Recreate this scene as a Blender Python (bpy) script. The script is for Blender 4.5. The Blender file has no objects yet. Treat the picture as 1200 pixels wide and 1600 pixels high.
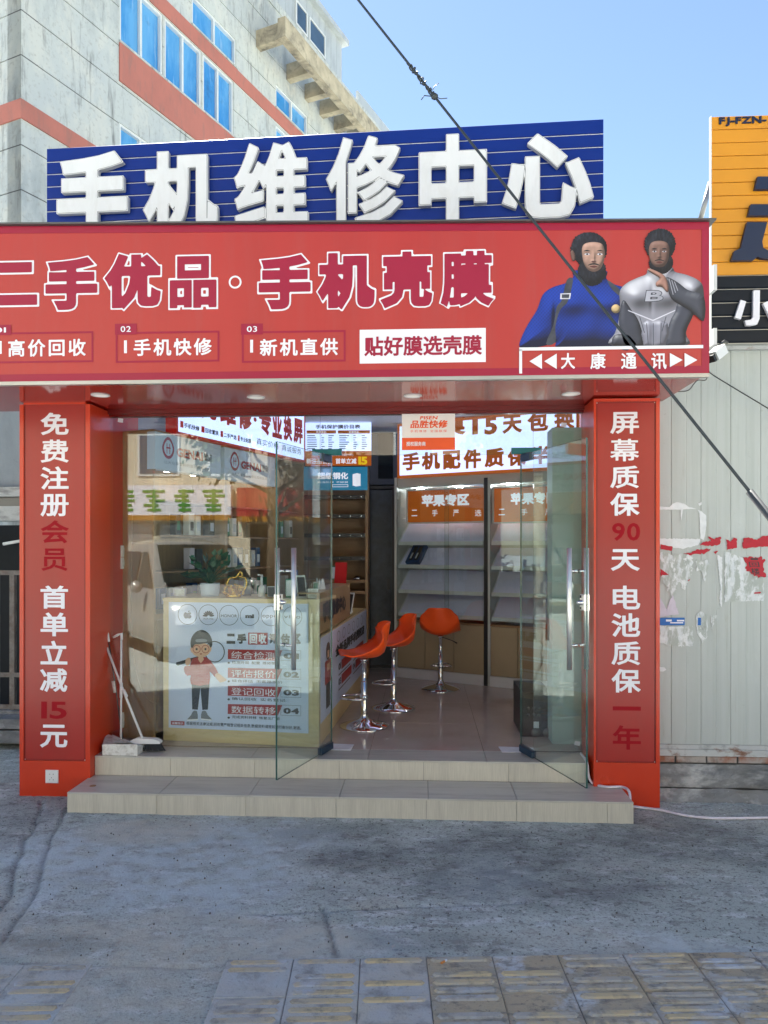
import bpy, math, random
import numpy as np
from mathutils import Vector, Matrix

random.seed(7)
SC = bpy.context.scene
COL = SC.collection

# ------------------------------------------------------------------ camera, sky, sun, exposure
TH = math.radians(3.0)
CT, ST = math.cos(TH), math.sin(TH)
F, CX0, HY, CAMH = 1150.0, 600.0, 855.0, 1.70

cam = bpy.data.cameras.new('camera')
cam.sensor_fit = 'VERTICAL'
cam.sensor_height = 36.0
cam.sensor_width = 27.0
cam.lens = 36.0 * F / 1600.0
cam.shift_y = (HY - 800.0) / 1600.0
cam.clip_start = 0.05
cam.clip_end = 500
camo = bpy.data.objects.new('camera', cam)
COL.objects.link(camo)
camo.location = (0, 0, CAMH)
camo.rotation_euler = (math.radians(90), 0, TH)
SC.camera = camo

SUN_EL, SUN_AZ = math.radians(53), math.radians(-24)      # azimuth from +Y towards +X
world = bpy.data.worlds.new('World')
SC.world = world
world.use_nodes = True
wn = world.node_tree.nodes
wn.clear()
sky = wn.new('ShaderNodeTexSky')
sky.sky_type = 'NISHITA'
sky.sun_disc = False
sky.sun_elevation = SUN_EL
sky.sun_rotation = SUN_AZ
sky.air_density = 1.0
sky.dust_density = 0.08
sky.ozone_density = 0.9
bg = wn.new('ShaderNodeBackground')
bg.inputs['Strength'].default_value = 0.052
wo = wn.new('ShaderNodeOutputWorld')
world.node_tree.links.new(sky.outputs[0], bg.inputs[0])
world.node_tree.links.new(bg.outputs[0], wo.inputs[0])

sun = bpy.data.lights.new('sun', 'SUN')
sun.energy = 5.0
sun.angle = math.radians(0.5)
sun.color = (1.0, 0.95, 0.87)
suno = bpy.data.objects.new('sun', sun)
COL.objects.link(suno)
sd = Vector((math.sin(SUN_AZ) * math.cos(SUN_EL), math.cos(SUN_AZ) * math.cos(SUN_EL), math.sin(SUN_EL)))
suno.rotation_euler = sd.to_track_quat('Z', 'Y').to_euler()
suno.location = (0, 0, 30)

SC.view_settings.view_transform = 'Standard'
SC.view_settings.look = 'None'
SC.view_settings.gamma = 1.0
SC.view_settings.exposure = 2.12
SC.view_settings.use_curve_mapping = False
SC.render.engine = 'CYCLES'
SC.cycles.use_denoising = True
SC.cycles.max_bounces = 10
SC.cycles.transparent_max_bounces = 24
SC.cycles.glossy_bounces = 5
SC.cycles.diffuse_bounces = 5
SC.cycles.sample_clamp_indirect = 8.0
SC.cycles.caustics_reflective = False
SC.cycles.caustics_refractive = False

# ------------------------------------------------------------------ measuring helpers (all give real points in the place)
def ray(px, py):
    a, c = (px - CX0) / F, (HY - py) / F
    return Vector((a * CT - ST, a * ST + CT, c))

O0 = Vector((0, 0, CAMH))

def c2w(X, Y, Z=0.0):
    return Vector((X * CT - Y * ST, X * ST + Y * CT, Z))

class Plane:
    """vertical plane: origin O, horizontal axis U, up V, normal N facing the street"""
    def __init__(s, O, U, tilt=0):
        s.O = Vector(O); s.U = Vector(U).normalized(); s.V = Vector((0, 0, 1))
        s.N = s.U.cross(s.V)
    def hit(s, px, py):
        d = ray(px, py)
        t = (s.O - O0).dot(s.N) / d.dot(s.N)
        p = O0 + d * t - s.O
        return p.dot(s.U), p.z + 0.0
    def pt(s, u, v, n=0.0):
        return s.O + s.U * u + s.V * v + s.N * n
    def box(s, x0, y0, x1, y1):
        xm, ym = (x0 + x1) / 2, (y0 + y1) / 2
        return s.hit(x0, ym)[0], s.hit(xm, y1)[1], s.hit(x1, ym)[0], s.hit(xm, y0)[1]
    def off(s, n):
        return Plane(s.O + s.N * n, s.U)

def PY(Y):
    return Plane((0, Y, 0), (1, 0, 0))

def onZ(px, py, z):
    d = ray(px, py)
    return O0 + d * ((z - CAMH) / d.z)

# ------------------------------------------------------------------ materials
def rgb(r, g, b):
    f = lambda c: (c / 255 / 12.92) if c / 255 <= 0.04045 else ((c / 255 + 0.055) / 1.055) ** 2.4
    return (f(r), f(g), f(b), 1)

def _n(nt, t, **kw):
    n = nt.nodes.new(t)
    for k, v in kw.items():
        if k in n.inputs: n.inputs[k].default_value = v
        else: setattr(n, k, v)
    return n

def mat(name, col, rough=0.5, metal=0.0, var=0.08, vscale=3.0, bump=0.0, bscale=40.0, dirt=0.0, dcol=(0.1, 0.09, 0.08, 1),
        dscale=2.5, stretch=(1, 1, 1), emit=0.0, spec=0.5, coat=0.0, rvar=0.1):
    m = bpy.data.materials.new(name)
    m.use_nodes = True
    nt = m.node_tree
    b = nt.nodes['Principled BSDF']
    b.inputs['Roughness'].default_value = rough
    b.inputs['Metallic'].default_value = metal
    b.inputs['Specular IOR Level'].default_value = spec
    if coat:
        b.inputs['Coat Weight'].default_value = coat
        b.inputs['Coat Roughness'].default_value = 0.06
    g = _n(nt, 'ShaderNodeNewGeometry')
    mp = _n(nt, 'ShaderNodeMapping'); mp.inputs['Scale'].default_value = stretch
    nt.links.new(g.outputs['Position'], mp.inputs[0])
    no = _n(nt, 'ShaderNodeTexNoise', Scale=vscale, Detail=6.0, Roughness=0.6)
    nt.links.new(mp.outputs[0], no.inputs['Vector'])
    ra = _n(nt, 'ShaderNodeMapRange')
    ra.inputs['From Min'].default_value = 0.3; ra.inputs['From Max'].default_value = 0.7
    ra.inputs['To Min'].default_value = 1 - var; ra.inputs['To Max'].default_value = 1 + var
    nt.links.new(no.outputs[0], ra.inputs[0])
    vm = _n(nt, 'ShaderNodeVectorMath', operation='SCALE')
    vm.inputs[0].default_value = col[:3]
    nt.links.new(ra.outputs[0], vm.inputs['Scale'])
    last = vm.outputs[0]
    if dirt:
        n2 = _n(nt, 'ShaderNodeTexNoise', Scale=dscale, Detail=9.0, Roughness=0.7, Distortion=0.4)
        nt.links.new(mp.outputs[0], n2.inputs['Vector'])
        cr = _n(nt, 'ShaderNodeMapRange')
        cr.inputs['From Min'].default_value = 0.48; cr.inputs['From Max'].default_value = 0.68
        cr.inputs['To Min'].default_value = 0; cr.inputs['To Max'].default_value = dirt
        nt.links.new(n2.outputs[0], cr.inputs[0])
        mx = _n(nt, 'ShaderNodeMix', data_type='RGBA')
        nt.links.new(cr.outputs[0], mx.inputs[0])
        nt.links.new(last, mx.inputs[6]); mx.inputs[7].default_value = dcol
        last = mx.outputs[2]
    nt.links.new(last, b.inputs['Base Color'])
    if emit:
        nt.links.new(last, b.inputs['Emission Color'])
        b.inputs['Emission Strength'].default_value = emit
    if rvar:
        r2 = _n(nt, 'ShaderNodeMapRange')
        r2.inputs['From Min'].default_value = 0.3; r2.inputs['From Max'].default_value = 0.7
        r2.inputs['To Min'].default_value = max(0.0, rough - rvar * rough); r2.inputs['To Max'].default_value = min(1, rough + rvar * rough)
        nt.links.new(no.outputs[0], r2.inputs[0]); nt.links.new(r2.outputs[0], b.inputs['Roughness'])
    if bump:
        n3 = _n(nt, 'ShaderNodeTexNoise', Scale=bscale, Detail=6.0, Roughness=0.6)
        nt.links.new(mp.outputs[0], n3.inputs['Vector'])
        bp = _n(nt, 'ShaderNodeBump'); bp.inputs['Strength'].default_value = bump; bp.inputs['Distance'].default_value = 0.01
        nt.links.new(n3.outputs[0], bp.inputs['Height']); nt.links.new(bp.outputs[0], b.inputs['Normal'])
    return m

def glass_mat(name, tint=(0.945, 0.985, 0.975, 1)):
    m = bpy.data.materials.new(name); m.use_nodes = True
    nt = m.node_tree; nt.nodes.clear()
    out = _n(nt, 'ShaderNodeOutputMaterial')
    tr = _n(nt, 'ShaderNodeBsdfTransparent'); tr.inputs[0].default_value = tint
    gl = _n(nt, 'ShaderNodeBsdfGlossy'); gl.inputs['Roughness'].default_value = 0.0; gl.inputs[0].default_value = (1, 1, 1, 1)
    lw = _n(nt, 'ShaderNodeLayerWeight'); lw.inputs[0].default_value = 0.5
    p = _n(nt, 'ShaderNodeMath', operation='POWER'); p.inputs[1].default_value = 5
    nt.links.new(lw.outputs['Facing'], p.inputs[0])
    ma = _n(nt, 'ShaderNodeMath', operation='MULTIPLY_ADD'); ma.inputs[1].default_value = 0.95; ma.inputs[2].default_value = 0.062
    nt.links.new(p.outputs[0], ma.inputs[0])
    mx = _n(nt, 'ShaderNodeMixShader')
    nt.links.new(ma.outputs[0], mx.inputs[0]); nt.links.new(tr.outputs[0], mx.inputs[1]); nt.links.new(gl.outputs[0], mx.inputs[2])
    nt.links.new(mx.outputs[0], out.inputs[0])
    return m

M = {}
M['glass'] = glass_mat('clear_glass')
M['glass_edge'] = mat('glass_edge', (0.03, 0.09, 0.08, 1), 0.1, var=0.05)
M['red_sign'] = mat('red_vinyl', rgb(176, 52, 48), 0.36, var=0.05, vscale=1.0, stretch=(2.5, 1, .25), dirt=.12, dcol=(0.30, 0.12, 0.11, 1), dscale=3)
M['sign_border'] = mat('crimson_vinyl', rgb(152, 10, 52), 0.4, var=0.03)
M['sign_crimson'] = mat('crimson_print', rgb(154, 14, 54), 0.45, var=0.02)
M['white_print'] = mat('white_print', (0.80, 0.79, 0.86, 1), 0.45, var=0.02)
M['pillar_panel'] = mat('pillar_red_panel', rgb(158, 38, 31), 0.30, var=0.07, vscale=1.2, stretch=(3, 1, .3), dirt=.15, dcol=(0.22, 0.05, 0.04, 1), dscale=3)
M['pillar_orange'] = mat('pillar_orange_metal', rgb(198, 54, 20), 0.30, var=0.04, coat=0.2)
M['pillar_crimson'] = mat('pillar_crimson_print', rgb(150, 0, 22), 0.55, var=0.03, spec=0.2)
M['soffit'] = mat('soffit_red_gloss', rgb(160, 32, 24), 0.10, var=0.08, spec=0.6)
M['header'] = mat('header_dark_red', rgb(105, 22, 20), 0.3, var=0.1)
M['inner_red'] = mat('inner_red_wall', rgb(190, 38, 26), 0.4, var=0.06)
M['alu'] = mat('grey_aluminium', (0.42, 0.42, 0.41, 1), 0.35, metal=0.7, var=0.1)
M['alu_dark'] = mat('dark_aluminium', (0.12, 0.12, 0.12, 1), 0.4, metal=0.6)
M['steel'] = mat('brushed_steel', (0.92, 0.90, 0.85, 1), 0.42, metal=1.0, var=0.05, bump=0.05, bscale=300)
M['chrome'] = mat('chrome', (0.72, 0.73, 0.74, 1), 0.08, metal=1.0, var=0.03)
M['teal'] = mat('teal_film', rgb(0, 104, 112), 0.35, var=0.06)
M['navy_film'] = mat('navy_film', rgb(8, 44, 66), 0.35, var=0.06)
M['blue_slat'] = mat('blue_slat_metal', rgb(8, 46, 134), 0.40, var=0.06, vscale=1.6, spec=0.3)
M['letter_white'] = mat('white_letter_face', (0.88, 0.89, 0.90, 1), 0.35, var=0.03, vscale=4, dirt=0.18, dcol=(0.5, 0.47, 0.42, 1), dscale=5, stretch=(1.6, 1, 0.5))
M['letter_line'] = mat('letter_trim', (0.30, 0.31, 0.33, 1), 0.4)
M['letter_side'] = mat('letter_side', (0.55, 0.56, 0.58, 1), 0.45)
M['orange_slat'] = mat('orange_slat_metal', rgb(212, 142, 26), 0.42, var=0.06)
M['black_slat'] = mat('black_slat_metal', rgb(12, 22, 34), 0.4, var=0.2, spec=0.25)
M['navy_letter'] = mat('navy_letter', rgb(2, 28, 62), 0.4, var=0.1)
M['tile'] = mat('beige_step_tile', (0.56, 0.53, 0.45, 1), 0.35, var=0.10, vscale=12, stretch=(14, 14, 0.7), dirt=0.3, dcol=(0.25, 0.23, 0.20, 1), dscale=0.9, bump=0.03, bscale=20)
M['tread'] = mat('beige_tread_tile', (0.50, 0.485, 0.44, 1), 0.32, var=0.08, vscale=3, stretch=(1, 8, 1), dirt=0.45, dcol=(0.22, 0.20, 0.18, 1), dscale=2.2, bump=0.02)
M['grout'] = mat('grout', (0.13, 0.12, 0.11, 1), 0.9)
M['floor_tile'] = mat('polished_floor_tile', (0.50, 0.42, 0.38, 1), 0.07, var=0.10, vscale=1.3, dirt=0.25, dcol=(0.2, 0.17, 0.15, 1), dscale=1.5, rvar=0.5)
M['oak'] = mat('light_oak_laminate', (0.33, 0.205, 0.10, 1), 0.45, var=0.14, vscale=5, stretch=(6, 6, 0.5), bump=0.02)
M['oak_pale'] = mat('pale_oak_laminate', (0.60, 0.46, 0.25, 1), 0.42, var=0.09, vscale=5, stretch=(0.6, 6, 8), bump=0.02)
M['brown'] = mat('brown_shelf_wood', (0.30, 0.175, 0.085, 1), 0.5, var=0.12, vscale=4, stretch=(0.6, 5, 9))
M['beige_door'] = mat('beige_cabinet_door', (0.40, 0.31, 0.19, 1), 0.5, var=0.05)
M['poster'] = mat('pale_blue_poster', (0.56, 0.62, 0.82, 1), 0.35, var=0.04, spec=0.6)
M['white_plastic'] = mat('white_plastic', (0.72, 0.73, 0.74, 1), 0.35, var=0.06)
M['dirty_white'] = mat('dirty_white_plastic', (0.66, 0.66, 0.64, 1), 0.5, var=0.15, vscale=20, dirt=0.7, dcol=(0.28, 0.25, 0.21, 1), dscale=25)
M['black'] = mat('black_plastic', (0.015, 0.015, 0.017, 1), 0.35, var=0.2)
M['ink'] = mat('black_ink', (0.015, 0.017, 0.025, 1), 0.5, var=0.1)
M['grey_ink'] = mat('grey_ink', (0.18, 0.19, 0.22, 1), 0.5, var=0.1)
M['brand_red'] = mat('poster_red', rgb(160, 28, 34), 0.4, var=0.03)
M['skin'] = mat('printed_skin', rgb(222, 178, 150), 0.5, var=0.03)
M['seat_orange'] = mat('orange_seat_plastic', rgb(250, 88, 24), 0.36, var=0.03)
M['pale_wall'] = mat('plaster_wall', (0.52, 0.53, 0.50, 1), 0.7, var=0.05)
M['mint'] = mat('pale_mint_panel', (0.45, 0.55, 0.51, 1), 0.45, var=0.04)
M['dark_wall'] = mat('dark_back_wall', (0.07, 0.075, 0.08, 1), 0.7, var=0.15)
M['ceil'] = mat('grey_ceiling', (0.7, 0.7, 0.7, 1), 0.8)
M['tray'] = mat('lilac_white_tray', (0.78, 0.77, 0.98, 1), 0.3, var=0.05, coat=0.2)
M['light_white'] = mat('lit_white_panel', (0.50, 0.60, 0.98, 1), 0.3, var=0.03, emit=0.36)
M['light_grey'] = mat('lit_grey_panel', (0.42, 0.48, 0.56, 1), 0.3, var=0.03, emit=0.035)
M['lamp'] = mat('lit_lamp', (0.93, 0.95, 1.0, 1), 0.5, var=0, emit=80.0)
M['cabinet_glow'] = mat('cabinet_spotlight', (1.0, 0.93, 0.8, 1), 0.5, var=0, emit=9.0)
M['soft_lamp'] = mat('lit_downlight', (0.9, 0.86, 0.8, 1), 0.5, var=0, emit=0.06)
M['lit_orange'] = mat('lit_orange_panel', rgb(222, 110, 20), 0.35, var=0.03, emit=0.04)
M['lit_teal'] = mat('lit_teal_panel', rgb(30, 130, 170), 0.35, var=0.03, emit=0.09)
M['orange_ink'] = mat('orange_ink', rgb(206, 104, 26), 0.5, emit=0.04)
M['red_ink'] = mat('red_ink', rgb(196, 34, 30), 0.5, emit=0.04)
M['yellow_ink'] = mat('yellow_ink', rgb(250, 214, 20), 0.5, emit=0.09)
M['lit_white_ink'] = mat('white_ink', (0.8, 0.82, 0.9, 1), 0.5, emit=0.14)
M['sticker_orange'] = mat('sticker_orange', rgb(240, 92, 40), 0.5)
M['sticker_white'] = mat('sticker_white', (0.88, 0.84, 0.82, 1), 0.4, var=0.03)
M['cable'] = mat('white_cable', (0.70, 0.66, 0.72, 1), 0.45, var=0.1, vscale=20)
M['wire'] = mat('steel_guy_wire', (0.05, 0.06, 0.065, 1), 0.5, metal=0.4, var=0.2, vscale=60, bump=0.3, bscale=200)
M['sleeve'] = mat('grey_pipe_sleeve', (0.06, 0.065, 0.07, 1), 0.45)
M['gold'] = mat('gold_ornament', (0.75, 0.47, 0.10, 1), 0.22, metal=0.9, var=0.3, vscale=40, bump=0.4, bscale=60)
M['leaf'] = mat('green_leaf', (0.025, 0.085, 0.035, 1), 0.35, var=0.4, vscale=20)
M['tree_leaf'] = mat('tree_foliage', (0.06, 0.10, 0.025, 1), 0.6, var=0.5, vscale=2)
M['bark'] = mat('bark', (0.14, 0.11, 0.08, 1), 0.9, var=0.3, bump=0.3)
M['paper'] = mat('white_paper', (0.72, 0.73, 0.78, 1), 0.7, var=0.08, vscale=20, bump=0.1)
M['green_box'] = mat('green_package', rgb(20, 120, 88), 0.4)
M['navy_box'] = mat('navy_package', rgb(16, 70, 120), 0.35)
M['red_box'] = mat('red_card', rgb(180, 24, 34), 0.4)

M['bwin_dark'] = mat('grey_window_glass', (0.05, 0.09, 0.14, 1), 0.08, var=0.3, vscale=0.5, spec=0.8)
M['wframe'] = mat('white_window_frame', (0.70, 0.71, 0.70, 1), 0.4, var=0.06)
M['siding'] = mat('grey_metal_siding', (0.46, 0.49, 0.50, 1), 0.45, var=0.06, dirt=0.2, stretch=(1, 1, .4))
M['beam'] = mat('weathered_concrete_beam', (0.48, 0.41, 0.29, 1), 0.9, var=0.22, vscale=3, dirt=0.85, dcol=(0.10, 0.09, 0.08, 1), dscale=2.2, bump=0.6, bscale=15)
M['rubber'] = mat('rubber', (0.02, 0.02, 0.02, 1), 0.8)
M['road'] = mat('asphalt', (0.07, 0.07, 0.07, 1), 0.9, var=0.2, vscale=1, bump=0.4, bscale=80)
M['car_silver'] = mat('silver_car_paint', (0.42, 0.41, 0.385, 1), 0.25, metal=0.35, coat=0.7, var=0.02)
M['car_white'] = mat('white_car_paint', (0.78, 0.78, 0.78, 1), 0.25, coat=0.8, var=0.02)
M['car_glass'] = mat('car_window', (0.012, 0.02, 0.02, 1), 0.05, spec=0.7)
M['cream'] = mat('cream_render', (0.60, 0.53, 0.40, 1), 0.8, var=0.08)
M['brick_far'] = mat('brown_render', (0.36, 0.30, 0.24, 1), 0.85, var=0.1)
M['green_ink'] = mat('green_sign_ink', rgb(60, 140, 30), 0.5)
M['yellow_board'] = mat('yellow_board', rgb(170, 116, 20), 0.5)
M['grille'] = mat('rusty_grille', (0.20, 0.18, 0.165, 1), 0.7, var=0.35, vscale=9, dirt=0.6, dcol=(0.12, 0.06, 0.03, 1), dscale=12, bump=.3)
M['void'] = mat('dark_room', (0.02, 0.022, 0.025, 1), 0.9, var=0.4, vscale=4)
M['blue_tape'] = mat('blue_sticker', rgb(10, 96, 178), 0.5, var=0.08, vscale=10)
M['paper_white'] = mat('white_paper_remains', (0.68, 0.71, 0.74, 1), 0.7, var=0.10, vscale=20)
M['torn_red'] = mat('torn_red_paper', rgb(176, 30, 48), 0.7, var=0.12, vscale=20)
M['pink_paper'] = mat('faded_pink_paper', (0.56, 0.52, 0.62, 1), 0.7, var=0.1, vscale=20)
M['butt'] = mat('cigarette_filter', rgb(196, 130, 70), 0.8)
M['silver_print'] = mat('printed_silver', (0.40, 0.40, 0.48, 1), 0.45, var=0.28, vscale=5)
M['silver_light'] = mat('printed_pale_silver', (0.60, 0.60, 0.70, 1), 0.45, var=0.15, vscale=6)
M['charcoal_print'] = mat('printed_charcoal', (0.05, 0.055, 0.075, 1), 0.45, var=0.4, vscale=14)
M['hair_print'] = mat('printed_black_hair', (0.010, 0.011, 0.016, 1), 0.5, var=0.5, vscale=60)
M['face_print'] = mat('printed_face', rgb(158, 118, 108), 0.5, var=0.08, vscale=16)
M['face_dark'] = mat('printed_face_dark', rgb(88, 54, 56), 0.5, var=0.1, vscale=16)
M['mouth_print'] = mat('printed_mouth', rgb(96, 48, 48), 0.5)

def blue_knit():
    m = mat('printed_blue_knit', rgb(10, 36, 178), 0.45, var=0.25, vscale=4)
    nt = m.node_tree; b = nt.nodes['Principled BSDF']
    g = _n(nt, 'ShaderNodeNewGeometry')
    v = _n(nt, 'ShaderNodeTexVoronoi', Scale=75.0)
    mp = _n(nt, 'ShaderNodeMapping'); mp.inputs['Scale'].default_value = (1, 1, 1.6)
    nt.links.new(g.outputs['Position'], mp.inputs[0]); nt.links.new(mp.outputs[0], v.inputs['Vector'])
    r = _n(nt, 'ShaderNodeMapRange'); r.inputs['From Max'].default_value = 0.7
    r.inputs['To Min'].default_value = 1.35; r.inputs['To Max'].default_value = 0.45
    nt.links.new(v.outputs['Distance'], r.inputs[0])
    old = b.inputs['Base Color'].links[0].from_socket
    s = _n(nt, 'ShaderNodeVectorMath', operation='SCALE')
    nt.links.new(old, s.inputs[0]); nt.links.new(r.outputs[0], s.inputs['Scale'])
    nt.links.new(s.outputs[0], b.inputs['Base Color'])
    return m
M['knit'] = blue_knit()

def layered(name, base, layers, rough=0.85, bump=0.4, bscale=60):
    """layers: (colour, noise scale, lo, hi, amount, stretch)"""
    m = bpy.data.materials.new(name); m.use_nodes = True
    nt = m.node_tree; b = nt.nodes['Principled BSDF']
    b.inputs['Roughness'].default_value = rough
    g = _n(nt, 'ShaderNodeNewGeometry')
    last = None
    for i, (c, sc, lo, hi, amt, st) in enumerate(layers):
        mp = _n(nt, 'ShaderNodeMapping'); mp.inputs['Scale'].default_value = st; mp.inputs['Location'].default_value = (i * 3.7, i * 1.3, i * 2.1)
        nt.links.new(g.outputs['Position'], mp.inputs[0])
        no = _n(nt, 'ShaderNodeTexNoise', Scale=sc, Detail=8.0, Roughness=0.65, Distortion=0.2)
        nt.links.new(mp.outputs[0], no.inputs['Vector'])
        r = _n(nt, 'ShaderNodeMapRange')
        r.inputs['From Min'].default_value = lo; r.inputs['From Max'].default_value = hi
        r.inputs['To Min'].default_value = 0; r.inputs['To Max'].default_value = amt
        nt.links.new(no.outputs[0], r.inputs[0])
        mx = _n(nt, 'ShaderNodeMix', data_type='RGBA')
        nt.links.new(r.outputs[0], mx.inputs[0])
        if last is None: mx.inputs[6].default_value = base
        else: nt.links.new(last, mx.inputs[6])
        mx.inputs[7].default_value = c
        last = mx.outputs[2]
    nt.links.new(last, b.inputs['Base Color'])
    n3 = _n(nt, 'ShaderNodeTexNoise', Scale=bscale, Detail=8.0, Roughness=0.7)
    nt.links.new(g.outputs['Position'], n3.inputs['Vector'])
    bp = _n(nt, 'ShaderNodeBump'); bp.inputs['Strength'].default_value = bump; bp.inputs['Distance'].default_value = 0.01
    nt.links.new(n3.outputs[0], bp.inputs['Height']); nt.links.new(bp.outputs[0], b.inputs['Normal'])
    return m

M['ground'] = layered('worn_concrete', (0.455, 0.508, 0.475, 1), [
    ((0.581, 0.634, 0.601, 1), 1.1, 0.46, 0.58, 0.6, (1, 1.6, 1)),
    ((0.554, 0.521, 0.442, 1), 0.9, 0.52, 0.62, 0.5, (0.7, 1.7, 1)),
    ((0.330, 0.350, 0.356, 1), 2.1, 0.53, 0.62, 0.5, (1, 1.4, 1)),
    ((0.739, 0.772, 0.779, 1), 6.0, 0.54, 0.62, 0.6, (1, 2.2, 1)),
    ((0.264, 0.257, 0.244, 1), 11.0, 0.54, 0.62, 0.65, (1, 1.5, 1)),
    ((0.119, 0.119, 0.119, 1), 38.0, 0.565, 0.62, 0.8, (1, 1.3, 1)),
    ((0.780, 0.780, 0.780, 1), 60.0, 0.62, 0.66, 0.7, (1, 1.3, 1)),
    ((0.158, 0.158, 0.158, 1), 95.0, 0.54, 0.62, 0.6, (1, 1, 1))], bump=1.0, bscale=90)
def patch_ground():
    m = M['ground'].copy(); m.name = 'patched_pavement'; nt = m.node_tree
    b = nt.nodes['Principled BSDF']
    cur = b.inputs['Base Color'].links[0].from_socket
    at = _n(nt, 'ShaderNodeAttribute'); at.attribute_name = 'patch'
    sp = _n(nt, 'ShaderNodeSeparateColor'); nt.links.new(at.outputs['Color'], sp.inputs[0])
    for k, c in ((0, (0.60, 0.69, 0.73, 1)), (1, (0.60, 0.56, 0.46, 1)), (2, None)):
        mx = _n(nt, 'ShaderNodeMix', data_type='RGBA')
        if c is None:
            mx.blend_type = 'MULTIPLY'; c = (0.42, 0.42, 0.43, 1)
        nt.links.new(sp.outputs[k], mx.inputs[0]); nt.links.new(cur, mx.inputs[6]); mx.inputs[7].default_value = c
        cur = mx.outputs[2]
    nt.links.new(cur, b.inputs['Base Color'])
    return m
M['pavement'] = patch_ground()
M['tactile'] = layered('worn_tactile_field', (0.486, 0.479, 0.446, 1), [
    ((0.567, 0.499, 0.351, 1), 1.7, 0.50, 0.66, 0.7, (1, 1.5, 1)),
    ((0.47, 0.51, 0.52, 1), 2.4, 0.44, 0.60, 0.85, (1, 1.2, 1)),
    ((0.216, 0.209, 0.203, 1), 9.0, 0.50, 0.68, 0.8, (1, 1, 1)),
    ((0.095, 0.095, 0.095, 1), 60.0, 0.60, 0.72, 0.6, (1, 1, 1))], bump=0.7, bscale=70)
M['tactile_tan'] = layered('worn_tan_tactile_field', (0.486, 0.405, 0.277, 1), [
    ((0.392, 0.365, 0.304, 1), 3.0, 0.46, 0.58, 0.8, (1, 1.5, 1)),
    ((0.567, 0.608, 0.634, 1), 2.4, 0.53, 0.60, 0.9, (1, 1.2, 1)),
    ((0.216, 0.203, 0.176, 1), 10.0, 0.52, 0.62, 0.75, (1, 2, 1)),
    ((0.095, 0.095, 0.095, 1), 50.0, 0.59, 0.65, 0.6, (1, 1, 1))], bump=0.9, bscale=70)
M['tactile_bar'] = layered('worn_yellow_bar', (0.575, 0.469, 0.281, 1), [
    ((0.425, 0.413, 0.375, 1), 2.0, 0.44, 0.56, 0.95, (1, 1.5, 1)),
    ((0.475, 0.512, 0.562, 1), 3.1, 0.50, 0.60, 0.95, (1, 1.2, 1)),
    ((0.213, 0.200, 0.175, 1), 14.0, 0.50, 0.66, 0.8, (1, 1, 1))], bump=0.6, bscale=70)
M['bwall'] = layered('stained_render', (0.56, 0.58, 0.545, 1), [
    ((0.50, 0.53, 0.53, 1), 0.45, 0.42, 0.58, 0.9, (1, 1, 0.5)),
    ((0.30, 0.33, 0.35, 1), 1.0, 0.50, 0.66, 0.75, (1.2, 1.2, 0.4)),
    ((0.64, 0.63, 0.57, 1), 1.7, 0.50, 0.62, 0.6, (1, 1, 0.6)),
    ((0.13, 0.13, 0.13, 1), 2.4, 0.56, 0.70, 0.75, (2.4, 2.4, 0.35)),
    ((0.30, 0.29, 0.27, 1), 12, 0.54, 0.68, 0.5, (1, 1, 1))], bump=0.4, bscale=8)
M['bjoint'] = mat('wall_joint', (0.10, 0.10, 0.10, 1), 0.9)
M['bpink'] = layered('pink_render', (0.50, 0.175, 0.135, 1), [
    ((0.40, 0.15, 0.12, 1), 1.5, 0.45, 0.65, 0.7, (1, 1, .5)),
    ((0.25, 0.16, 0.14, 1), 4.0, 0.52, 0.72, 0.6, (2, 2, .4))], bump=0.3, bscale=10)
M['panelwall'] = layered('grey_green_sheet_wall', (0.41, 0.445, 0.445, 1), [
    ((0.46, 0.50, 0.495, 1), 0.9, 0.42, 0.6, 0.8, (3, 3, 0.4)),
    ((0.36, 0.40, 0.385, 1), 3.0, 0.48, 0.70, 0.6, (9, 9, 0.16)),
    ((0.26, 0.25, 0.21, 1), 6, 0.60, 0.75, 0.5, (4, 4, 0.3)),
    ((0.52, 0.57, 0.58, 1), 2.0, 0.55, 0.70, 0.5, (2, 2, 0.7)),
    ((0.20, 0.20, 0.18, 1), 22, 0.66, 0.76, 0.5, (1, 1, 1))], rough=0.5, bump=0.08, bscale=30)
M['wallbase'] = layered('rough_cement_base', (0.225, 0.232, 0.240, 1), [
    ((0.525, 0.540, 0.555, 1), 3.0, 0.52, 0.66, 0.8, (1, 1, 1.5)),
    ((0.075, 0.083, 0.090, 1), 2.2, 0.48, 0.66, 0.85, (1, 1, 2.5)),
    ((0.750, 0.750, 0.750, 1), 40, 0.66, 0.74, 0.7, (1, 1, 1))], bump=0.8, bscale=14)
M['rust_frame'] = layered('rusty_white_channel', (0.45, 0.47, 0.48, 1), [
    ((0.18, 0.075, 0.035, 1), 5.0, 0.56, 0.66, 0.95, (1, 1, 1.6)),
    ((0.10, 0.10, 0.10, 1), 9.0, 0.55, 0.70, 0.6, (1, 1, 1))], rough=0.6, bump=0.3, bscale=30)
M['brick'] = layered('old_brick', (0.32, 0.13, 0.08, 1), [
    ((0.40, 0.40, 0.40, 1), 3.0, 0.46, 0.60, 0.85, (1, 1, 1)),
    ((0.12, 0.09, 0.08, 1), 12.0, 0.50, 0.70, 0.7, (1, 1, 1))], bump=0.6, bscale=40)
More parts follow.
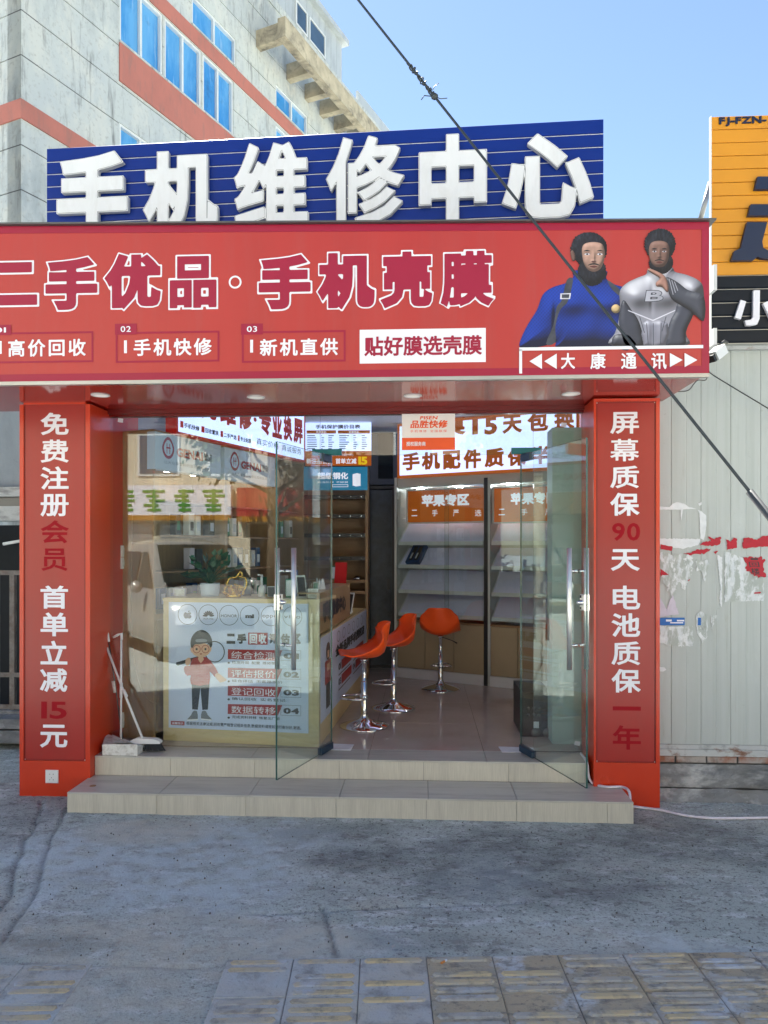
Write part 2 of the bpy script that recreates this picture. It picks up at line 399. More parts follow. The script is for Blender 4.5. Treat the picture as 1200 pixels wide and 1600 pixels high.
M['wash_white'] = layered('scraped_paste', (0.64, 0.68, 0.71, 1), [
    ((0.38, 0.42, 0.40, 1), 9.0, 0.44, 0.54, 0.95, (2.2, 2.2, .8)),
    ((0.72, 0.75, 0.78, 1), 22.0, 0.54, 0.60, 0.9, (1, 1, .6)),
    ((0.30, 0.31, 0.29, 1), 30.0, 0.60, 0.68, 0.6, (1, 1, .5))], rough=0.7, bump=0.5, bscale=60)
M['bwin'] = layered('blue_window_film', (0.045, 0.26, 0.60, 1), [
    ((0.15, 0.42, 0.72, 1), 0.55, 0.44, 0.58, 0.8, (1.6, 1.6, .5)),
    ((0.03, 0.13, 0.30, 1), 0.9, 0.56, 0.66, 0.7, (1, 1, 1)),
    ((0.35, 0.55, 0.75, 1), 2.2, 0.58, 0.66, 0.5, (3, 3, .3))], rough=0.10, bump=0.02, bscale=3)
M['nb_plaster'] = layered('blue_grey_plaster', (0.29, 0.325, 0.36, 1), [
    ((0.20, 0.22, 0.24, 1), 2.0, 0.45, 0.65, 0.7, (1.5, 1.5, 0.6)),
    ((0.06, 0.06, 0.06, 1), 14, 0.66, 0.76, 0.8, (1, 1, 1))], bump=0.3, bscale=20)
M['nb_ledge'] = layered('flaking_white_ledge', (0.48, 0.50, 0.50, 1), [
    ((0.20, 0.20, 0.20, 1), 6.0, 0.46, 0.66, 0.85, (1, 1, 3))], bump=0.5, bscale=25)
# ------------------------------------------------------------------ mesh building
LOC = {}

def tag(o, label=None, cat=None, group=None, kind=None):
    if label: o['label'] = label
    if cat: o['category'] = cat
    if group: o['group'] = group
    if kind: o['kind'] = kind
    return o

def thing(name, label, cat, loc=(0, 0, 0), group=None):
    o = bpy.data.objects.new(name, None)
    COL.objects.link(o)
    o.empty_display_size = 0.1
    o.location = Vector(loc)
    LOC[o.name] = Vector(loc)
    return tag(o, label, cat, group)

class MB:
    def __init__(s):
        s.v = []; s.f = []; s.m = []; s.sm = []
    def add(s, vs, fs, mi=0, smooth=False):
        b = len(s.v)
        s.v.extend([tuple(v) for v in vs])
        for f in fs:
            s.f.append([b + i for i in f]); s.m.append(mi); s.sm.append(smooth)
        return s
    def box(s, x0, y0, z0, x1, y1, z1, mi=0):
        return s.hexa([(x0, y0, z0), (x1, y0, z0), (x1, y1, z0), (x0, y1, z0)], [(x0, y0, z1), (x1, y0, z1), (x1, y1, z1), (x0, y1, z1)], mi)
    def hexa(s, a, b, mi=0):
        return s.add(list(a) + list(b), [(3, 2, 1, 0), (4, 5, 6, 7), (0, 1, 5, 4), (1, 2, 6, 5), (2, 3, 7, 6), (3, 0, 4, 7)], mi)
    def pbox(s, P, u0, v0, u1, v1, n0, n1, mi=0):
        """box on a plane: u,v rectangle, from depth n0 (back) to n1 (front)"""
        a = [P.pt(u0, v0, n1), P.pt(u1, v0, n1), P.pt(u1, v0, n0), P.pt(u0, v0, n0)]
        b = [P.pt(u0, v1, n1), P.pt(u1, v1, n1), P.pt(u1, v1, n0), P.pt(u0, v1, n0)]
        return s.hexa(a, b, mi)
    def bevbox(s, P, u0, v0, u1, v1, n0, n1, c=0.004, mi=0):
        """box with a chamfered front edge"""
        a = [P.pt(u0, v0, n0), P.pt(u1, v0, n0), P.pt(u1, v1, n0), P.pt(u0, v1, n0)]
        b = [P.pt(u0, v0, n1 - c), P.pt(u1, v0, n1 - c), P.pt(u1, v1, n1 - c), P.pt(u0, v1, n1 - c)]
        d = [P.pt(u0 + c, v0 + c, n1), P.pt(u1 - c, v0 + c, n1), P.pt(u1 - c, v1 - c, n1), P.pt(u0 + c, v1 - c, n1)]
        return s.add(a + b + d, [(3, 2, 1, 0), (0, 1, 5, 4), (1, 2, 6, 5), (2, 3, 7, 6), (3, 0, 4, 7),
                                 (4, 5, 9, 8), (5, 6, 10, 9), (6, 7, 11, 10), (7, 4, 8, 11), (8, 9, 10, 11)], mi)
    def quad(s, a, b, c, d, mi=0):
        return s.add([a, b, c, d], [(0, 1, 2, 3)], mi)
    def poly(s, P, pts, n0, n1=None, mi=0):
        """polygon on a plane; with n1 it is extruded from n0 to n1"""
        k = len(pts)
        if n1 is None:
            return s.add([P.pt(u, v, n0) for u, v in pts], [tuple(range(k))], mi)
        vs = [P.pt(u, v, n1) for u, v in pts] + [P.pt(u, v, n0) for u, v in pts]
        fs = [tuple(range(k)), tuple(range(2 * k - 1, k - 1, -1))] + [(i, i + k, (i + 1) % k + k, (i + 1) % k) for i in range(k)]
        return s.add(vs, fs, mi)
    def tube(s, pts, r, seg=10, mi=0, cap=True):
        pts = [Vector(p) for p in pts]
        rr = r if isinstance(r, (list, tuple)) else [r] * len(pts)
        vs = []; fs = []
        up = None
        for i, p in enumerate(pts):
            t = (pts[min(i + 1, len(pts) - 1)] - pts[max(i - 1, 0)]).normalized()
            if up is None:
                up = Vector((0, 0, 1)) if abs(t.z) < 0.9 else Vector((1, 0, 0))
            a = t.cross(up).normalized(); b = a.cross(t).normalized(); up = b
            for k in range(seg):
                w = 2 * math.pi * k / seg
                vs.append(p + (a * math.cos(w) + b * math.sin(w)) * rr[i])
        for i in range(len(pts) - 1):
            for k in range(seg):
                fs.append((i * seg + k, i * seg + (k + 1) % seg, (i + 1) * seg + (k + 1) % seg, (i + 1) * seg + k))
        s.add(vs, fs, mi, True)
        if cap:
            b = len(s.v) - len(vs)
            s.f.append([b + k for k in range(seg)][::-1]); s.m.append(mi); s.sm.append(False)
            s.f.append([b + (len(pts) - 1) * seg + k for k in range(seg)]); s.m.append(mi); s.sm.append(False)
        return s
    def lathe(s, c, prof, seg=32, mi=0, axis=None):
        """prof: list of (r, h) along +z (or axis) from centre c"""
        c = Vector(c)
        A = Vector(axis).normalized() if axis else Vector((0, 0, 1))
        x = A.orthogonal().normalized() if axis else Vector((1, 0, 0))
        y = A.cross(x)
        vs = []; fs = []
        for r, h in prof:
            for k in range(seg):
                w = 2 * math.pi * k / seg
                vs.append(c + A * h + (x * math.cos(w) + y * math.sin(w)) * r)
        for i in range(len(prof) - 1):
            for k in range(seg):
                fs.append((i * seg + k, i * seg + (k + 1) % seg, (i + 1) * seg + (k + 1) % seg, (i + 1) * seg + k))
        return s.add(vs, fs, mi, True)
    def build(s, name, mats, parent=None, local=False, label=None):
        me = bpy.data.meshes.new(name)
        off = Vector((0, 0, 0))
        if parent is not None and not local:
            p = parent
            while p is not None:
                off += p.location; p = p.parent
        vs = s.v if off.length == 0 else [(a - off.x, b - off.y, c - off.z) for a, b, c in s.v]
        me.from_pydata(vs, [], s.f)
        if not isinstance(mats, (list, tuple)): mats = [mats]
        for m in mats: me.materials.append(M[m] if isinstance(m, str) else m)
        me.polygons.foreach_set('material_index', s.m)
        me.polygons.foreach_set('use_smooth', s.sm)
        me.validate(); me.update()
        o = bpy.data.objects.new(name, me)
        COL.objects.link(o)
        if parent is not None: o.parent = parent
        if label: o['label'] = label
        return o

def clone(o, parent=None, loc=None, name=None):
    c = o.copy(); COL.objects.link(c)
    if name: c.name = name
    if parent is not None: c.parent = parent
    for ch in list(o.children): clone(ch, c)
    if loc is not None: c.location = loc
    return c

def smooth_closed(pts, n=6):
    out = []; k = len(pts)
    for i in range(k):
        p0, p1, p2, p3 = [np.array(pts[(i + j - 1) % k], float) for j in range(4)]
        for j in range(n):
            t = j / n
            out.append(tuple(0.5 * (2 * p1 + (p2 - p0) * t + (2 * p0 - 5 * p1 + 4 * p2 - p3) * t * t + (3 * p1 - p0 - 3 * p2 + p3) * t ** 3)))
    return out

def smooth_open(pts, n=8):
    pts = [Vector(p) for p in pts]
    out = []
    for i in range(len(pts) - 1):
        p0, p1, p2, p3 = pts[max(i - 1, 0)], pts[i], pts[i + 1], pts[min(i + 2, len(pts) - 1)]
        for j in range(n):
            t = j / n
            out.append(0.5 * (2 * p1 + (p2 - p0) * t + (2 * p0 - 5 * p1 + 4 * p2 - p3) * t * t + (3 * p1 - p0 - 3 * p2 + p3) * t ** 3))
    out.append(pts[-1])
    return out

# ------------------------------------------------------------------ lettering: outline of a character thickened to a bold weight
_dg = bpy.context.evaluated_depsgraph_get
GC = {}

def glyph(ch, r, res):
    key = (ch, round(r, 3), res)
    if key in GC: return GC[key]
    c = bpy.data.curves.new('g', 'FONT'); c.body = ch; c.size = 1; c.resolution_u = 3
    o = bpy.data.objects.new('g', c); COL.objects.link(o)
    dg = _dg(); dg.update()
    me = bpy.data.meshes.new_from_object(o.evaluated_get(dg))
    V = np.array([v.co[:2] for v in me.vertices]).reshape(-1, 2)
    cnt = {}
    for p in me.polygons:
        for e in p.edge_keys: cnt[e] = cnt.get(e, 0) + 1
    E = np.array([e for e, k in cnt.items() if k == 1], int).reshape(-1, 2)
    bpy.data.objects.remove(o); bpy.data.meshes.remove(me); bpy.data.curves.remove(c)
    if len(E) == 0:
        GC[key] = None; return None
    A, B = V[E[:, 0]], V[E[:, 1]]
    h = 1.0 / res
    x0, y0 = V.min(0) - r - 1.5 * h; x1, y1 = V.max(0) + r + 1.5 * h
    nx, ny = int((x1 - x0) / h) + 2, int((y1 - y0) / h) + 2
    X = x0 + np.arange(nx) * h; Y = y0 + np.arange(ny) * h
    gx, gy = np.meshgrid(X, Y)
    P = np.stack([gx.ravel(), gy.ravel()], 1)
    ins = np.zeros(len(P), bool)
    dist = np.full(len(P), 9.0)
    nb = {}
    for k, (i, j) in enumerate(E):
        nb.setdefault(i, []).append(k); nb.setdefault(j, []).append(k)
    perp = []; before = []; after = []
    for a, b in zip(A, B):
        if a[1] != b[1]:
            c1 = (a[1] > P[:, 1]) != (b[1] > P[:, 1])
            xi = a[0] + (P[:, 1] - a[1]) * (b[0] - a[0]) / (b[1] - a[1])
            ins ^= c1 & (P[:, 0] < xi)
        d = b - a; L = math.sqrt((d * d).sum()) + 1e-9
        q = P - a
        t = (q @ d) / (L * L)
        pp = np.abs(q[:, 0] * d[1] - q[:, 1] * d[0]) / L
        perp.append(pp); before.append(t < 0); after.append(t > 1)
        np.minimum(dist, np.where((t >= 0) & (t <= 1), pp, 9.0), out=dist)
    for v, ks in nb.items():                  # mitred corners
        if len(ks) != 2: continue
        k1, k2 = ks
        m1 = before[k1] if E[k1][0] == v else after[k1]
        m2 = before[k2] if E[k2][0] == v else after[k2]
        e = np.hypot(P[:, 0] - V[v][0], P[:, 1] - V[v][1])
        dd = np.where(m1 & m2, np.maximum(np.maximum(perp[k1], perp[k2]), e * 0.55), 9.0)
        np.minimum(dist, dd, out=dist)
    f = (np.where(ins, -dist, dist) - r).reshape(ny, nx)
    vs = []; fs = []; walls = []
    I = f < 0
    full = I[:-1, :-1] & I[1:, :-1] & I[:-1, 1:] & I[1:, 1:]
    anyi = I[:-1, :-1] | I[1:, :-1] | I[:-1, 1:] | I[1:, 1:]
    for j in range(ny - 1):
        i = 0
        while i < nx - 1:
            if full[j, i]:
                k = i
                while k < nx - 1 and full[j, k]: k += 1
                b = len(vs)
                vs += [(X[i], Y[j]), (X[k], Y[j]), (X[k], Y[j + 1]), (X[i], Y[j + 1])]
                fs.append((b, b + 1, b + 2, b + 3)); i = k; continue
            if anyi[j, i]:
                cs = [(i, j), (i + 1, j), (i + 1, j + 1), (i, j + 1)]
                ring = []; typ = []
                for q in range(4):
                    (i0, j0), (i1, j1) = cs[q], cs[(q + 1) % 4]
                    f0, f1 = f[j0, i0], f[j1, i1]
                    if f0 < 0: ring.append((X[i0], Y[j0])); typ.append(0)
                    if (f0 < 0) != (f1 < 0):
                        t = f0 / (f0 - f1)
                        ring.append((X[i0] + (X[i1] - X[i0]) * t, Y[j0] + (Y[j1] - Y[j0]) * t)); typ.append(1 if f0 < 0 else 2)
                b = len(vs); k = len(ring)
                vs += ring; fs.append(tuple(range(b, b + k)))
                for q in range(k):
                    if typ[q] == 1 and typ[(q + 1) % k] == 2: walls.append((b + q, b + (q + 1) % k))
            i += 1
    out = (np.array(vs), fs, walls, V[:, 0].min(), V[:, 0].max())
    GC[key] = out
    return out

def is_cjk(ch): return ord(ch) > 0x2e00

def text(P, s, u0, v0, u1, v1, n, mt, parent, name='lettering', r=0.02, res=36, depth=0.0, side=None, gap=0.0, slant=0.0, flipn=False, grow=0.0):
    """string scaled to fill the u,v box on plane P at distance n; returns the part"""
    px = 0.0; items = []
    for ch in s:
        if ch == ' ': px += 0.5 + gap; continue
        g = glyph(ch, r, res)
        if g is None: px += 0.5; continue
        if is_cjk(ch): dx = px; adv = 1.0
        else:
            dx = px - g[3] + 0.05; adv = g[4] - g[3] + 0.12
        items.append((g, dx)); px += adv + gap
    allx = np.concatenate([g[0][:, 0] + dx for g, dx in items]); ally = np.concatenate([g[0][:, 1] for g, dx in items])
    a0, a1, b0, b1 = allx.min(), allx.max(), ally.min(), ally.max()
    if grow:   # heavier copy behind: same scale, larger outline
        gx = grow * (u1 - u0) / (a1 - a0 - 2 * grow); gy = grow * (v1 - v0) / (b1 - b0 - 2 * grow)
        u0 -= gx; u1 += gx; v0 -= gy; v1 += gy
    sx = (u1 - u0) / (a1 - a0); sy = (v1 - v0) / max(1e-6, (b1 - b0))
    mb = MB()
    for g, dx in items:
        q = g[0]
        uu = u0 + (q[:, 0] + dx - a0) * sx; vv = v0 + (q[:, 1] - b0) * sy
        if slant: uu = uu + (vv - v0) * slant
        front = [P.pt(a, b, n) for a, b in zip(uu, vv)]
        mb.add(front, g[1], 0)
        if depth:
            b = len(mb.v) - len(front)
            back = [P.pt(a, c, n - depth) for a, c in zip(uu, vv)]
            vs = []; fs = []
            for i, j in g[2]:
                k = len(vs)
                vs += [front[i], front[j], back[j], back[i]]; fs.append((k, k + 1, k + 2, k + 3))
            mb.add(vs, fs, 1)
    return mb.build(name, [mt, side or mt] if depth else [mt], parent)

def tpx(P, s, x0, y0, x1, y1, n, mt, parent, **kw):
    u0, v0, u1, v1 = P.box(x0, y0, x1, y1)
    return text(P, s, u0, v0, u1, v1, n, mt, parent, **kw)

def rpx(P, x0, y0, x1, y1, n, mt, parent, name, thick=0.0):
    u0, v0, u1, v1 = P.box(x0, y0, x1, y1)
    mb = MB()
    if thick: mb.pbox(P, u0, v0, u1, v1, n - thick, n)
    else: mb.poly(P, [(u0, v0), (u1, v0), (u1, v1), (u0, v1)], n)
    return mb.build(name, mt, parent)

def ppx(P, pts, n, mt, parent, name, smooth=0, thick=0.0):
    q = [P.hit(x, y) for x, y in pts]
    if smooth: q = smooth_closed(q, smooth)
    area = sum(q[i][0] * q[(i + 1) % len(q)][1] - q[(i + 1) % len(q)][0] * q[i][1] for i in range(len(q)))
    if area < 0: q = q[::-1]
    mb = MB()
    mb.poly(P, q, n if not thick else n - thick, n if thick else None)
    return mb.build(name, mt, parent)

def ringpx(P, cx, cy, rx, w, n, mt, parent, name, seg=40):
    u, v = P.hit(cx, cy); r = abs(P.hit(cx + rx, cy)[0] - u); k = w * r / rx
    mb = MB()
    vs = []; fs = []
    for i in range(seg):
        a = 2 * math.pi * i / seg
        vs += [P.pt(u + (r + k / 2) * math.cos(a), v + (r + k / 2) * math.sin(a), n), P.pt(u + (r - k / 2) * math.cos(a), v + (r - k / 2) * math.sin(a), n)]
    for i in range(seg):
        j = (i + 1) % seg
        fs.append((2 * i, 2 * j, 2 * j + 1, 2 * i + 1))
    mb.add(vs, fs)
    return mb.build(name, mt, parent)

def framepx(P, x0, y0, x1, y1, w, n, mt, parent, name):
    u0, v0, u1, v1 = P.box(x0, y0, x1, y1)
    return frame(P, u0, v0, u1, v1, w, n, mt, parent, name)

def frame(P, u0, v0, u1, v1, w, n, mt, parent, name, n0=None):
    mb = MB()
    for a in ((u0, v0, u1, v0 + w), (u0, v1 - w, u1, v1), (u0, v0 + w, u0 + w, v1 - w), (u1 - w, v0 + w, u1, v1 - w)):
        if n0 is None: mb.poly(P, [(a[0], a[1]), (a[2], a[1]), (a[2], a[3]), (a[0], a[3])], n)
        else: mb.pbox(P, a[0], a[1], a[2], a[3], n0, n)
    return mb.build(name, mt, parent)

# value noise on arrays for the ground relief
_rs = np.random.RandomState(3)
_tab = _rs.rand(256, 256)
def vnoise(x, y):
    xi, yi = np.floor(x).astype(int), np.floor(y).astype(int)
    fx, fy = x - xi, y - yi
    fx = fx * fx * (3 - 2 * fx); fy = fy * fy * (3 - 2 * fy)
    g = lambda a, b: _tab[a % 256, b % 256]
    return (g(xi, yi) * (1 - fx) + g(xi + 1, yi) * fx) * (1 - fy) + (g(xi, yi + 1) * (1 - fx) + g(xi + 1, yi + 1) * fx) * fy
def fbm(x, y, o=4):
    s = 0; a = 0.5
    for i in range(o):
        s = s + a * vnoise(x * 2 ** i + 17 * i, y * 2 ** i + 5 * i); a *= 0.5
    return s


# printed picture pieces: the artwork's own tones live in a colour attribute of the flat print
def print_mat():
    m = bpy.data.materials.new('printed_artwork'); m.use_nodes = True
    nt = m.node_tree; b = nt.nodes['Principled BSDF']; b.inputs['Roughness'].default_value = .42
    a = _n(nt, 'ShaderNodeAttribute'); a.attribute_name = 'ink'
    nt.links.new(a.outputs['Color'], b.inputs['Base Color'])
    return m
M['artwork'] = print_mat()

def art(pts, n, base, nm, inflate=.06, smooth=4, step=.0045, extra=None, tone=None, lo=.25, hi=1.5, jag=None):
    """flat print on the sign face with a drawn, modelled look (tones chosen like the photo on the banner)"""
    q = [PS.hit(800 + x / 3.871, 340 + y / 3.871) for x, y in pts]
    if smooth: q = smooth_closed(q, smooth)
    V = np.array(q); A = V; B = np.roll(V, -1, 0)
    x0, y0 = V.min(0) - 2 * step; x1, y1 = V.max(0) + 2 * step
    X = np.arange(x0, x1, step); Y = np.arange(y0, y1, step)
    gx, gy = np.meshgrid(X, Y); ny, nx = gx.shape
    P = np.stack([gx.ravel(), gy.ravel()], 1)
    ins = np.zeros(len(P), bool); dist = np.full(len(P), 9.0)
    for a, b in zip(A, B):
        if a[1] != b[1]:
            c1 = (a[1] > P[:, 1]) != (b[1] > P[:, 1])
            ins ^= c1 & (P[:, 0] < a[0] + (P[:, 1] - a[1]) * (b[0] - a[0]) / (b[1] - a[1]))
        d = b - a; L = (d * d).sum() + 1e-12
        t = np.clip(((P - a) @ d) / L, 0, 1)
        np.minimum(dist, np.hypot(*(P - a - t[:, None] * d).T), out=dist)
    sd_ = np.where(ins, dist, -dist).reshape(ny, nx)
    if jag: sd_ = sd_ + (fbm(gx * 60, gy * 60, 3) - .5) * jag
    d = np.clip(sd_ / inflate, 0, 1)
    H = inflate * np.sqrt(np.clip(1 - (1 - d) ** 2, 0, 1))
    zx, zy = (gx - PS.hit(800, 340)[0]) , gy
    uu = (gx - q[0][0]); 
    if extra is not None: H = H + extra(gx, gy)
    gyy, gxx = np.gradient(H, step)
    nz = 1 / np.sqrt(1 + gxx ** 2 + gyy ** 2)
    li = (-gxx * -.35 + -gyy * .62 + .70) * nz
    col = np.array(base)[None, None, :] * np.clip(li / .70, lo, hi)[..., None]
    sp_ = np.clip(li, 0, 1) ** 14
    if tone is not None: col = tone(gx, gy, col, sp_)
    I = sd_ > 0
    vs = [tuple(p) for p in P]; vc = col.reshape(-1, 3).tolist(); fs = []
    f = sd_
    for j, i in zip(*np.where(I[:-1, :-1] | I[1:, :-1] | I[:-1, 1:] | I[1:, 1:])):
        cs = [(i, j), (i + 1, j), (i + 1, j + 1), (i, j + 1)]
        if all(f[b, a] > 0 for a, b in cs): fs.append([b * nx + a for a, b in cs]); continue
        ring = []
        for k in range(4):
            (i0, j0), (i1, j1) = cs[k], cs[(k + 1) % 4]
            f0, f1 = f[j0, i0], f[j1, i1]
            if f0 > 0: ring.append(j0 * nx + i0)
            if (f0 > 0) != (f1 > 0):
                t = f0 / (f0 - f1); vs.append((X[i0] + (X[i1] - X[i0]) * t, Y[j0] + (Y[j1] - Y[j0]) * t)); vc.append(list(col[j0, i0] if f0 > 0 else col[j1, i1])); ring.append(len(vs) - 1)
        if len(ring) > 2: fs.append(ring)
    used = sorted({v for fc in fs for v in fc}); mp = {v: k for k, v in enumerate(used)}
    mb = MB(); mb.add([PS.pt(vs[v][0], vs[v][1], n) for v in used], [[mp[v] for v in fc] for fc in fs])
    o = mb.build(nm, 'artwork', fs_sign)
    ca = o.data.color_attributes.new('ink', 'FLOAT_COLOR', 'POINT')
    ca.data.foreach_set('color', np.array([vc[v] + [1.0] for v in used]).ravel())
    return o

def gb(cx, cy, rx, ry, h):
    u, v = PS.hit(800 + cx / 3.871, 340 + cy / 3.871); k = abs(PS.hit(801, 340)[0] - PS.hit(800, 340)[0]) / 3.871
    return lambda x, y: h * np.exp(-(((x - u) / (rx * k)) ** 2 + ((y - v) / (ry * k)) ** 2))
def gsum(*fns): return lambda x, y: sum(f(x, y) for f in fns)

# ================================================================== THE PLACE
# ---- ground sheet with relief, joints and cracks
def build_ground():
    x = np.arange(-4.6, 4.6, 0.0142); y = np.arange(2.1, 6.6, 0.0142)
    gx, gy = np.meshgrid(x, y)
    z = (fbm(gx * 0.8 + 9, gy * 0.8, 3) - 0.45) * 0.014 + (fbm(gx * 9, gy * 9, 3) - 0.45) * 0.006 + (_rs.rand(*gx.shape) - .5) * 0.0016
    pits = fbm(gx * 26, gy * 26, 2)
    z -= np.clip(pits - 0.54, 0, 1) * 0.05
    seam = np.zeros_like(z)
    def line(ax, ay, bx, by, w, d, wob=0.0):
        nonlocal z, seam
        dx, dy = bx - ax, by - ay; L2 = dx * dx + dy * dy
        wx = (fbm(gx * 3 + 40, gy * 3, 3) - 0.45) * wob; wy = (fbm(gx * 3, gy * 3 + 70, 3) - 0.45) * wob
        px, py = gx + wx - ax, gy + wy - ay
        t = np.clip((px * dx + py * dy) / L2, 0, 1)
        dist = np.hypot(px - t * dx, py - t * dy)
        z = z - d * np.exp(-(dist / w) ** 2); seam = np.maximum(seam, np.exp(-(dist / (w * .9)) ** 2) * min(1, d / .018))
    def pl(pts, w, d, wob=0.0):
        q = [onZ(a, b, 0) for a, b in pts]
        for i in range(len(q) - 1): line(q[i].x, q[i].y, q[i + 1].x, q[i + 1].y, w, d, wob)
    pl([(505, 1418), (530, 1508)], 0.011, 0.014)
    pl([(400, 1424), (600, 1420), (820, 1410)], 0.011, 0.010, 0.1)
    pl([(0, 1500), (330, 1512)], 0.012, 0.006, 0.05)
    pl([(65, 1250), (0, 1420)], 0.013, 0.013, 0.12)
    pl([(100, 1260), (50, 1400), (-40, 1530)], 0.012, 0.012, 0.12)
    pl([(-20, 1226), (30, 1226)], 0.012, 0.014)
    pl([(1140, 1500), (1230, 1600)], 0.012, 0.01)
    # a slightly raised cement patch at the right
    ny, nx = gx.shape
    verts = np.stack([gx.ravel(), gy.ravel(), z.ravel()], 1)
    idx = np.arange(ny * nx).reshape(ny, nx)
    faces = np.stack([idx[:-1, :-1].ravel(), idx[:-1, 1:].ravel(), idx[1:, 1:].ravel(), idx[1:, :-1].ravel()], 1)
    me = bpy.data.meshes.new('pavement')
    me.vertices.add(len(verts)); me.vertices.foreach_set('co', verts.ravel())
    me.loops.add(faces.size); me.loops.foreach_set('vertex_index', faces.ravel())
    me.polygons.add(len(faces)); me.polygons.foreach_set('loop_start', np.arange(0, faces.size, 4)); me.polygons.foreach_set('loop_total', np.full(len(faces), 4))
    me.update(); me.validate()
    me.polygons.foreach_set('use_smooth', np.ones(len(faces), bool))
    me.materials.append(M['pavement'])
    # stains and repairs: each patch has its own place and ragged outline
    def blob(px, py, rx, ry, rot=0.0):
        c = onZ(px, py, 0); e = onZ(px + rx, py, 0); f = onZ(px, py - ry, 0)
        ax, ay = abs(e.x - c.x), abs(f.y - c.y)
        dx, dy = gx - c.x, gy - c.y
        u = (dx * math.cos(rot) + dy * math.sin(rot)) / ax; v = (-dx * math.sin(rot) + dy * math.cos(rot)) / ay
        d = np.hypot(u, v) + (fbm(gx * 2.5 + px, gy * 2.5 + py, 4) - .47) * 1.6
        return np.clip((1.15 - d) / .5, 0, 1)
    fine = np.clip((fbm(gx * 12 + 3, gy * 16, 4) - .30) * 3.2, 0, 1)
    lt = np.maximum.reduce([blob(300, 1340, 270, 75) * .7, blob(760, 1375, 90, 40) * .5, blob(1080, 1480, 150, 26, -.35) * .8, blob(60, 1400, 30, 100) * .5, blob(560, 1470, 200, 30) * .45, blob(1190, 1560, 60, 60) * .6])
    tn = np.maximum.reduce([blob(180, 1470, 330, 50) * .7, blob(130, 1570, 260, 50) * .6, blob(880, 1475, 260, 26) * .25, blob(230, 1300, 90, 16) * .6])
    dk = np.maximum.reduce([blob(780, 1345, 260, 50) * .8, blob(1060, 1310, 170, 40) * .75, blob(540, 1300, 120, 18) * .5, blob(90, 1475, 100, 20) * .5, blob(650, 1470, 130, 16) * .45, blob(10, 1280, 70, 50) * .5, blob(150, 1262, 260, 10) * .5])
    col = np.stack([lt.ravel() * (0.25 + .75 * fine.ravel()), tn.ravel() * (.4 + .6 * fine.ravel()), np.maximum(dk.ravel() * (.5 + .5 * fine.ravel()), seam.ravel() * .85), np.ones(gx.size)], 1)
    ca = me.color_attributes.new('patch', 'FLOAT_COLOR', 'POINT'); ca.data.foreach_set('color', col.ravel())
    o = bpy.data.objects.new('pavement', me); COL.objects.link(o)
    tag(o, 'worn grey concrete pavement with patches and joints in front of the shop', kind='structure')
    return o
pavement = build_ground()

mb = MB()
mb.add([(-120, -9, -0.03), (120, -9, -0.03), (120, 2.12, -0.03), (-120, 2.12, -0.03)], [(0, 1, 2, 3)])
mb.add([(-120, 2.12, -0.03), (-4.55, 2.12, -0.03), (-4.55, 160, -0.03), (-120, 160, -0.03)], [(0, 1, 2, 3)])
mb.add([(4.55, 2.12, -0.03), (120, 2.12, -0.03), (120, 160, -0.03), (4.55, 160, -0.03)], [(0, 1, 2, 3)])
mb.add([(-4.55, 6.55, -0.03), (4.55, 6.55, -0.03), (4.55, 160, -0.03), (-4.55, 160, -0.03)], [(0, 1, 2, 3)])
tag(mb.build('ground', 'ground'), 'plain concrete ground around the shop', kind='structure')
mb = MB(); mb.add([(-120, -13, -0.15), (120, -13, -0.15), (120, -9, -0.15), (-120, -9, -0.15)], [(0, 1, 2, 3)])
mb.add([(-120, -9, -0.15), (120, -9, -0.15), (120, -9, -0.03), (-120, -9, -0.03)], [(0, 1, 2, 3)])
tag(mb.build('road', 'road'), 'dark asphalt road behind the viewpoint', kind='structure')
mb = MB(); mb.add([(-120, -90, -0.02), (120, -90, -0.02), (120, -13, -0.02), (-120, -13, -0.02)], [(0, 1, 2, 3)])
tag(mb.build('far_pavement', 'ground'), 'pavement on the far side of the road', kind='structure')

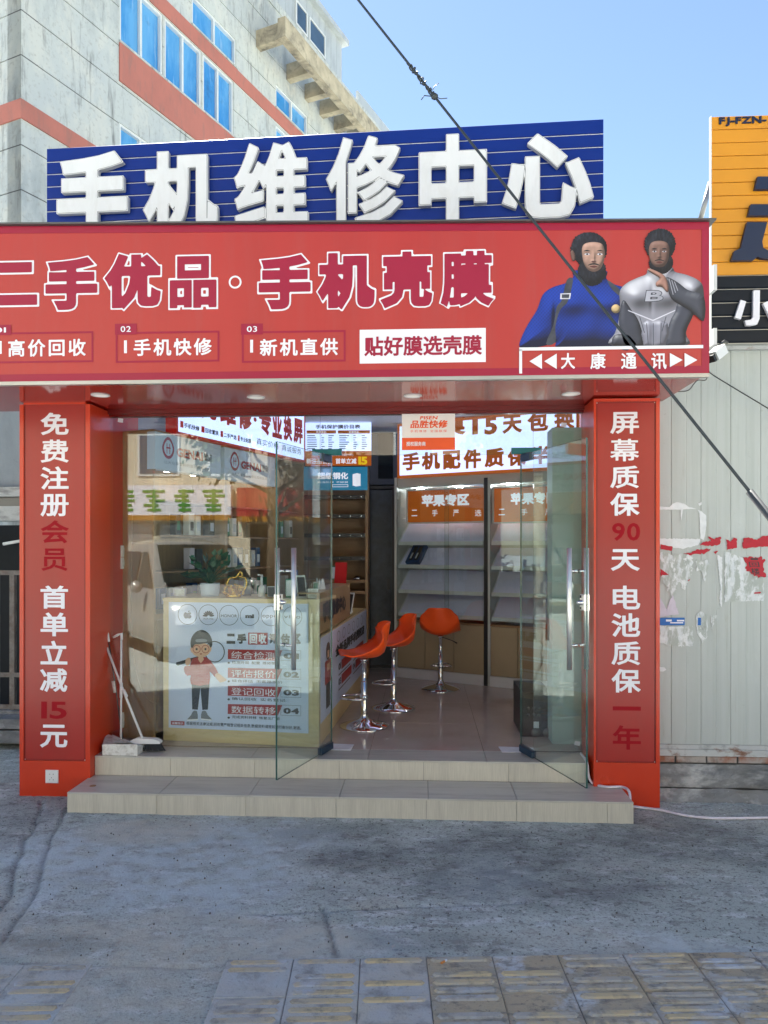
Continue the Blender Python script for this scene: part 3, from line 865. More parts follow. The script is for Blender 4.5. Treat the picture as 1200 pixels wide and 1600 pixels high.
# tactile paving tiles with raised bars
def tactile_tiles():
    q = [onZ(-200, 1560, 0), onZ(1400, 1470, 0)]
    a_ = math.radians(4.6); p_ = onZ(972, 1494, 0.0)
    L = lambda s_, t_, z_: (p_.x + math.cos(a_) * s_ - math.sin(math.radians(3.2)) * t_, p_.y + math.sin(a_) * s_ + math.cos(math.radians(3.2)) * t_, z_)
    mb = MB(); mb.hexa([L(-1.63, -.786, -.02), L(.815, -.786, -.02), L(.815, -.001, -.02), L(-1.63, -.001, -.02)], [L(-1.63, -.786, .0075), L(.815, -.786, .0075), L(.815, -.001, .0075), L(-1.63, -.001, .0075)])
    mb.build('tile_bed', mat('sandy_grout', (0.20, 0.20, 0.185, 1), 0.95, var=.3, vscale=20), pavement)
    a = math.radians(4.6)
    ux, uy = math.cos(a), math.sin(a); wx, wy = -math.sin(math.radians(3.2)), math.cos(math.radians(3.2))
    p0 = onZ(972, 1494, 0.0)
    W, D = 0.272, 0.262
    for r in range(3):
        for k in range(-10, 3):
            if k in (-7, -8): continue
            nb = 6 if k >= 0 else 5
            mb = MB()
            def loc(s, t, z): return (p0.x + ux * s + wx * t, p0.y + uy * s + wy * t, z)
            s0, s1 = k * W + 0.0015, (k + 1) * W - 0.0015
            t1, t0 = -r * D - 0.0015, -(r + 1) * D + 0.0015
            rr = random.Random(k * 7 + r)
            h = 0.013 + rr.uniform(-0.002, 0.002)
            if k < -6: h = 0.0035
            z0 = -0.02
            c = 0.0035
            lo = [loc(s0, t0, z0), loc(s1, t0, z0), loc(s1, t1, z0), loc(s0, t1, z0)]
            md = [loc(s0, t0, h - c), loc(s1, t0, h - c), loc(s1, t1, h - c), loc(s0, t1, h - c)]
            tp = [loc(s0 + c, t0 + c, h), loc(s1 - c, t0 + c, h), loc(s1 - c, t1 - c, h), loc(s0 + c, t1 - c, h)]
            mb.add(lo + md + tp, [(0, 1, 5, 4), (1, 2, 6, 5), (2, 3, 7, 6), (3, 0, 4, 7), (4, 5, 9, 8), (5, 6, 10, 9), (6, 7, 11, 10), (7, 4, 8, 11), (8, 9, 10, 11)])
            bh = 0.005 if k >= -4 else 0.0022
            for i in range(nb):
                tc = t0 + (i + 0.5) * (t1 - t0) / nb; hw = (t1 - t0) / nb * 0.37
                if rr.random() < (0.12 if k > -2 else 0.3): continue
                sa, sb = s0 + 0.012, s1 - 0.012
                pts = [(sa, tc), (sa + 0.012, tc - hw), (sb - 0.012, tc - hw), (sb, tc), (sb - 0.012, tc + hw), (sa + 0.012, tc + hw)]
                cen = [(sa + .01, tc), (sa + 0.018, tc - hw * .6), (sb - 0.018, tc - hw * .6), (sb - .01, tc), (sb - 0.018, tc + hw * .6), (sa + 0.018, tc + hw * .6)]
                mb.add([loc(p, q, h - 0.001) for p, q in pts] + [loc(p, q, h + bh) for p, q in cen],
                       [(j, (j + 1) % 6, (j + 1) % 6 + 6, j + 6) for j in range(6)] + [tuple(range(6, 12))], 1)
            mb.build('tactile_tile', ['tactile_tan' if k >= -3 else 'tactile', 'tactile_bar'], pavement)
tactile_tiles()

# ---- entrance steps, tiles
YR2, YR1 = 4.955, 4.60
ZF, ZT = 0.265, 0.132
def hx(px, Y): return PY(Y).hit(px, 1000)[0]
steps = thing('entrance_steps', 'two low beige tiled steps below the open glass doors', 'steps', (0, YR1, 0))
xl, xr = hx(105, YR1), hx(990, YR1)
mb = MB(); mb.box(xl + .012, YR1 + 0.012, -0.03, xr - .012, YR2 + 0.4, ZT - 0.012)
xl2, xr2 = hx(148, YR2), hx(918, YR2)
mb.box(xl2 + .01, YR2 + 0.012, ZT - 0.012, xr2 - .01, YR2 + 0.39, ZF - 0.012)
mb.build('step_core', 'grout', steps)
def slab(x0, y0, z0, x1, y1, z1, mt, parent, name, c=0.002):
    mb = MB()
    mb.add([(x0, y0, z0), (x1, y0, z0), (x1, y1, z0), (x0, y1, z0), (x0, y0, z1 - c), (x1, y0, z1 - c), (x1, y1, z1 - c), (x0, y1, z1 - c),
            (x0 + c, y0 + c, z1), (x1 - c, y0 + c, z1), (x1 - c, y1 - c, z1), (x0 + c, y1 - c, z1)],
           [(3, 2, 1, 0), (0, 1, 5, 4), (1, 2, 6, 5), (2, 3, 7, 6), (3, 0, 4, 7), (4, 5, 9, 8), (5, 6, 10, 9), (6, 7, 11, 10), (7, 4, 8, 11), (8, 9, 10, 11)])
    return mb.build(name, mt, parent)
j1 = [hx(p, YR1) for p in (105, 245, 384, 525, 666, 807, 949, 990)]
for a, b in zip(j1[:-1], j1[1:]):
    slab(a + .0012, YR1, -0.01 - (.006 if a > 1.2 else 0), b - .0012, YR1 + 0.011, ZT - .0115, 'tile', steps, 'riser_tile')
j1t = [hx(105, YR1), hx(248, YR1), hx(389, YR1), hx(530, YR1), hx(669, YR1), hx(808, YR1), hx(990, YR1)]
for a, b in zip(j1t[:-1], j1t[1:]):
    slab(a + .0012, YR1 - .003, ZT - .011, b - .0012, YR2 - .0005, ZT, 'tread', steps, 'tread_tile')
slab(xl2 - .25, YR2, ZT - .011, xl2 - .002, YR2 + .03, ZT, 'tread', steps, 'tread_tile')
j2 = [hx(p, YR2) for p in (148, 266, 398, 530, 662, 795, 918)]
for a, b in zip(j2[:-1], j2[1:]):
    slab(a + .0012, YR2, ZT + .001, b - .0012, YR2 + 0.011, ZF - .0115, 'tile', steps, 'riser_tile')

# ---- shop floor tiles (polished)
floor = MB().box(-2.6, YR2 + .40, 0.0, 1.53, 9.2, ZF - 0.012).build('floor', 'grout')
tag(floor, 'polished beige floor tiles inside the phone repair shop', kind='structure')
ys = [YR2 - .003, 5.215, 6.015, 6.815, 7.615, 8.415, 9.3]
xs0 = [-2.55, -1.97, -1.17, -0.37, 0.43, 1.23, 1.52]
for i in range(len(ys) - 1):
    for k in range(len(xs0) - 1):
        x0, x1 = xs0[k], xs0[k + 1]
        if i == 0: x0, x1 = max(x0, xl2), min(x1, xr2)
        if x1 - x0 < 0.02: continue
        slab(x0 + .0012, ys[i] + .001, ZF - .011, x1 - .0012, ys[i + 1] - .001, ZF, 'tread' if i == 0 else 'floor_tile', floor, 'floor_tile', 0.001)

# ---- shop building shell
shop = thing('shop_building', 'single-storey phone repair shop with an open glass front', 'shop', (0, 5.2, 0))
LWA, LWB = c2w(-1.706, 5.45), c2w(-.825, 7.59)
XL = -2.262                                 # inner face of left red wall
mb = MB(); mb.box(-2.72, 5.28, 3.06, 1.62, 9.3, 3.12); mb.build('ceiling', 'ceil', shop)
mb = MB(); mb.box(-2.72, 4.9, 3.40, 1.62, 9.3, 3.46); mb.build('roof', 'dark_wall', shop)
mb = MB(); mb.box(-2.72, 9.15, 0.0, 1.62, 9.3, 3.4); mb.build('back_wall', 'dark_wall', shop)
mb = MB(); mb.box(XL - 0.12, 5.24, 0.0, XL, 5.75, 3.06); mb.build('red_side_wall', 'inner_red', shop)
mb = MB(); mb.box(-2.7, 5.75, 0.0, -2.6, 9.15, 3.4); mb.box(-2.7, 5.24, 0.0, XL - .121, 5.75, 3.4); mb.build('left_wall', 'pale_wall', shop)
mb = MB(); mb.box(1.53, 5.27, 0.0, 1.61, 9.15, 3.4); mb.build('right_wall', 'pale_wall', shop)
mb = MB(); mb.box(-2.6, 5.2, 2.705, 1.6, 5.28, 3.40); mb.build('front_bulkhead', 'header', shop)

# ---- pillars
def pillar(pxl, pxr, pxs, side, label, chars, pan, ybot):
    P = PY(4.90)
    u0, u1 = P.hit(pxl, 950)[0], P.hit(pxr, 950)[0]
    zt = 2.675
    t = thing('sign_pillar', label, 'pillar', ((u0 + u1) / 2, 4.9, 0))
    mb = MB()
    c = 0.006
    mb.box(u0, 4.905, -0.03, u1, 5.26, zt)
    mb.build('pillar_body', 'pillar_orange', t)
    uu0, vb, uu1, vt = P.box(pan[0], pan[1], pan[2], pan[3])
    # metal facing around the recessed panel, stands 5 mm proud of the body
    mb = MB()
    mb.pbox(P, u0, -0.02, uu0 - .001, zt - .002, -.0045, 0.012)
    mb.pbox(P, uu1 + .001, -0.02, u1, zt - .002, -.0045, 0.012)
    mb.pbox(P, uu0 - .001, vt + .001, uu1 + .001, zt - .002, -.0045, 0.012)
    mb.pbox(P, uu0 - .001, -0.02, uu1 + .001, vb - .001, -.0045, 0.012)
    mb.build('facing', 'pillar_orange', t)
    MB().pbox(P, uu0, vb, uu1, vt, -.004, 0.004).build('printed_panel', 'pillar_panel', t)
    frame(P, uu0 + .004, vb + .004, uu1 - .004, vt - .004, 0.004, 0.0052, 'header', t, 'panel_bead')
    mb = MB()
    for du, dv in ((uu0 + .006, vb + .006), (uu1 - .006, vb + .006), (uu0 + .006, vt - .006), (uu1 - .006, vt - .006)):
        mb.lathe(P.pt(du, dv, .0045), [(.004, 0), (.003, .002), (.0001, .0025)], 8, axis=P.N)
    mb.build('corner_screw', 'steel', t)
    for ch, x0, y0, x1, y1, red in chars:
        tpx(P, ch, x0, y0, x1, y1, 0.0062, 'pillar_crimson' if red else 'white_print', t, name='character', r=.012 if ch == '幕' else (.018 if ch in '屏质费册电员' else .024), res=52)
    return t, P, u0, u1
pilL, PF, pl0, pl1 = pillar(32, 142, 163, 1, 'red and orange sign pillar left of the door reading free registration, with a wall socket', [
    ('免', 64, 645, 108, 680, 0), ('费', 64, 687, 108, 723, 0), ('注', 64, 729, 108, 765, 0), ('册', 64, 772, 108, 807, 0),
    ('会', 64, 813, 108, 849, 1), ('员', 65, 857, 106, 892, 1), ('首', 64, 915, 107, 951, 0), ('单', 64, 957, 107, 994, 0),
    ('立', 64, 1001, 106, 1038, 0), ('减', 63, 1044, 106, 1081, 0), ('15', 65, 1096, 105, 1123, 1), ('元', 63, 1132, 106, 1168, 0)],
    (38.5, 629, 134.5, 1188), 1245)
pilR, _, pr0, pr1 = pillar(927, 1030, 917, -1, 'red and orange sign pillar right of the door, beside the grey sheet wall', [
    ('屏', 953, 644, 998, 678, 0), ('幕', 953, 686, 998, 721, 0), ('质', 953, 728, 998, 763, 0), ('保', 953, 770, 999, 806, 0),
    ('90', 956, 817, 1000, 845, 1), ('天', 954, 858, 999, 892, 0), ('电', 957, 915, 1000, 952, 0), ('池', 955, 958, 1000, 995, 0),
    ('质', 955, 1002, 1000, 1039, 0), ('保', 955, 1045, 1001, 1082, 0), ('一', 957, 1103.5, 1001, 1110, 1), ('年', 957, 1133, 1001, 1171, 1)],
    (931, 628, 1024, 1191), 1263)
# wall socket on the left pillar
us = PF.box(73, 1202, 93, 1222.5)
sk = MB().bevbox(PF, us[0], us[1], us[2], us[3], 0.012, 0.022, 0.004).build('wall_socket', 'white_plastic', pilL)
mb = MB()
uc = (us[0] + us[2]) / 2; vc = (us[1] + us[3]) / 2
for du, dv, w, h in ((-.012, .018, .002, .006), (.012, .018, .002, .006), (0, -.006, .002, .006), (-.012, -.02, .002, .006), (.012, -.02, .002, .006)):
    mb.pbox(PF, uc + du - w, vc + dv - h / 2, uc + du + w, vc + dv + h / 2, 0.0215, 0.0225)
mb.build('socket_hole', 'black', sk)

# ---- soffit with downlights
YS = 4.26
ZS = 2.685
mb = MB()
xS1 = PY(YS).hit(1108, 583)[0]
xs = [-3.4, -2.0, -1.0, 0.0, 0.75, xS1 - .004]
soff = thing('canopy_soffit', 'glossy red soffit under the shop sign above the doors', 'soffit', (0, 4.7, ZS))
for a, b in zip(xs[:-1], xs[1:]):
    MB().box(a + .001, YS + .012, ZS, b - .001, 5.19, ZS + .015).build('soffit_panel', 'soffit', soff)
hatch = [onZ(x, y, ZS - .002) for x, y in ((188, 609), (290, 609), (312, 625), (200, 625))]
for cx, cy in ((157, 617), (400, 620), (645, 618), (892, 615)):
    p = onZ(cx, cy, ZS)
    d = thing('downlight', {157: 'round white downlight in the red soffit above the left pillar edge', 400: 'round downlight in the soffit, above the left door',
                            645: 'round downlight in the soffit above the hanging white sticker', 892: 'round downlight in the soffit beside the right pillar'}[cx], 'downlight', p, 'downlights in the red soffit')
    MB().lathe(p, [(0.058, -.001), (0.060, -.005), (0.047, -.007), (0.045, -.002)], 32).build('trim_ring', 'white_plastic', d)
    MB().lathe(p, [(0.046, -.0025), (0.0001, -.0025)], 32).build('lens', 'soft_lamp', d)

# header rail
hdr = MB()
hdr.box(XL - .02, 5.19, 2.640, 1.40, 5.25, ZS + .016)
hdr.box(XL - .02, 5.165, 2.655, 1.40, 5.1895, ZS - .001)
tag(hdr.build('header_rail', 'header'), 'dark red header rail along the top of the glass front', 'rail')

# ---- main red fascia sign
fs = thing('shop_sign', 'long red fascia sign with crimson border across the top of the shop', 'sign', (0, YS, ZS))
PS = PY(YS)
uL = -3.4; uR = PS.hit(1108, 583)[0]
vB = PS.hit(1108, 583)[1] - .0; vTR = PS.hit(1106, 347)[1]; vTL = PS.hit(0, 354)[1]
u0px = PS.hit(0, 354)[0]
def vtop(u): return vTR + (vTL - vTR) * (uR - u) / (uR - u0px)
def sgn_poly(pts, n0, n1, mt, nm):
    mb = MB(); mb.poly(PS, pts, n0, n1); return mb.build(nm, mt, fs)
sgn_poly([(uL, vB), (uR, vB), (uR, vtop(uR)), (uL, vtop(uL))], -.010, 0.0, 'red_sign', 'sign_face')
# side box behind the face
sgn_poly([(uR - .012, vB + .004), (uR - .002, vB + .004), (uR - .002, vtop(uR) - .004), (uR - .012, vtop(uR) - .004)], -.62, -.0105, 'alu', 'side_sheet')
BW = 0.042
sgn_poly([(uL, vtop(uL) - BW), (uR, vtop(uR) - BW), (uR, vtop(uR)), (uL, vtop(uL))], 0.0005, .0025, 'sign_border', 'border')
sgn_poly([(uL, vB), (uR, vB), (uR, vB + BW), (uL, vB + BW)], 0.0005, .0025, 'sign_border', 'border')
sgn_poly([(uR - BW, vB + BW), (uR, vB + BW), (uR, vtop(uR) - BW), (uR - BW, vtop(uR) - BW)], 0.0005, .0025, 'sign_border', 'border')
sgn_poly([(uL, vB - .022), (uR, vB - .022), (uR, vB - .001), (uL, vB - .001)], -.03, .004, 'alu', 'bottom_trim')
sgn_poly([(uL, vtop(uL) + .001), (uR + .03, vtop(uR) + .001), (uR + .03, vtop(uR) + .010), (uL, vtop(uL) + .012)], -.66, .03, 'alu_dark', 'top_flashing')
for ch, x0, y0, x1, y1 in (('二', -40, 408, 61, 480), ('手', 69, 400, 155, 487), ('优', 161, 394, 254, 486), ('品', 263, 398, 341, 484),
                           ('手', 402, 396, 488, 486), ('机', 494, 393, 588, 486), ('壳', 592, 391, 678, 484), ('膜', 686, 390, 774, 482)):
    tpx(PS, ch, x0 + 2.5, y0 + 2.5, x1 - 2.5, y1 - 2.5, 0.002, 'white_print', fs, name='character_outline', r=0.086, res=48, grow=0.032)
    tpx(PS, ch, x0 + 2.5, y0 + 2.5, x1 - 2.5, y1 - 2.5, 0.004, 'sign_crimson', fs, name='character', r=.040 if ch in '品膜' else 0.054, res=48)
ringpx(PS, 367.5, 441, 8.6, 2.8, 0.002, 'white_print', fs, 'ring_dot')
for (bx0, by0, bx1, by1), (tx0, ty0, tx1, ty1), num, s, (sx0, sy0, sx1, sy1), bar in (
        ((-30, 519, 146, 567), (-30, 508, 18, 524), '01', '高价回收', (13, 530, 134, 557), (-1, 533, 3, 553)),
        ((181, 518, 343, 566), (180, 506, 214, 523), '02', '手机快修', (209, 529, 331, 556), (194, 532, 198.5, 552)),
        ((378, 517, 540, 566), (377, 506, 411, 523), '03', '新机直供', (406, 529, 528, 556), (391, 531, 395.5, 551))):
    framepx(PS, bx0, by0, bx1, by1, 0.011, 0.002, 'sign_crimson', fs, 'caption_frame')
    rpx(PS, tx0, ty0, tx1, ty1, 0.0035, 'sign_crimson', fs, 'number_tab')
    tpx(PS, num, (tx0 + 9) if tx0 > 0 else -8, ty0 + 4, tx1 - 9 if tx0 > 0 else 10, ty1 - 4, 0.005, 'white_print', fs, r=0.012, res=26)
    tpx(PS, s, sx0, sy0, sx1, sy1, 0.002, 'white_print', fs, r=0.022, res=34, gap=0.12)
    rpx(PS, *bar, 0.002, 'white_print', fs, 'caption_bar')
rpx(PS, 562, 514, 759, 567, 0.002, 'white_print', fs, 'white_caption_box')
tpx(PS, '贴好膜选壳膜', 569, 525, 753, 556, 0.0035, 'sign_crimson', fs, r=0.026, res=34)
rpx(PS, 811, 541.5, 1098, 546.5, 0.007, 'white_print', fs, 'white_line')
rpx(PS, 811, 546.5, 815.5, 584, 0.007, 'white_print', fs, 'white_line')
for a in (827, 850): ppx(PS, [(a, 565), (a + 19.5, 553), (a + 19.5, 577)], 0.007, 'white_print', fs, 'arrow')
for a in (1046, 1069): ppx(PS, [(a, 552), (a + 20, 563), (a, 574)], 0.007, 'white_print', fs, 'arrow')
for s, a, b in (('大', 876, 898), ('康', 922, 946), ('通', 970, 994), ('讯', 1017, 1041)):
    tpx(PS, s, a, 552, b, 577, 0.007, 'white_print', fs, name='character', r=0.02, res=34)

# two printed figures: a bearded man in a blue jumper and a bearded man in a silver suit
fs_sign = fs
def P2(n, mt, nm, pts, sm=5): return ppx(PS, [(800 + x / 3.871, 340 + y / 3.871) for x, y in pts], n, mt, fs, nm, smooth=sm)
def knit(x, y, c, sp_):
    k = .5 + .5 * np.sin(x * 330) * np.sin(y * 300)
    return c * (0.62 + .62 * k)[..., None] * (.85 + .35 * fbm(x * 5, y * 5, 3))[..., None]
def metal(x, y, c, sp_):
    return c * (.75 + .5 * fbm(x * 9, y * 9, 3))[..., None] + sp_[..., None] * .35
def skin(x, y, c, sp_): return c * (.80 + .45 * fbm(x * 40, y * 40, 3))[..., None] + sp_[..., None] * .05
def hairt(x, y, c, sp_): return c * (.3 + 2.4 * fbm(x * 120, y * 45, 3) ** 2)[..., None] + (np.clip(fbm(x * 90 + 7, y * 30, 2) - .6, 0, 1) * .35)[..., None] * np.array([.6, .7, 1.0])
BL = (0.004, 0.030, 0.26)
art([(48, 786), (60, 720), (100, 640), (150, 560), (185, 470), (240, 425), (330, 395), (370, 360), (380, 320), (565, 320), (570, 370), (620, 405), (680, 425), (720, 470), (720, 783), (600, 783), (400, 784), (270, 784), (265, 757), (235, 765), (150, 785)], .003, BL, 'printed_jumper', .11, 4,
    extra=gsum(gb(370, 520, 110, 60, .05), gb(590, 520, 100, 60, .05), gb(200, 560, 60, 90, .03), gb(470, 650, 60, 90, .02), gb(260, 640, 14, 120, -.03)), tone=knit, lo=.12)
P2(.0036, 'charcoal_print', 'printed_strap', [(330, 380), (368, 372), (352, 460), (330, 520), (290, 560), (262, 660), (262, 755), (205, 765), (250, 650), (270, 540), (300, 500)], 3)
P2(.0036, 'charcoal_print', 'printed_strap', [(575, 380), (610, 400), (660, 450), (650, 475), (600, 430)], 3)
P2(.0040, 'silver_light', 'printed_buckle', [(292, 460), (356, 458), (350, 494), (290, 494)], 0)
P2(.0044, 'charcoal_print', 'printed_buckle', [(301, 466), (347, 465), (343, 488), (300, 488)], 0)
art([(627 + 27 * math.cos(a), 553 + 27 * math.sin(a)) for a in [i * math.pi / 6 for i in range(12)]], .0040, (.55, .40, .20), 'printed_badge', .02, 2)
def hair(cx, cy, w, h, n, seed, jag=9):
    rr = random.Random(seed); pts = []
    for i in range(72):
        a = 2 * math.pi * i / 72
        r = 1 + (rr.uniform(0.0, jag / 100.) if i % 2 else 0)
        pts.append((cx + w * r * math.cos(a) * (1 - 0.06 * math.sin(a)), cy + h * r * math.sin(a)))
    art(pts, n, (.016, .018, .028), 'printed_hair', .05, 0, tone=hairt, step=.0035, hi=2.2)
hair(465, 195, 108, 104, .0046, 1); hair(482, 330, 84, 84, .0047, 2, 10)
art([(352, 215), (366, 200), (382, 230), (380, 262), (364, 262)], .0049, (.16, .09, .075), 'printed_ear', .012, 3, .003)
art([(422, 190), (440, 160), (492, 150), (540, 160), (556, 190), (560, 230), (550, 280), (530, 315), (494, 330), (456, 315), (434, 280), (424, 235)], .0054, (.40, .24, .19), 'printed_face', .03, 4, .0028, tone=skin,
    extra=gsum(gb(492, 245, 9, 30, .012), gb(492, 266, 14, 9, .008), gb(452, 225, 18, 9, -.006), gb(530, 225, 18, 9, -.006), gb(440, 270, 22, 22, .005), gb(544, 270, 22, 22, .005)), lo=.3, hi=1.5)
P2(.0060, 'hair_print', 'printed_eyebrow', [(430, 206), (450, 198), (474, 205), (450, 206)]); P2(.0060, 'hair_print', 'printed_eyebrow', [(510, 205), (532, 198), (552, 206), (532, 206)])
for cx in (453, 530):
    P2(.0060, 'silver_light', 'printed_eye_white', [(cx - 17, 224), (cx, 217), (cx + 17, 224), (cx, 230)]); P2(.0064, 'hair_print', 'printed_pupil', [(cx - 6, 224), (cx, 218), (cx + 6, 224), (cx, 230)])
P2(.0058, 'face_dark', 'printed_nose', [(478, 268), (486, 264), (498, 264), (506, 268), (492, 273)])
P2(.0062, 'mouth_print', 'printed_mouth', [(468, 298), (486, 293), (500, 293), (516, 298), (494, 306)])
P2(.0059, 'hair_print', 'printed_moustache', [(456, 292), (476, 280), (510, 280), (530, 292), (512, 289), (494, 287), (474, 289)])
art([(608, 778), (622, 700), (640, 640), (652, 540), (650, 450), (690, 400), (760, 365), (810, 345), (830, 310), (960, 300), (985, 330), (1060, 350), (1130, 385), (1157, 440), (1157, 620), (1095, 590), (1050, 700), (1045, 778)], .0050, (.27, .27, .33), 'printed_suit', .09, 4, tone=metal,
    extra=gsum(gb(760, 480, 80, 60, .045), gb(930, 480, 80, 60, .045), gb(1100, 430, 50, 60, .04), gb(845, 500, 12, 70, -.012)), lo=.15)
for pts in ([(668, 500), (720, 560), (770, 640), (790, 775), (690, 775), (660, 700), (645, 620)], [(1000, 520), (985, 570), (950, 640), (930, 775), (1042, 776), (1050, 690), (1095, 590), (1100, 530), (1050, 500)], [(610, 776), (618, 712), (690, 710), (720, 730), (745, 776)]):
    art(pts, .0056, (.045, .05, .075), 'printed_suit_panel', .035, 3, tone=metal, lo=.2)
art([(790, 640), (850, 625), (940, 640), (925, 776), (795, 776)], .0057, (.24, .24, .31), 'printed_waist', .03, 2, tone=metal, extra=gsum(gb(825, 700, 14, 70, .008), gb(895, 700, 14, 70, .008)), lo=.3)
P2(.0060, 'silver_light', 'printed_suit_line', [(700, 560), (850, 620), (985, 560), (985, 566), (850, 628), (700, 566)], 0)
for xs_ in ((812, 640, 822, 770), (900, 640, 896, 770), (852, 640, 854, 775), (770, 600, 800, 700), (930, 600, 905, 690)):
    P2(.0062, 'charcoal_print', 'printed_suit_line', [(xs_[0] - 2, xs_[1]), (xs_[0] + 2, xs_[1]), (xs_[2] + 2, xs_[3]), (xs_[2] - 2, xs_[3])], 0)
u0, v0, u1, v1 = PS.box(800 + 798 / 3.871, 340 + 440 / 3.871, 800 + 922 / 3.871, 340 + 512 / 3.871)
text(PS, 'B', u0, v0, u1 - .01, v1, .0066, 'charcoal_print', fs, r=0.06, res=40, slant=.15)
text(PS, 'B', u0 + .004, v0 + .004, u1 - .014, v1 - .004, .0072, 'silver_print', fs, r=0.02, res=40, slant=.15)
hair(893, 170, 92, 98, .0064, 3); hair(900, 280, 72, 62, .0065, 4, 10)
art([(828, 180), (845, 152), (888, 143), (930, 152), (948, 180), (948, 225), (938, 270), (912, 300), (866, 300), (838, 270), (826, 225)], .0070, (.20, .11, .09), 'printed_face', .028, 4, .0028, tone=skin,
    extra=gsum(gb(888, 222, 8, 26, .010), gb(888, 240, 12, 8, .006), gb(858, 205, 15, 8, -.005), gb(918, 205, 15, 8, -.005)), lo=.3, hi=1.5)
P2(.0076, 'hair_print', 'printed_eyebrow', [(840, 194), (858, 187), (876, 193), (858, 194)]); P2(.0076, 'hair_print', 'printed_eyebrow', [(902, 193), (920, 187), (938, 194), (920, 194)])
for cx in (859, 918):
    P2(.0074, 'silver_print', 'printed_eye_white', [(cx - 13, 208), (cx, 203), (cx + 13, 208), (cx, 213)]); P2(.0078, 'hair_print', 'printed_pupil', [(cx - 5, 208), (cx, 203), (cx + 5, 208), (cx, 213)])
P2(.0074, 'mouth_print', 'printed_mouth', [(868, 272), (888, 267), (908, 272), (888, 279)])
P2(.0073, 'hair_print', 'printed_moustache', [(858, 266), (876, 256), (900, 256), (920, 266), (888, 262)])
art([(930, 362), (1000, 395), (1060, 440), (1157, 480), (1157, 628), (1080, 570), (980, 510), (950, 470), (935, 420)], .0078, (.055, .06, .085), 'printed_sleeve', .045, 4, tone=metal, lo=.2)
for k in range(3): P2(.0084, 'silver_print', 'printed_cuff_line', [(945 + 16 * k, 372 + 9 * k), (949 + 16 * k, 372 + 9 * k), (974 + 14 * k, 468 - 12 * k), (970 + 14 * k, 470 - 12 * k)], 0)
art([(820, 312), (850, 318), (905, 345), (930, 372), (945, 430), (935, 455), (905, 425), (872, 420), (868, 396), (890, 372), (850, 345), (822, 326)], .0090, (.38, .20, .16), 'printed_hand', .02, 4, .0028, tone=skin, lo=.2)

# ---- blue sign above
tilt = math.radians(2.4)
pO = PY(5.62).hit(943, 300)
PB = Plane((pO[0], 5.62, 0), (math.cos(tilt), -math.sin(tilt), 0))
bs = thing('slatted_sign', 'dark blue slatted sign with six big white raised characters above the red sign', 'sign', (0, 5.6, 3.3))
bu0 = PB.hit(73, 290)[0]; bu1 = 0.0
bvt = PB.hit(943, 186)[1]; bvb = 3.30
tz = PB.hit(73, 232)[1]
MB().pbox(PB, bu0 + .004, bvb, bu1 - .004, bvt - .006, -.022, -.0095).build('backing_sheet', 'letter_white', bs)
v = bvt; k = 0
while v > bvb:
    h = 0.100 if k else 0.112
    sk_ = 0.0
    mb = MB(); mb.bevbox(PB, bu0, v - h + 0.008, bu1, v, -.009, 0.0, .003)
    mb.build('slat', 'blue_slat', bs); v -= h; k += 1
for ch, x0, y0, x1, y1 in (('手', 88, 237, 200, 377), ('机', 223, 235, 341, 367), ('维', 365, 222, 482, 362), ('修', 509, 212, 632, 356),
                           ('中', 654, 209, 761, 358), ('心', 784, 208, 928, 341)):
    u0, v0, u1, v1 = PB.off(.05).box(x0, y0, x1, y1)
    rr_ = {'手': .048, '机': .046, '维': .034, '修': .030, '中': .048, '心': .046}[ch]
    text(PB, ch, u0, v0, u1, v1, 0.050, 'letter_white', bs, name='character_body', r=rr_, res=64, depth=0.040, side='letter_side')
    text(PB, ch, u0 + .005, v0 + .005, u1 - .005, v1 - .005, 0.0515, 'letter_line', bs, name='character_rim', r=rr_ - .006, res=64)
    text(PB, ch, u0 + .008, v0 + .008, u1 - .008, v1 - .008, 0.0530, 'letter_white', bs, name='character', r=rr_ - .0095, res=64)
# posts behind the blue sign
for f_ in (0.1, 0.5, 0.9):
    u = bu0 + (bu1 - bu0) * f_
    MB().pbox(PB, u - .025, 3.46, u + .025, bvt - .05, -.11, -.0225).build('support_post', 'alu', bs)
# ================================================================== GLASS FRONT
YG = 5.21
PG = PY(YG)
gf = thing('glass_shopfront', 'fixed frameless glass panes and transom around the open doorway', 'shopfront', (0, YG, ZF))
ZTR = 2.352
def pane(x0, z0, x1, z1, name='glass_pane', P=PG, parent=None, th=0.010):
    mb = MB()
    mb.pbox(P, x0, z0, x1, z1, -th / 2, th / 2)
    for i in (0, 1, 3, 5): mb.m[i] = 1
    # faces order: bottom, top, front, right, back, left
    o = mb.build(name, ['glass', 'glass_edge'], parent or gf)
    return o
xa = PG.hit(164, 900)[0]; xb = PG.hit(500, 900)[0]; xc = PG.hit(833.5, 900)[0]; xd = PG.hit(919, 900)[0]
pane(xa, ZF + .004, xb, 2.638)
pane(xc, ZF + .004, xd, 2.638)
pane(xb + .003, ZTR, xc - .003, 2.638, 'transom_pane')
MB().pbox(PG, xa - .02, ZF, xa + .004, 2.64, -.02, .02).build('edge_channel', 'alu', gf)
MB().pbox(PG, xd - .004, ZF, xd + .012, 2.64, -.02, .02).build('edge_channel', 'alu', gf)
for x0, x1 in ((488, 534), (799, 845)):
    a, b = PG.hit(x0, 700)[0], PG.hit(x1, 700)[0]
    MB().bevbox(PG, a, ZTR + .002, b, ZTR + .045, -.018, .018, .003).build('patch_fitting', 'teal', gf)

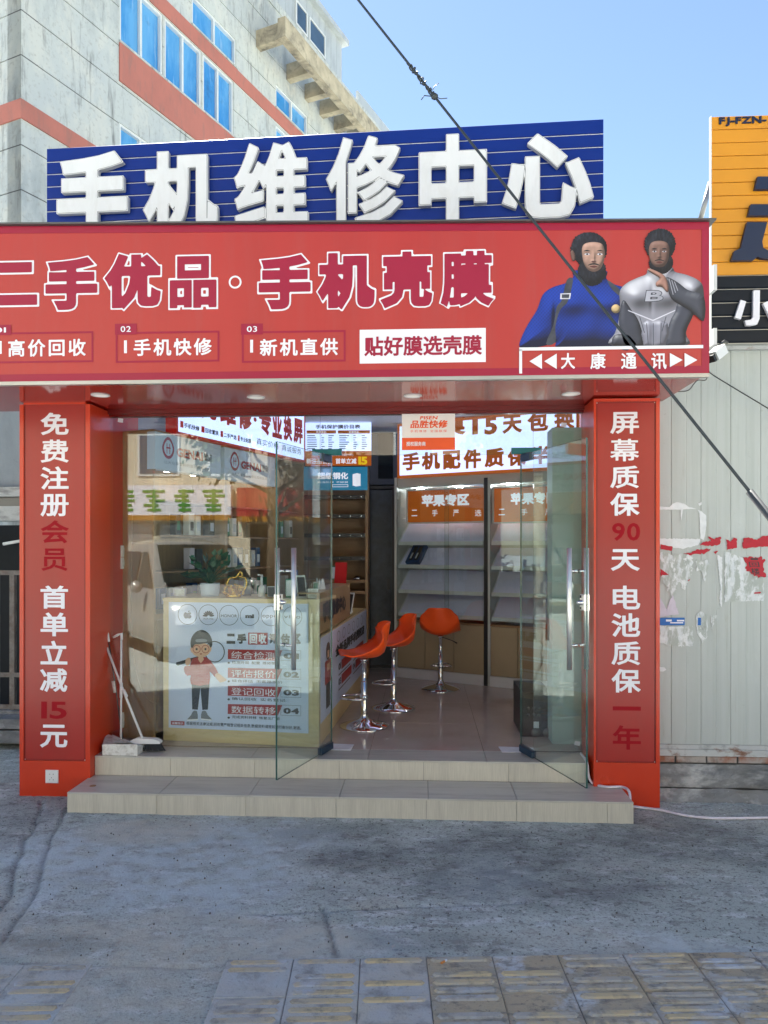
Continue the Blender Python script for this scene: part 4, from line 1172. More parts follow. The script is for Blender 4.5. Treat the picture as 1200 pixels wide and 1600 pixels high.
def door(label, pxh, pxf, pyf, handle_px, lock_px, flip):
    """open leaf: hinge on the glass line, free edge swung out to the street"""
    H = PG.hit(pxh, 1000); hinge = PG.pt(H[0], 0)
    zb = ZF + .012
    fr = onZ(pxf, pyf, zb); fr.z = 0
    U = (fr - hinge) if flip else (hinge - fr)
    w = U.length
    O = hinge if flip else fr
    P = Plane(O, U)
    t = thing('glass_door', label, 'door', (hinge.x, hinge.y, ZF), 'open glass doors')
    pane(0, zb, w, ZTR - .006, 'door_pane', P, t, 0.012)
    def uh(px): return P.hit(px, 950)[0]
    uhd = uh(handle_px)
    z0, z1 = P.hit(handle_px, 1046)[1], P.hit(handle_px, 856)[1]
    for sgn in (-1, 1):
        hd = MB().tube([P.pt(uhd, z0, .058 * sgn), P.pt(uhd, z1, .058 * sgn)], .0155, 16).build('pull_handle', 'steel', t)
        for zz in (z0 + (z1 - z0) * .2, z0 + (z1 - z0) * .81):
            MB().tube([P.pt(uhd, zz, .007 * sgn), P.pt(uhd, zz, .03 * sgn), P.pt(uhd, zz, .05 * sgn)], [.011, .007, .008], 12).build('standoff', 'chrome', hd)
    ul = uh(lock_px); zl = P.hit(lock_px, 941)[1]
    ul = (w - .026) if flip else .026
    lk = MB().bevbox(P, ul - .026, zl - .048, ul + .026, zl + .048, -.018, .018, .004).build('lock', 'steel', t)
    MB().lathe(P.pt(ul, zl, .018), [(0.016, 0), (0.016, .012), (0.010, .016), (.010, .03), (0.0001, .03)], 20, axis=P.N).build('lock_cylinder', 'chrome', lk)
    mb = MB()
    for dz in (-.034, .034): mb.pbox(P, ul - .02, zl + dz - .008, ul - .004, zl + dz + .008, .0182, .0192)
    mb.build('lock_slot', 'black', lk)
    hx0, hx1 = (0.0, .19) if flip else (w - .19, w)
    MB().bevbox(P, hx0, zb - .008, hx1, zb + .040, -.016, .016, .003).build('bottom_patch', 'navy_film', t)
    MB().bevbox(P, hx0 + .03, ZTR - .055, hx1 - .03, ZTR - .002, -.016, .016, .003).build('top_patch', 'navy_film', t)
    return t, P, w
doorL, PDL, wL = door('left glass door leaf swung out toward the street, in front of the counter', 518, 432, 1219, 446, 434, False)
doorR, PDR, wR = door('right glass door leaf swung out beside the right pillar', 814, 917, 1232, 903, 911, True)

# hanging sticker on the transom
PK = PY(YG - .012)
st = thing('brand_sticker', 'white and orange repair service placard stuck on the transom glass', 'placard', PK.pt(PK.hit(669, 672)[0], 2.5))
u0, v0, u1, v1 = PK.box(628, 642.5, 711, 703)
MB().pbox(PK, u0, v0, u1, v1, -.006, 0).build('placard_board', 'sticker_white', st)
u0, v0, u1, v1 = PK.box(628, 684, 711, 703)
MB().poly(PK, [(u0, v0), (u1, v0), (u1, v1), (u0, v1)], .001).build('orange_strip', 'sticker_orange', st)
tpx(PK, 'PISEN', 656, 650, 683, 655.5, .001, 'sticker_orange', st, r=.03, slant=.2, res=24)
tpx(PK, '品胜快修', 641, 656.5, 699, 669, .001, 'sticker_orange', st, r=.03, slant=.12)
tpx(PK, '手机维修 全国联保', 641, 671.5, 698, 675.5, .001, 'sticker_orange', st, r=.0, res=22, gap=.2)
tpx(PK, '授权服务商', 635, 690, 665, 697, .002, 'white_print', st, r=.02, res=24)
for n_, (a, b), l in (('glass_label', (188, 657), 'tiny white label stuck high on the left glass pane'), ('glass_label', (881, 664), 'tiny white label high on the right glass pane'), ('glass_label', (902, 1162), 'tiny white label low on the right glass pane'), ('glass_label', (595, 641), 'tiny white label at the top middle of the transom')):
    u, v = PK.hit(a, b)
    sz = .020 if n_ and a != 595 else .008
    o = MB().poly(PK, [(u - sz, v - sz * .5), (u + sz * .9, v - sz * .8), (u + sz, v + sz * .7), (u - sz * .8, v + sz * .9)], -.004, -.002).build(n_, 'paper')
    tag(o, l, 'label')

# ================================================================== INTERIOR
def plane_from(A, B):
    return Plane((A.x, A.y, 0), (B.x - A.x, B.y - A.y, 0))
PL = plane_from(LWA, LWB); LLW = (LWB - LWA).length
# left display cabinet run
dc = thing('display_cabinet', 'light oak glass-fronted display cabinet along the left inner wall', 'cabinet', (LWA.x, LWA.y, ZF))
ZC = 2.575
D_ = 0.34
MB().pbox(PL, 0, ZF, .022, ZC, -D_, 0).build('side_panel', 'oak', dc)
seams = [.022, 0.93, 1.78, LLW]
for u in seams[1:]:
    MB().pbox(PL, u - .022, ZF, u + .022 if u != LLW else u, ZC, -D_, -.002).build('upright', 'oak', dc)
MB().pbox(PL, .022, ZF, LLW, ZC, -D_ - .02, -D_).build('back_panel', 'oak', dc)
MB().pbox(PL, .022, ZC - .025, LLW, ZC, -D_, -.004).build('top_panel', 'oak', dc)
MB().pbox(PL, .022, 1.16, LLW, 1.20, -D_, -.001).build('worktop', 'oak', dc)
for i in range(3):
    MB().pbox(PL, seams[i] + .024, ZF + .05, seams[i + 1] - .024, 1.155, -.02, -.004).build('cabinet_door', 'oak', dc)
for zz in (1.50, 1.78, 2.05):
    for i in range(3): MB().pbox(PL, seams[i] + .024, zz, seams[i + 1] - .024, zz + .012, -D_ + .002, -.05).build('shelf', 'brown', dc)
# brand header lightboxes
for (x0, y00, y01, x1, y10, y11), lab in (((240, 674, 732, 343, 696, 748), 'first grey lightbox with a brand name, nearest to the street'), ((349, 698, 749, 428, 716, 761), 'second grey lightbox with a brand name, further inside')):
    ua, ub = PL.hit(x0, 700)[0], PL.hit(x1, 700)[0]
    za, zb_ = PL.hit((x0 + x1) / 2, (y01 + y11) / 2)[1], PL.hit((x0 + x1) / 2, (y00 + y10) / 2)[1]
    hb = thing('brand_lightbox', lab + ' on the oak cabinet', 'lightbox', PL.pt(ua, za), 'grey brand lightboxes')
    MB().pbox(PL, ua, za, ub, zb_, -.06, .012).build('lit_face', 'light_grey', hb)
    w = ub - ua; h = zb_ - za
    text(PL, 'GENAI', ua + w * .30, za + h * .42, ua + w * .70, za + h * .68, .014, 'brand_red', hb, r=.05)
    text(PL, '歌奈', ua + w * .72, za + h * .44, ua + w * .85, za + h * .68, .014, 'grey_ink', hb, r=.03)
    text(PL, '让大众享受好的音乐耳机生活', ua + w * .12, za + h * .18, ua + w * .82, za + h * .27, .014, 'grey_ink', hb, r=.0, res=22)
    uc, vc = ua + w * .18, za + h * .62
    for rr_, m_, n_ in ((1, 'brand_red', .014), (.72, 'light_grey', .0145)):
        q = [(uc + .085 * w * rr_ * math.cos(a) * (1 - .25 * max(0, math.sin(a))), vc + h * .30 * rr_ * math.sin(a)) for a in [2 * math.pi * i / 28 for i in range(28)]]
        MB().poly(PL, q, n_).build('logo_drop', m_, hb)
    for du in (-.02, .02): MB().poly(PL, [(uc + du * w - .004, vc - h * .16), (uc + du * w + .004, vc - h * .16), (uc + du * w + .004, vc + h * .12), (uc + du * w - .004, vc + h * .12)], .015).build('logo_bar', 'brand_red', hb)
    MB().poly(PL, [(uc - .03 * w, vc - .006), (uc + .03 * w, vc - .006), (uc + .03 * w, vc + .006), (uc - .03 * w, vc + .006)], .0155).build('logo_bar', 'brand_red', hb)
for a, b in ((263, 740), (304, 746), (362, 753.5), (393, 758)):
    u, v = PL.off(-.12).hit(a, b)
    p = PL.pt(u, 2.30, -.12)
    o = MB().lathe(p, [(.034, 0), (.034, -.008), (0.0001, -.008)], 20).build('cabinet_lamp', 'cabinet_glow')
    tag(o, {263: 'small lit spotlight at the street end of the oak cabinet', 304: 'second small lit spotlight in the oak cabinet', 362: 'third small lit spotlight in the oak cabinet', 393: 'fourth small lit spotlight, furthest inside the oak cabinet'}[a], 'lamp', 'lit spotlights in the oak cabinet')
# accessories hanging in the cabinet
rr = random.Random(5)
cols = ['white_plastic', 'paper', 'green_box', 'black', 'navy_box', 'pink_paper', 'dirty_white']
names = {'white_plastic': 'white', 'paper': 'off-white', 'green_box': 'green', 'black': 'black', 'navy_box': 'navy', 'pink_paper': 'lilac', 'dirty_white': 'mottled white'}
hooks = []
for row, (z0, hh) in enumerate(((1.22, .20), (1.52, .19), (1.80, .18))):
    u = .08; nth = 0
    while u < LLW - .12:
        w = rr.uniform(.06, .085)
        if rr.random() < (.8 if row == 0 else .42) and not any(abs(u - s_) < .09 for s_ in seams):
            m_ = rr.choice(cols)
            o = MB().bevbox(PL, u, z0, u + w, z0 + hh * rr.uniform(.8, 1), -.16, -.10, .004).build('accessory_box', m_)
            mb = MB().poly(PL, [(u + w * .2, z0 + hh * .2), (u + w * .8, z0 + hh * .2), (u + w * .8, z0 + hh * .6), (u + w * .2, z0 + hh * .6)], -.099)
            mb.build('box_window', rr.choice(['black', 'green_box', 'light_grey', 'poster']), o)
            nth += 1
            order = ['first', 'second', 'third', 'fourth', 'fifth', 'sixth', 'seventh', 'eighth', 'ninth', 'tenth', 'eleventh', 'twelfth', 'thirteenth', 'fourteenth', 'fifteenth', 'sixteenth', 'seventeenth', 'eighteenth', 'nineteenth', 'twentieth', 'last', 'last', 'last'][nth - 1]
            tag(o, '%s boxed accessory, %s from the street on the %s of the oak cabinet' % (names[m_], order, ('worktop', 'lower shelf', 'upper shelf')[row]), 'box', 'boxed accessories on the oak cabinet shelves')
        u += w + rr.uniform(.01, .04)

# lightbox over the cabinets: 手机维修·专业换屏
lb = thing('wall_lightbox', 'lit white lightbox with red repair lettering above the oak cabinet', 'lightbox', PL.pt(0, 2.6))
PLb = PL.off(.05)
ua = PLb.hit(278, 672)[0]; ub = PLb.hit(476, 700)[0]
zlo, zhi = 2.585, 3.04
MB().pbox(PLb, ua, zlo, ub, zhi, -.10, -.001).build('lit_face', 'light_white', lb)
frame(PLb, ua - .02, zlo - .02, ub + .01, zhi + .012, .02, .003, 'red_ink', lb, 'frame', -.10)
chs = '手机维修·专业换屏'
cw = [(268, 300), (310, 350), (343, 370), (371, 393), (396, 403), (404, 425), (425, 441), (441, 456), (458, 474)]
for ch, (x0, x1) in zip(chs, [(270, 296), (300, 338), (343, 368), (371, 393), (395.5, 400.5), (404, 423), (425, 440), (442.5, 456), (458, 472.5)]):
    u0 = PLb.hit(x0, 680)[0]; u1 = PLb.hit(x1, 680)[0]
    if ch == '·': text(PLb, '●', u0, 2.83, u1, 2.87, .004, 'red_ink', lb, name='dot', r=0, res=20); continue
    text(PLb, ch, u0, 2.735, u1, 2.985, .004, 'red_ink', lb, name='character', r=.05, res=40)
for s, x0, x1, k in (('手机快修', 287, 311, 281), ('回收置换', 320, 341, 314), ('二手严选', 349, 369, 344), ('专业贴膜', 375, 392, 371)):
    u0, u1 = PLb.hit(x0, 700)[0], PLb.hit(x1, 700)[0]
    text(PLb, s, u0, 2.625, u1, 2.665, .004, 'ink', lb, r=.03, res=26)
    uk = PLb.hit(k, 700)[0]; ke = PLb.hit(x0 - 1, 700)[0]
    MB().poly(PLb, [(uk, 2.622), (ke, 2.622), (ke, 2.672), (uk, 2.672)], .004).build('icon_square', 'red_ink', lb)
u0, u1 = PLb.hit(400, 700)[0], PLb.hit(470, 710)[0]
text(PLb, '真实价格 真诚服务', u0, 2.63, u1, 2.69, .004, 'ink', lb, r=.0, res=26, slant=.1)

# back shelf unit facing the street
A = c2w(-.90, 8.02); B = c2w(-.165, 8.0)
PBk = plane_from(A, B)
ub = PBk.hit(575, 800)[0]
zb = lambda y: PBk.hit(520, y)[1]
bk = thing('back_shelf_unit', 'brown wooden shelf unit with a teal header at the back left of the shop', 'shelf unit', (A.x, A.y, ZF))
MB().pbox(PBk, 0, ZF, ub, zb(728), -.36, -.33).build('back_panel', 'brown', bk)
MB().pbox(PBk, ub - .03, ZF, ub, zb(728), -.33, 0).build('side_panel', 'oak', bk)
MB().pbox(PBk, 0, ZF, .03, zb(728), -.33, 0).build('side_panel', 'oak', bk)
for y in (776, 806, 836, 872, 908, 925, 960):
    MB().pbox(PBk, .031, zb(y) - .02, ub - .031, zb(y) + .012, -.329, -.02).build('shelf', 'brown', bk)
    if y < 900:
        mb = MB(); mb.pbox(PBk, .031, zb(y) - .026, ub - .031, zb(y) + .018, -.0195, -.004); mb.build('hook_rail', 'black', bk)
        mb = MB()
        for i in range(6):
            uu = .07 + i * (ub - .14) / 5
            mb.tube([PBk.pt(uu, zb(y), -.003), PBk.pt(uu, zb(y) - .005, .05)], .005, 6)
        mb.build('hook', 'chrome', bk)
th_ = thing('teal_lightbox', 'lit teal header with white lettering above the brown shelves', 'lightbox', PBk.pt(0, zb(766)))
x0u = PBk.hit(471, 750)[0]
MB().pbox(PBk, max(0, x0u), zb(766), ub - .005, zb(730), .001, .03).build('lit_face', 'lit_teal', th_)
PBf = PBk.off(.03)
tpx(PBf, '超级钢化', 496, 738, 544, 749, .002, 'lit_white_ink', th_, r=.04)
tpx(PBf, '高清防爆 不碎屏', 496, 752, 544, 755, .002, 'lit_white_ink', th_, r=.0, res=20)
framepx(PBf, 519, 757, 544, 761, .005, .002, 'lit_white_ink', th_, 'pill_frame')
mb = MB()
for dx, dy in ((0, 0), (2.2, .6), (4.4, 1.2)):
    q = [PBf.hit(551 + dx, 741 + dy), PBf.hit(559 + dx, 739 + dy), PBf.hit(559 + dx, 758 + dy), PBf.hit(551 + dx, 759 + dy)]
    mb.poly(PBf, q[::-1], .002 + dx * .0005)
mb.build('printed_glass_stack', 'lit_white_ink', th_)
# price board above
pb_ = thing('price_board', 'lit white price list board with orange strip above the teal header', 'board', PBk.pt(.1, zb(728)))
x0u = PBf.hit(477, 690)[0]; x1u = PBf.hit(580, 690)[0]
MB().pbox(PBk, x0u, zb(705), x1u, zb(661), .0, .03).build('lit_face', 'light_white', pb_)
MB().pbox(PBk, x0u, zb(728), x1u, zb(705.3), .0, .03).build('orange_face', 'lit_orange', pb_)
tpx(PBf, '手机保护膜价目表', 493, 663.5, 563, 670, .002, 'grey_ink', pb_, r=.035)
for a, b in ((479, 525), (528, 578)): rpx(PBf, a, 672.5, b, 677.5, .002, 'orange_ink', pb_, 'table_header')
tpx(PBf, '苹果手机', 494, 673.5, 510, 676.7, .003, 'lit_white_ink', pb_, r=.02, res=20)
tpx(PBf, '安卓手机', 545, 673.5, 561, 676.7, .003, 'lit_white_ink', pb_, r=.02, res=20)
rr = random.Random(2)
mb = MB()
for r_ in range(7):
    y = 680 + r_ * 3.4
    for a, b in ((480, 497), (502, 508), (513, 522), (530, 546), (552, 560), (565, 574)):
        q = [PBf.hit(a, y + 1.4), PBf.hit(b - rr.uniform(0, 5), y + 1.4), PBf.hit(b - 3, y), PBf.hit(a, y)]
        mb.poly(PBf, [q[0], (q[1][0], q[0][1]), (q[1][0], q[3][1]), q[3]], .002)
mb.build('table_row', 'grey_ink', pb_)['kind'] = 'stuff'
tpx(PBf, '新注册会员 首单立减', 479, 716, 557, 725, .002, 'lit_white_ink', pb_, r=.03)
tpx(PBf, '15', 560, 713.5, 574, 726, .002, 'yellow_ink', pb_, r=.05)
tpx(PBf, '不含高端机型(9折)', 512, 709, 552, 713, .002, 'lit_white_ink', pb_, r=.01, res=20)

# storage cupboard and dark door at the back
PW = Plane(c2w(0, 8.75), c2w(1, 0))
cu = thing('wall_cupboard', 'grey wall cupboard with dark window above the dark back door', 'cupboard', PW.pt(PW.hit(578, 760)[0], 2.4))
u0, v0, u1, v1 = PW.box(576, 662, 624, 757)
MB().pbox(PW, u0, v0, u1, 3.05, -.2, 0).build('cupboard_body', 'dark_wall', cu)
u0, v0, u1, v1 = PW.box(591, 672, 614, 748)
MB().pbox(PW, u0, v0, u1, v1, .001, .012).build('window_pane', 'car_glass', cu)
bd = thing('back_door', 'dark patterned door at the back between the shelves', 'door', PW.pt(PW.hit(597, 1000)[0], ZF))
u0, v0, u1, v1 = PW.box(579, 766, 613, 1030)
MB().pbox(PW, u0, ZF + .001, u1, v1, -.03, 0).build('door_panel', mat('dark_blue_door', (0.028, 0.04, 0.055, 1), .4, var=.6, vscale=9, bump=.2), bd)
frame(PW, u0 - .04, ZF + .001, u1 + .03, v1 + .05, .035, .02, 'black', bd, 'door_frame', -.03)
MB().pbox(PW, u1 - .06, 1.2, u1 - .03, 1.32, .001, .03).build('door_handle', 'black', bd)
MB().pbox(PW, u1 + .031, ZF, u1 + .34, 3.05, -.1, -.01).build('partition_strip', 'pale_wall', shop)

# ---- right slanted wall of white shelves
RA = c2w(.156, 8.17); RB = c2w(1.386, 7.45)
PR = plane_from(RA, RB)
uX = lambda px, y=900: PR.hit(px, y)[0]
zR = lambda px, y: PR.hit(px, y)[1]
RL = uX(900)
su = thing('shelf_wall_unit', 'pale display unit of slanted white shelves along the back right wall', 'shelf unit', (RA.x, RA.y, ZF))
MB().pbox(PR, -.01, ZF, RL, 2.46, -.34, -.30).build('back_panel', 'pale_wall', su)
MB().pbox(PR, -.03, ZF, -.001, 2.47, -.34, .03).build('side_panel', 'pale_wall', su)
um = uX(760)
MB().pbox(PR, um - .02, ZF, um + .02, 2.42, -.30, .02).build('upright', 'black', su)
MB().pbox(PR, um + .021, ZF, um + .05, 2.42, -.29, .015).build('upright', 'pale_wall', su)
MB().pbox(PR, -.001, zR(690, 760), RL, 2.47, -.3, .0).build('top_rail', 'pale_wall', su)
for a, b in ((-.001, um - .021), (um + .051, RL)):
    MB().pbox(PR, a, ZF + .001, b, ZF + .105, -.28, .035).build('plinth', 'white_plastic', su)
    ztop = zR(690, 974)
    MB().pbox(PR, a, ztop, b, ztop + .02, -.28, .02).build('counter_strip', 'brown', su)
    n = 3
    for i in range(n):
        ww = (b - a) / n
        MB().bevbox(PR, a + i * ww + .003, ZF + .108, a + (i + 1) * ww - .003, ztop - .004, -.26, .015, .003).build('cabinet_door', 'beige_door', su)
trays = [(817, 850), (857, 887), (893, 927), (931, 964)]
for (yb, yl) in trays:
    for a, b in ((.01, um - .03), (um + .06, RL)):
        zl, zk = zR(690, yl), zR(690, yb)
        # slanted board: low lip in front, back edge high
        def q(u, v, n): return PR.pt(u, v, n)
        mb = MB()
        zk2 = zl + (zk - zl) * 0.98
        bn = -.24; fn = .0
        mb.hexa([q(a, zl, fn), q(b, zl, fn), q(b, zk2, bn), q(a, zk2, bn)], [q(a, zl + .012, fn), q(b, zl + .012, fn), q(b, zk2 + .012, bn), q(a, zk2 + .012, bn)])
        tr = mb.build('slanted_shelf', 'tray', su)
        MB().pbox(PR, a, zl - .012, b, zl + .028, fn + .0005, fn + .010).build('shelf_lip', 'white_plastic', tr)
        mb = MB()
        for uu in (a, b - .006):
            mb.hexa([q(uu, zl + .013, fn), q(uu + .006, zl + .013, fn), q(uu + .006, zk2 + .013, bn), q(uu, zk2 + .013, bn)],
                    [q(uu, zl + .035, fn), q(uu + .006, zl + .035, fn), q(uu + .006, zk2 + .035, bn), q(uu, zk2 + .035, bn)])
        mb.build('shelf_cheek', 'white_plastic', tr)
# sliding glass on the unit
for i, (a, b) in enumerate(((.0, um * .60), (um * .56, um - .022), (um + .052, RL - .3))):
    mb = MB(); mb.pbox(PR, a, ztop + .03, b, 2.36, .022 + .008 * (i % 2), .027 + .008 * (i % 2))
    for k_ in (0, 1, 3, 5): mb.m[k_] = 1
    mb.build('sliding_pane', ['glass', 'glass_edge'], su)
# orange headers
PRf = PR.off(.0)
for x0, y0, x1, y1, lab in ((636, 765, 755, 815, 'orange lit header on the left shelf bay of the back wall'), (771, 762, 905, 815, 'orange lit header on the right shelf bay, partly behind the door glass')):
    t = thing('orange_header', lab, 'sign', PR.pt(uX(x0), 2.2), 'orange headers over the shelves')
    u0, u1 = uX(x0, 790), uX(min(x1, 880), 790); v0, v1 = zR((x0 + x1) / 2 if x1 < 800 else 800, y1), zR((x0 + x1) / 2 if x1 < 800 else 800, y0)
    MB().pbox(PR, u0, v0, u1, v1, -.10, -.02).build('lit_face', 'lit_orange', t)
    frame(PR, u0 - .016, v0 - .016, u1 + .016, v1 + .016, .014, -.01, 'white_plastic', t, 'frame', -.10)
    w, h = um - .03, v1 - v0
    Pq = PR.off(-.019)
    if x0 < 700:
        tpx(Pq, '苹果专区', 659, 772, 733, 791, .001, 'lit_white_ink', t, r=.05, res=40)
        for s, a, b in (('二', 643, 652), ('手', 675, 684), ('严', 708, 717), ('选', 742, 752)): tpx(Pq, s, a, 796.5, b, 806.5, .001, 'lit_white_ink', t, r=.01)
    else:
        tpx(Pq, '苹果专区', 798, 769, 872, 788, .001, 'lit_white_ink', t, r=.05, res=40)
        for s, a, b in (('二', 779, 789), ('手', 814, 824), ('严', 852, 862)): tpx(Pq, s, a, 795, b, 805, .001, 'lit_white_ink', t, r=.01)
for px in (660, 720, 800):
    u, v = PR.off(-.1).hit(px, 760)
    o = MB().lathe(PR.pt(u, zR(690, 760) - .001, -.06), [(.04, 0), (.04, -.008), (0.0001, -.008)], 20).build('shelf_lamp', 'lamp')
    tag(o, {660: 'lit spotlight over the left end of the white shelves', 720: 'lit spotlight over the middle of the white shelves', 800: 'lit spotlight over the right bay of white shelves'}[px], 'lamp', 'lit spotlights over the white shelves')
# big lightbox above the shelves
wl = thing('warranty_lightbox', 'large lit white lightbox with orange warranty lettering above the white shelves', 'lightbox', PR.pt(0, 2.48))
PRb = PR.off(.08)
u0 = PRb.hit(621, 740)[0]; u1 = PRb.hit(905, 735)[0]; v0 = PRb.hit(700, 743)[1]
MB().pbox(PRb, u0 + .02, v0 + .02, u1, 3.035, -.08, -.001).build('lit_face', 'light_white', wl)
frame(PRb, u0, v0, u1, 3.05, .028, .004, 'lit_orange', wl, 'frame', -.08)
for ch, a, b, yt, yb in (('手', 629, 656, 707, 735), ('机', 659, 688, 706, 734), ('配', 692, 720, 704, 733), ('件', 724, 752, 702, 732), ('质', 757, 788, 700, 730), ('保', 793, 822, 699, 728), ('半', 829, 860, 697, 725), ('年', 866, 898, 695, 723)):
    tpx(PRb, ch, a, yt, b, yb, .003, 'orange_ink', wl, name='character', r=.045, res=40)
for ch, a, b, yt, yb in (('贴', 645, 675, 652, 684), ('膜', 678, 728, 648, 681), ('1', 738, 747, 652, 679), ('5', 757, 777, 651, 679), ('天', 785, 816, 648, 677), ('包', 824, 857, 644, 674), ('换', 866, 898, 640, 671)):
    tpx(PRb, ch, a, yt, b, yb, .003, 'orange_ink', wl, name='character', r=.045, res=40)
# pale partition by the right pane
PM = PY(5.42)
u0 = PM.hit(863, 900)[0]; u1 = 1.52
mp_ = thing('pale_partition', 'tall pale mint partition box behind the right glass pane', 'partition', (u0, 5.42, ZF))
MB().pbox(PM, u0, ZF + .001, u1, PM.hit(880, 668)[1], -.22, 0).build('partition_body', 'mint', mp_)
# black safe box
PSf = PY(5.62)
u0, u1 = PSf.hit(815, 1100)[0], PSf.hit(861, 1100)[0]
sf = thing('black_appliance', 'black box appliance with small controls on the floor behind the right door', 'appliance', (u0, 5.62, ZF))
zt_ = PSf.hit(840, 1082)[1]
MB().pbox(PSf, u0, ZF + .002, u1, zt_, -.5, 0).build('case', 'black', sf)
mb = MB()
for i in range(6): mb.lathe(PSf.pt(u0 + .05 + .04 * (i % 3), zt_ - .12 - .05 * (i // 3), .0005), [(.012, 0), (.010, .012), (.0001, .012)], 14, axis=PSf.N)
mb.build('control_knob', 'alu_dark', sf)
MB().pbox(PSf, u0 + .09, zt_ - .27, u0 + .13, zt_ - .22, .0005, .002).build('rating_label', 'paper', sf)
mb = MB()
for k in (0, 1): mb.lathe(PSf.pt(u0 + .1 + .09 * k, ZF + .04, .02), [(.03, 0), (.035, .01), (.03, .02), (0.0001, .02)], 16, axis=PSf.N)
mb.build('castor', 'alu_dark', sf)

# ---- counter
CA, CB = c2w(-1.640, 5.47), c2w(-.468, 5.275)
PC = plane_from(CA, CB); LC = (CB - CA).length
CE = c2w(-.185, 7.85)
PD = plane_from(CB, CE); LD = (CE - CB).length
ct = thing('service_counter', 'pale wooden service counter with posters on its two faces', 'counter', (CA.x, CA.y, ZF))
zc = 1.325
MB().pbox(PC, 0, ZF + .001, LC, zc - .022, -.02, 0).build('front_panel', 'oak_pale', ct)
MB().pbox(PC, 0, ZF + .001, .02, zc - .022, -.50, -.0205).build('end_panel', 'oak_pale', ct)
MB().pbox(PC, -.004, zc - .0215, LC + .004, zc, -.52, .004).build('front_top', 'oak_pale', ct)
MB().pbox(PD, .022, ZF + .001, LD, 1.05, -.02, 0).build('side_front_panel', 'oak_pale', ct)
MB().pbox(PD, .53, 1.0505, LD + .003, 1.075, -.50, .003).build('side_top', 'oak_pale', ct)
ub_ = PD.hit(547, 940)[0]
MB().pbox(PD, .022, 1.0755, ub_, 1.36, -.02, .0).build('raised_board', 'oak', ct)
MB().pbox(PD, .022, 1.3605, ub_ + .002, 1.372, -.16, .002).build('raised_top', 'oak', ct)
MB().pbox(PD, LD - .02, ZF + .001, LD, 1.05, -.50, -.0205).build('end_panel', 'oak_pale', ct)
MB().pbox(PD, .022, 1.06, .04, 1.325, -.3, -.0205).build('inner_panel', 'oak_pale', ct)
tpx(PD, '手机', 504, 938, 521, 971, .002, 'ink', ct, r=.06, name='lettering')
u0, u1 = PD.hit(503.5, 950)[0], PD.hit(540, 940)[0]
bpy.data.objects.remove(ct.children[-1])
text(PD, '手机维修中心', u0 + .01, 1.15, u1, 1.29, .002, 'ink', ct, r=.06)

# poster on the counter front
po = thing('recycling_poster', 'pale blue poster of four numbered steps with a cartoon man, on the counter front', 'poster', PC.pt(.1, .4, 0))
u0, u1 = PC.hit(264, 1040)[0], PC.hit(482, 1040)[0]
v0, v1 = PC.hit(370, 1141)[1], PC.hit(370, 942)[1]
MB().pbox(PC, u0, v0, u1, v1, .001, .004).build('poster_sheet', 'poster', po)
PCf = PC.off(.0045)
Zp = lambda x, y: (250 + x / 4.8, 920 + y / 4.8)
def tz_(s, x0, y0, x1, y1, mt, **kw):
    a, b = Zp(x0, y0); c, d = Zp(x1, y1)
    return tpx(PCf, s, a, b, c, d, .001 + kw.pop('n', 0), mt, po, **kw)
for i, cx in enumerate((207, 362, 517, 672, 830, 993)):
    x, y = Zp(cx, 192 + i * 3)
    ringpx(PCf, x, y, 14.8, .75, .001, 'ink', po, 'logo_ring')
def pz(n, mt, nm, pts, sm=4): return ppx(PCf, [Zp(x, y) for x, y in pts], n, mt, po, nm, smooth=sm)
pz(.001, 'ink', 'fruit_logo', [(180, 185), (192, 176), (207, 181), (222, 176), (234, 182), (228, 194), (236, 208), (226, 222), (207, 220), (190, 222), (178, 205)])
pz(.001, 'ink', 'fruit_leaf', [(208, 174), (214, 166), (222, 163), (219, 172)])
for k in range(8):
    a = math.radians(12 + k * 22.3)
    cx, cy = 364, 208
    c_, s_ = math.cos(a), math.sin(a)
    pz(.001, 'ink', 'petal', [(cx + 8 * c_, cy - 8 * s_), (cx + 26 * c_ - 6 * s_, cy - 26 * s_ - 6 * c_), (cx + 42 * c_ - 4 * s_, cy - 42 * s_ - 4 * c_), (cx + 42 * c_ + 4 * s_, cy - 42 * s_ + 4 * c_), (cx + 26 * c_ + 6 * s_, cy - 26 * s_ + 6 * c_)], 3)
tz_('HUAWEI', 325, 218, 400, 230, 'ink', r=0, res=24)
tz_('HONOR', 457, 192, 578, 214, 'ink', r=.01)
tz_('mi', 640, 190, 706, 220, 'ink', r=.07)
tz_('oppo', 768, 196, 880, 224, 'ink', r=.01)
tz_('vivo', 930, 196, 1054, 222, 'ink', r=.01)
for s, a, b, m_, r_ in (('二', 500, 565, 'ink', .07), ('手', 580, 648, 'ink', .07), ('回', 672, 730, 'white_print', .05), ('收', 740, 800, 'white_print', .05), ('评', 820, 880, 'ink', .07), ('估', 905, 975, 'ink', .07), ('区', 990, 1055, 'ink', .07)):
    tz_(s, a, 336, b, 412, m_, r=r_, n=.002)
pz(.002, 'brand_red', 'red_box', [(662, 328), (808, 330), (808, 420), (662, 418)], 0)
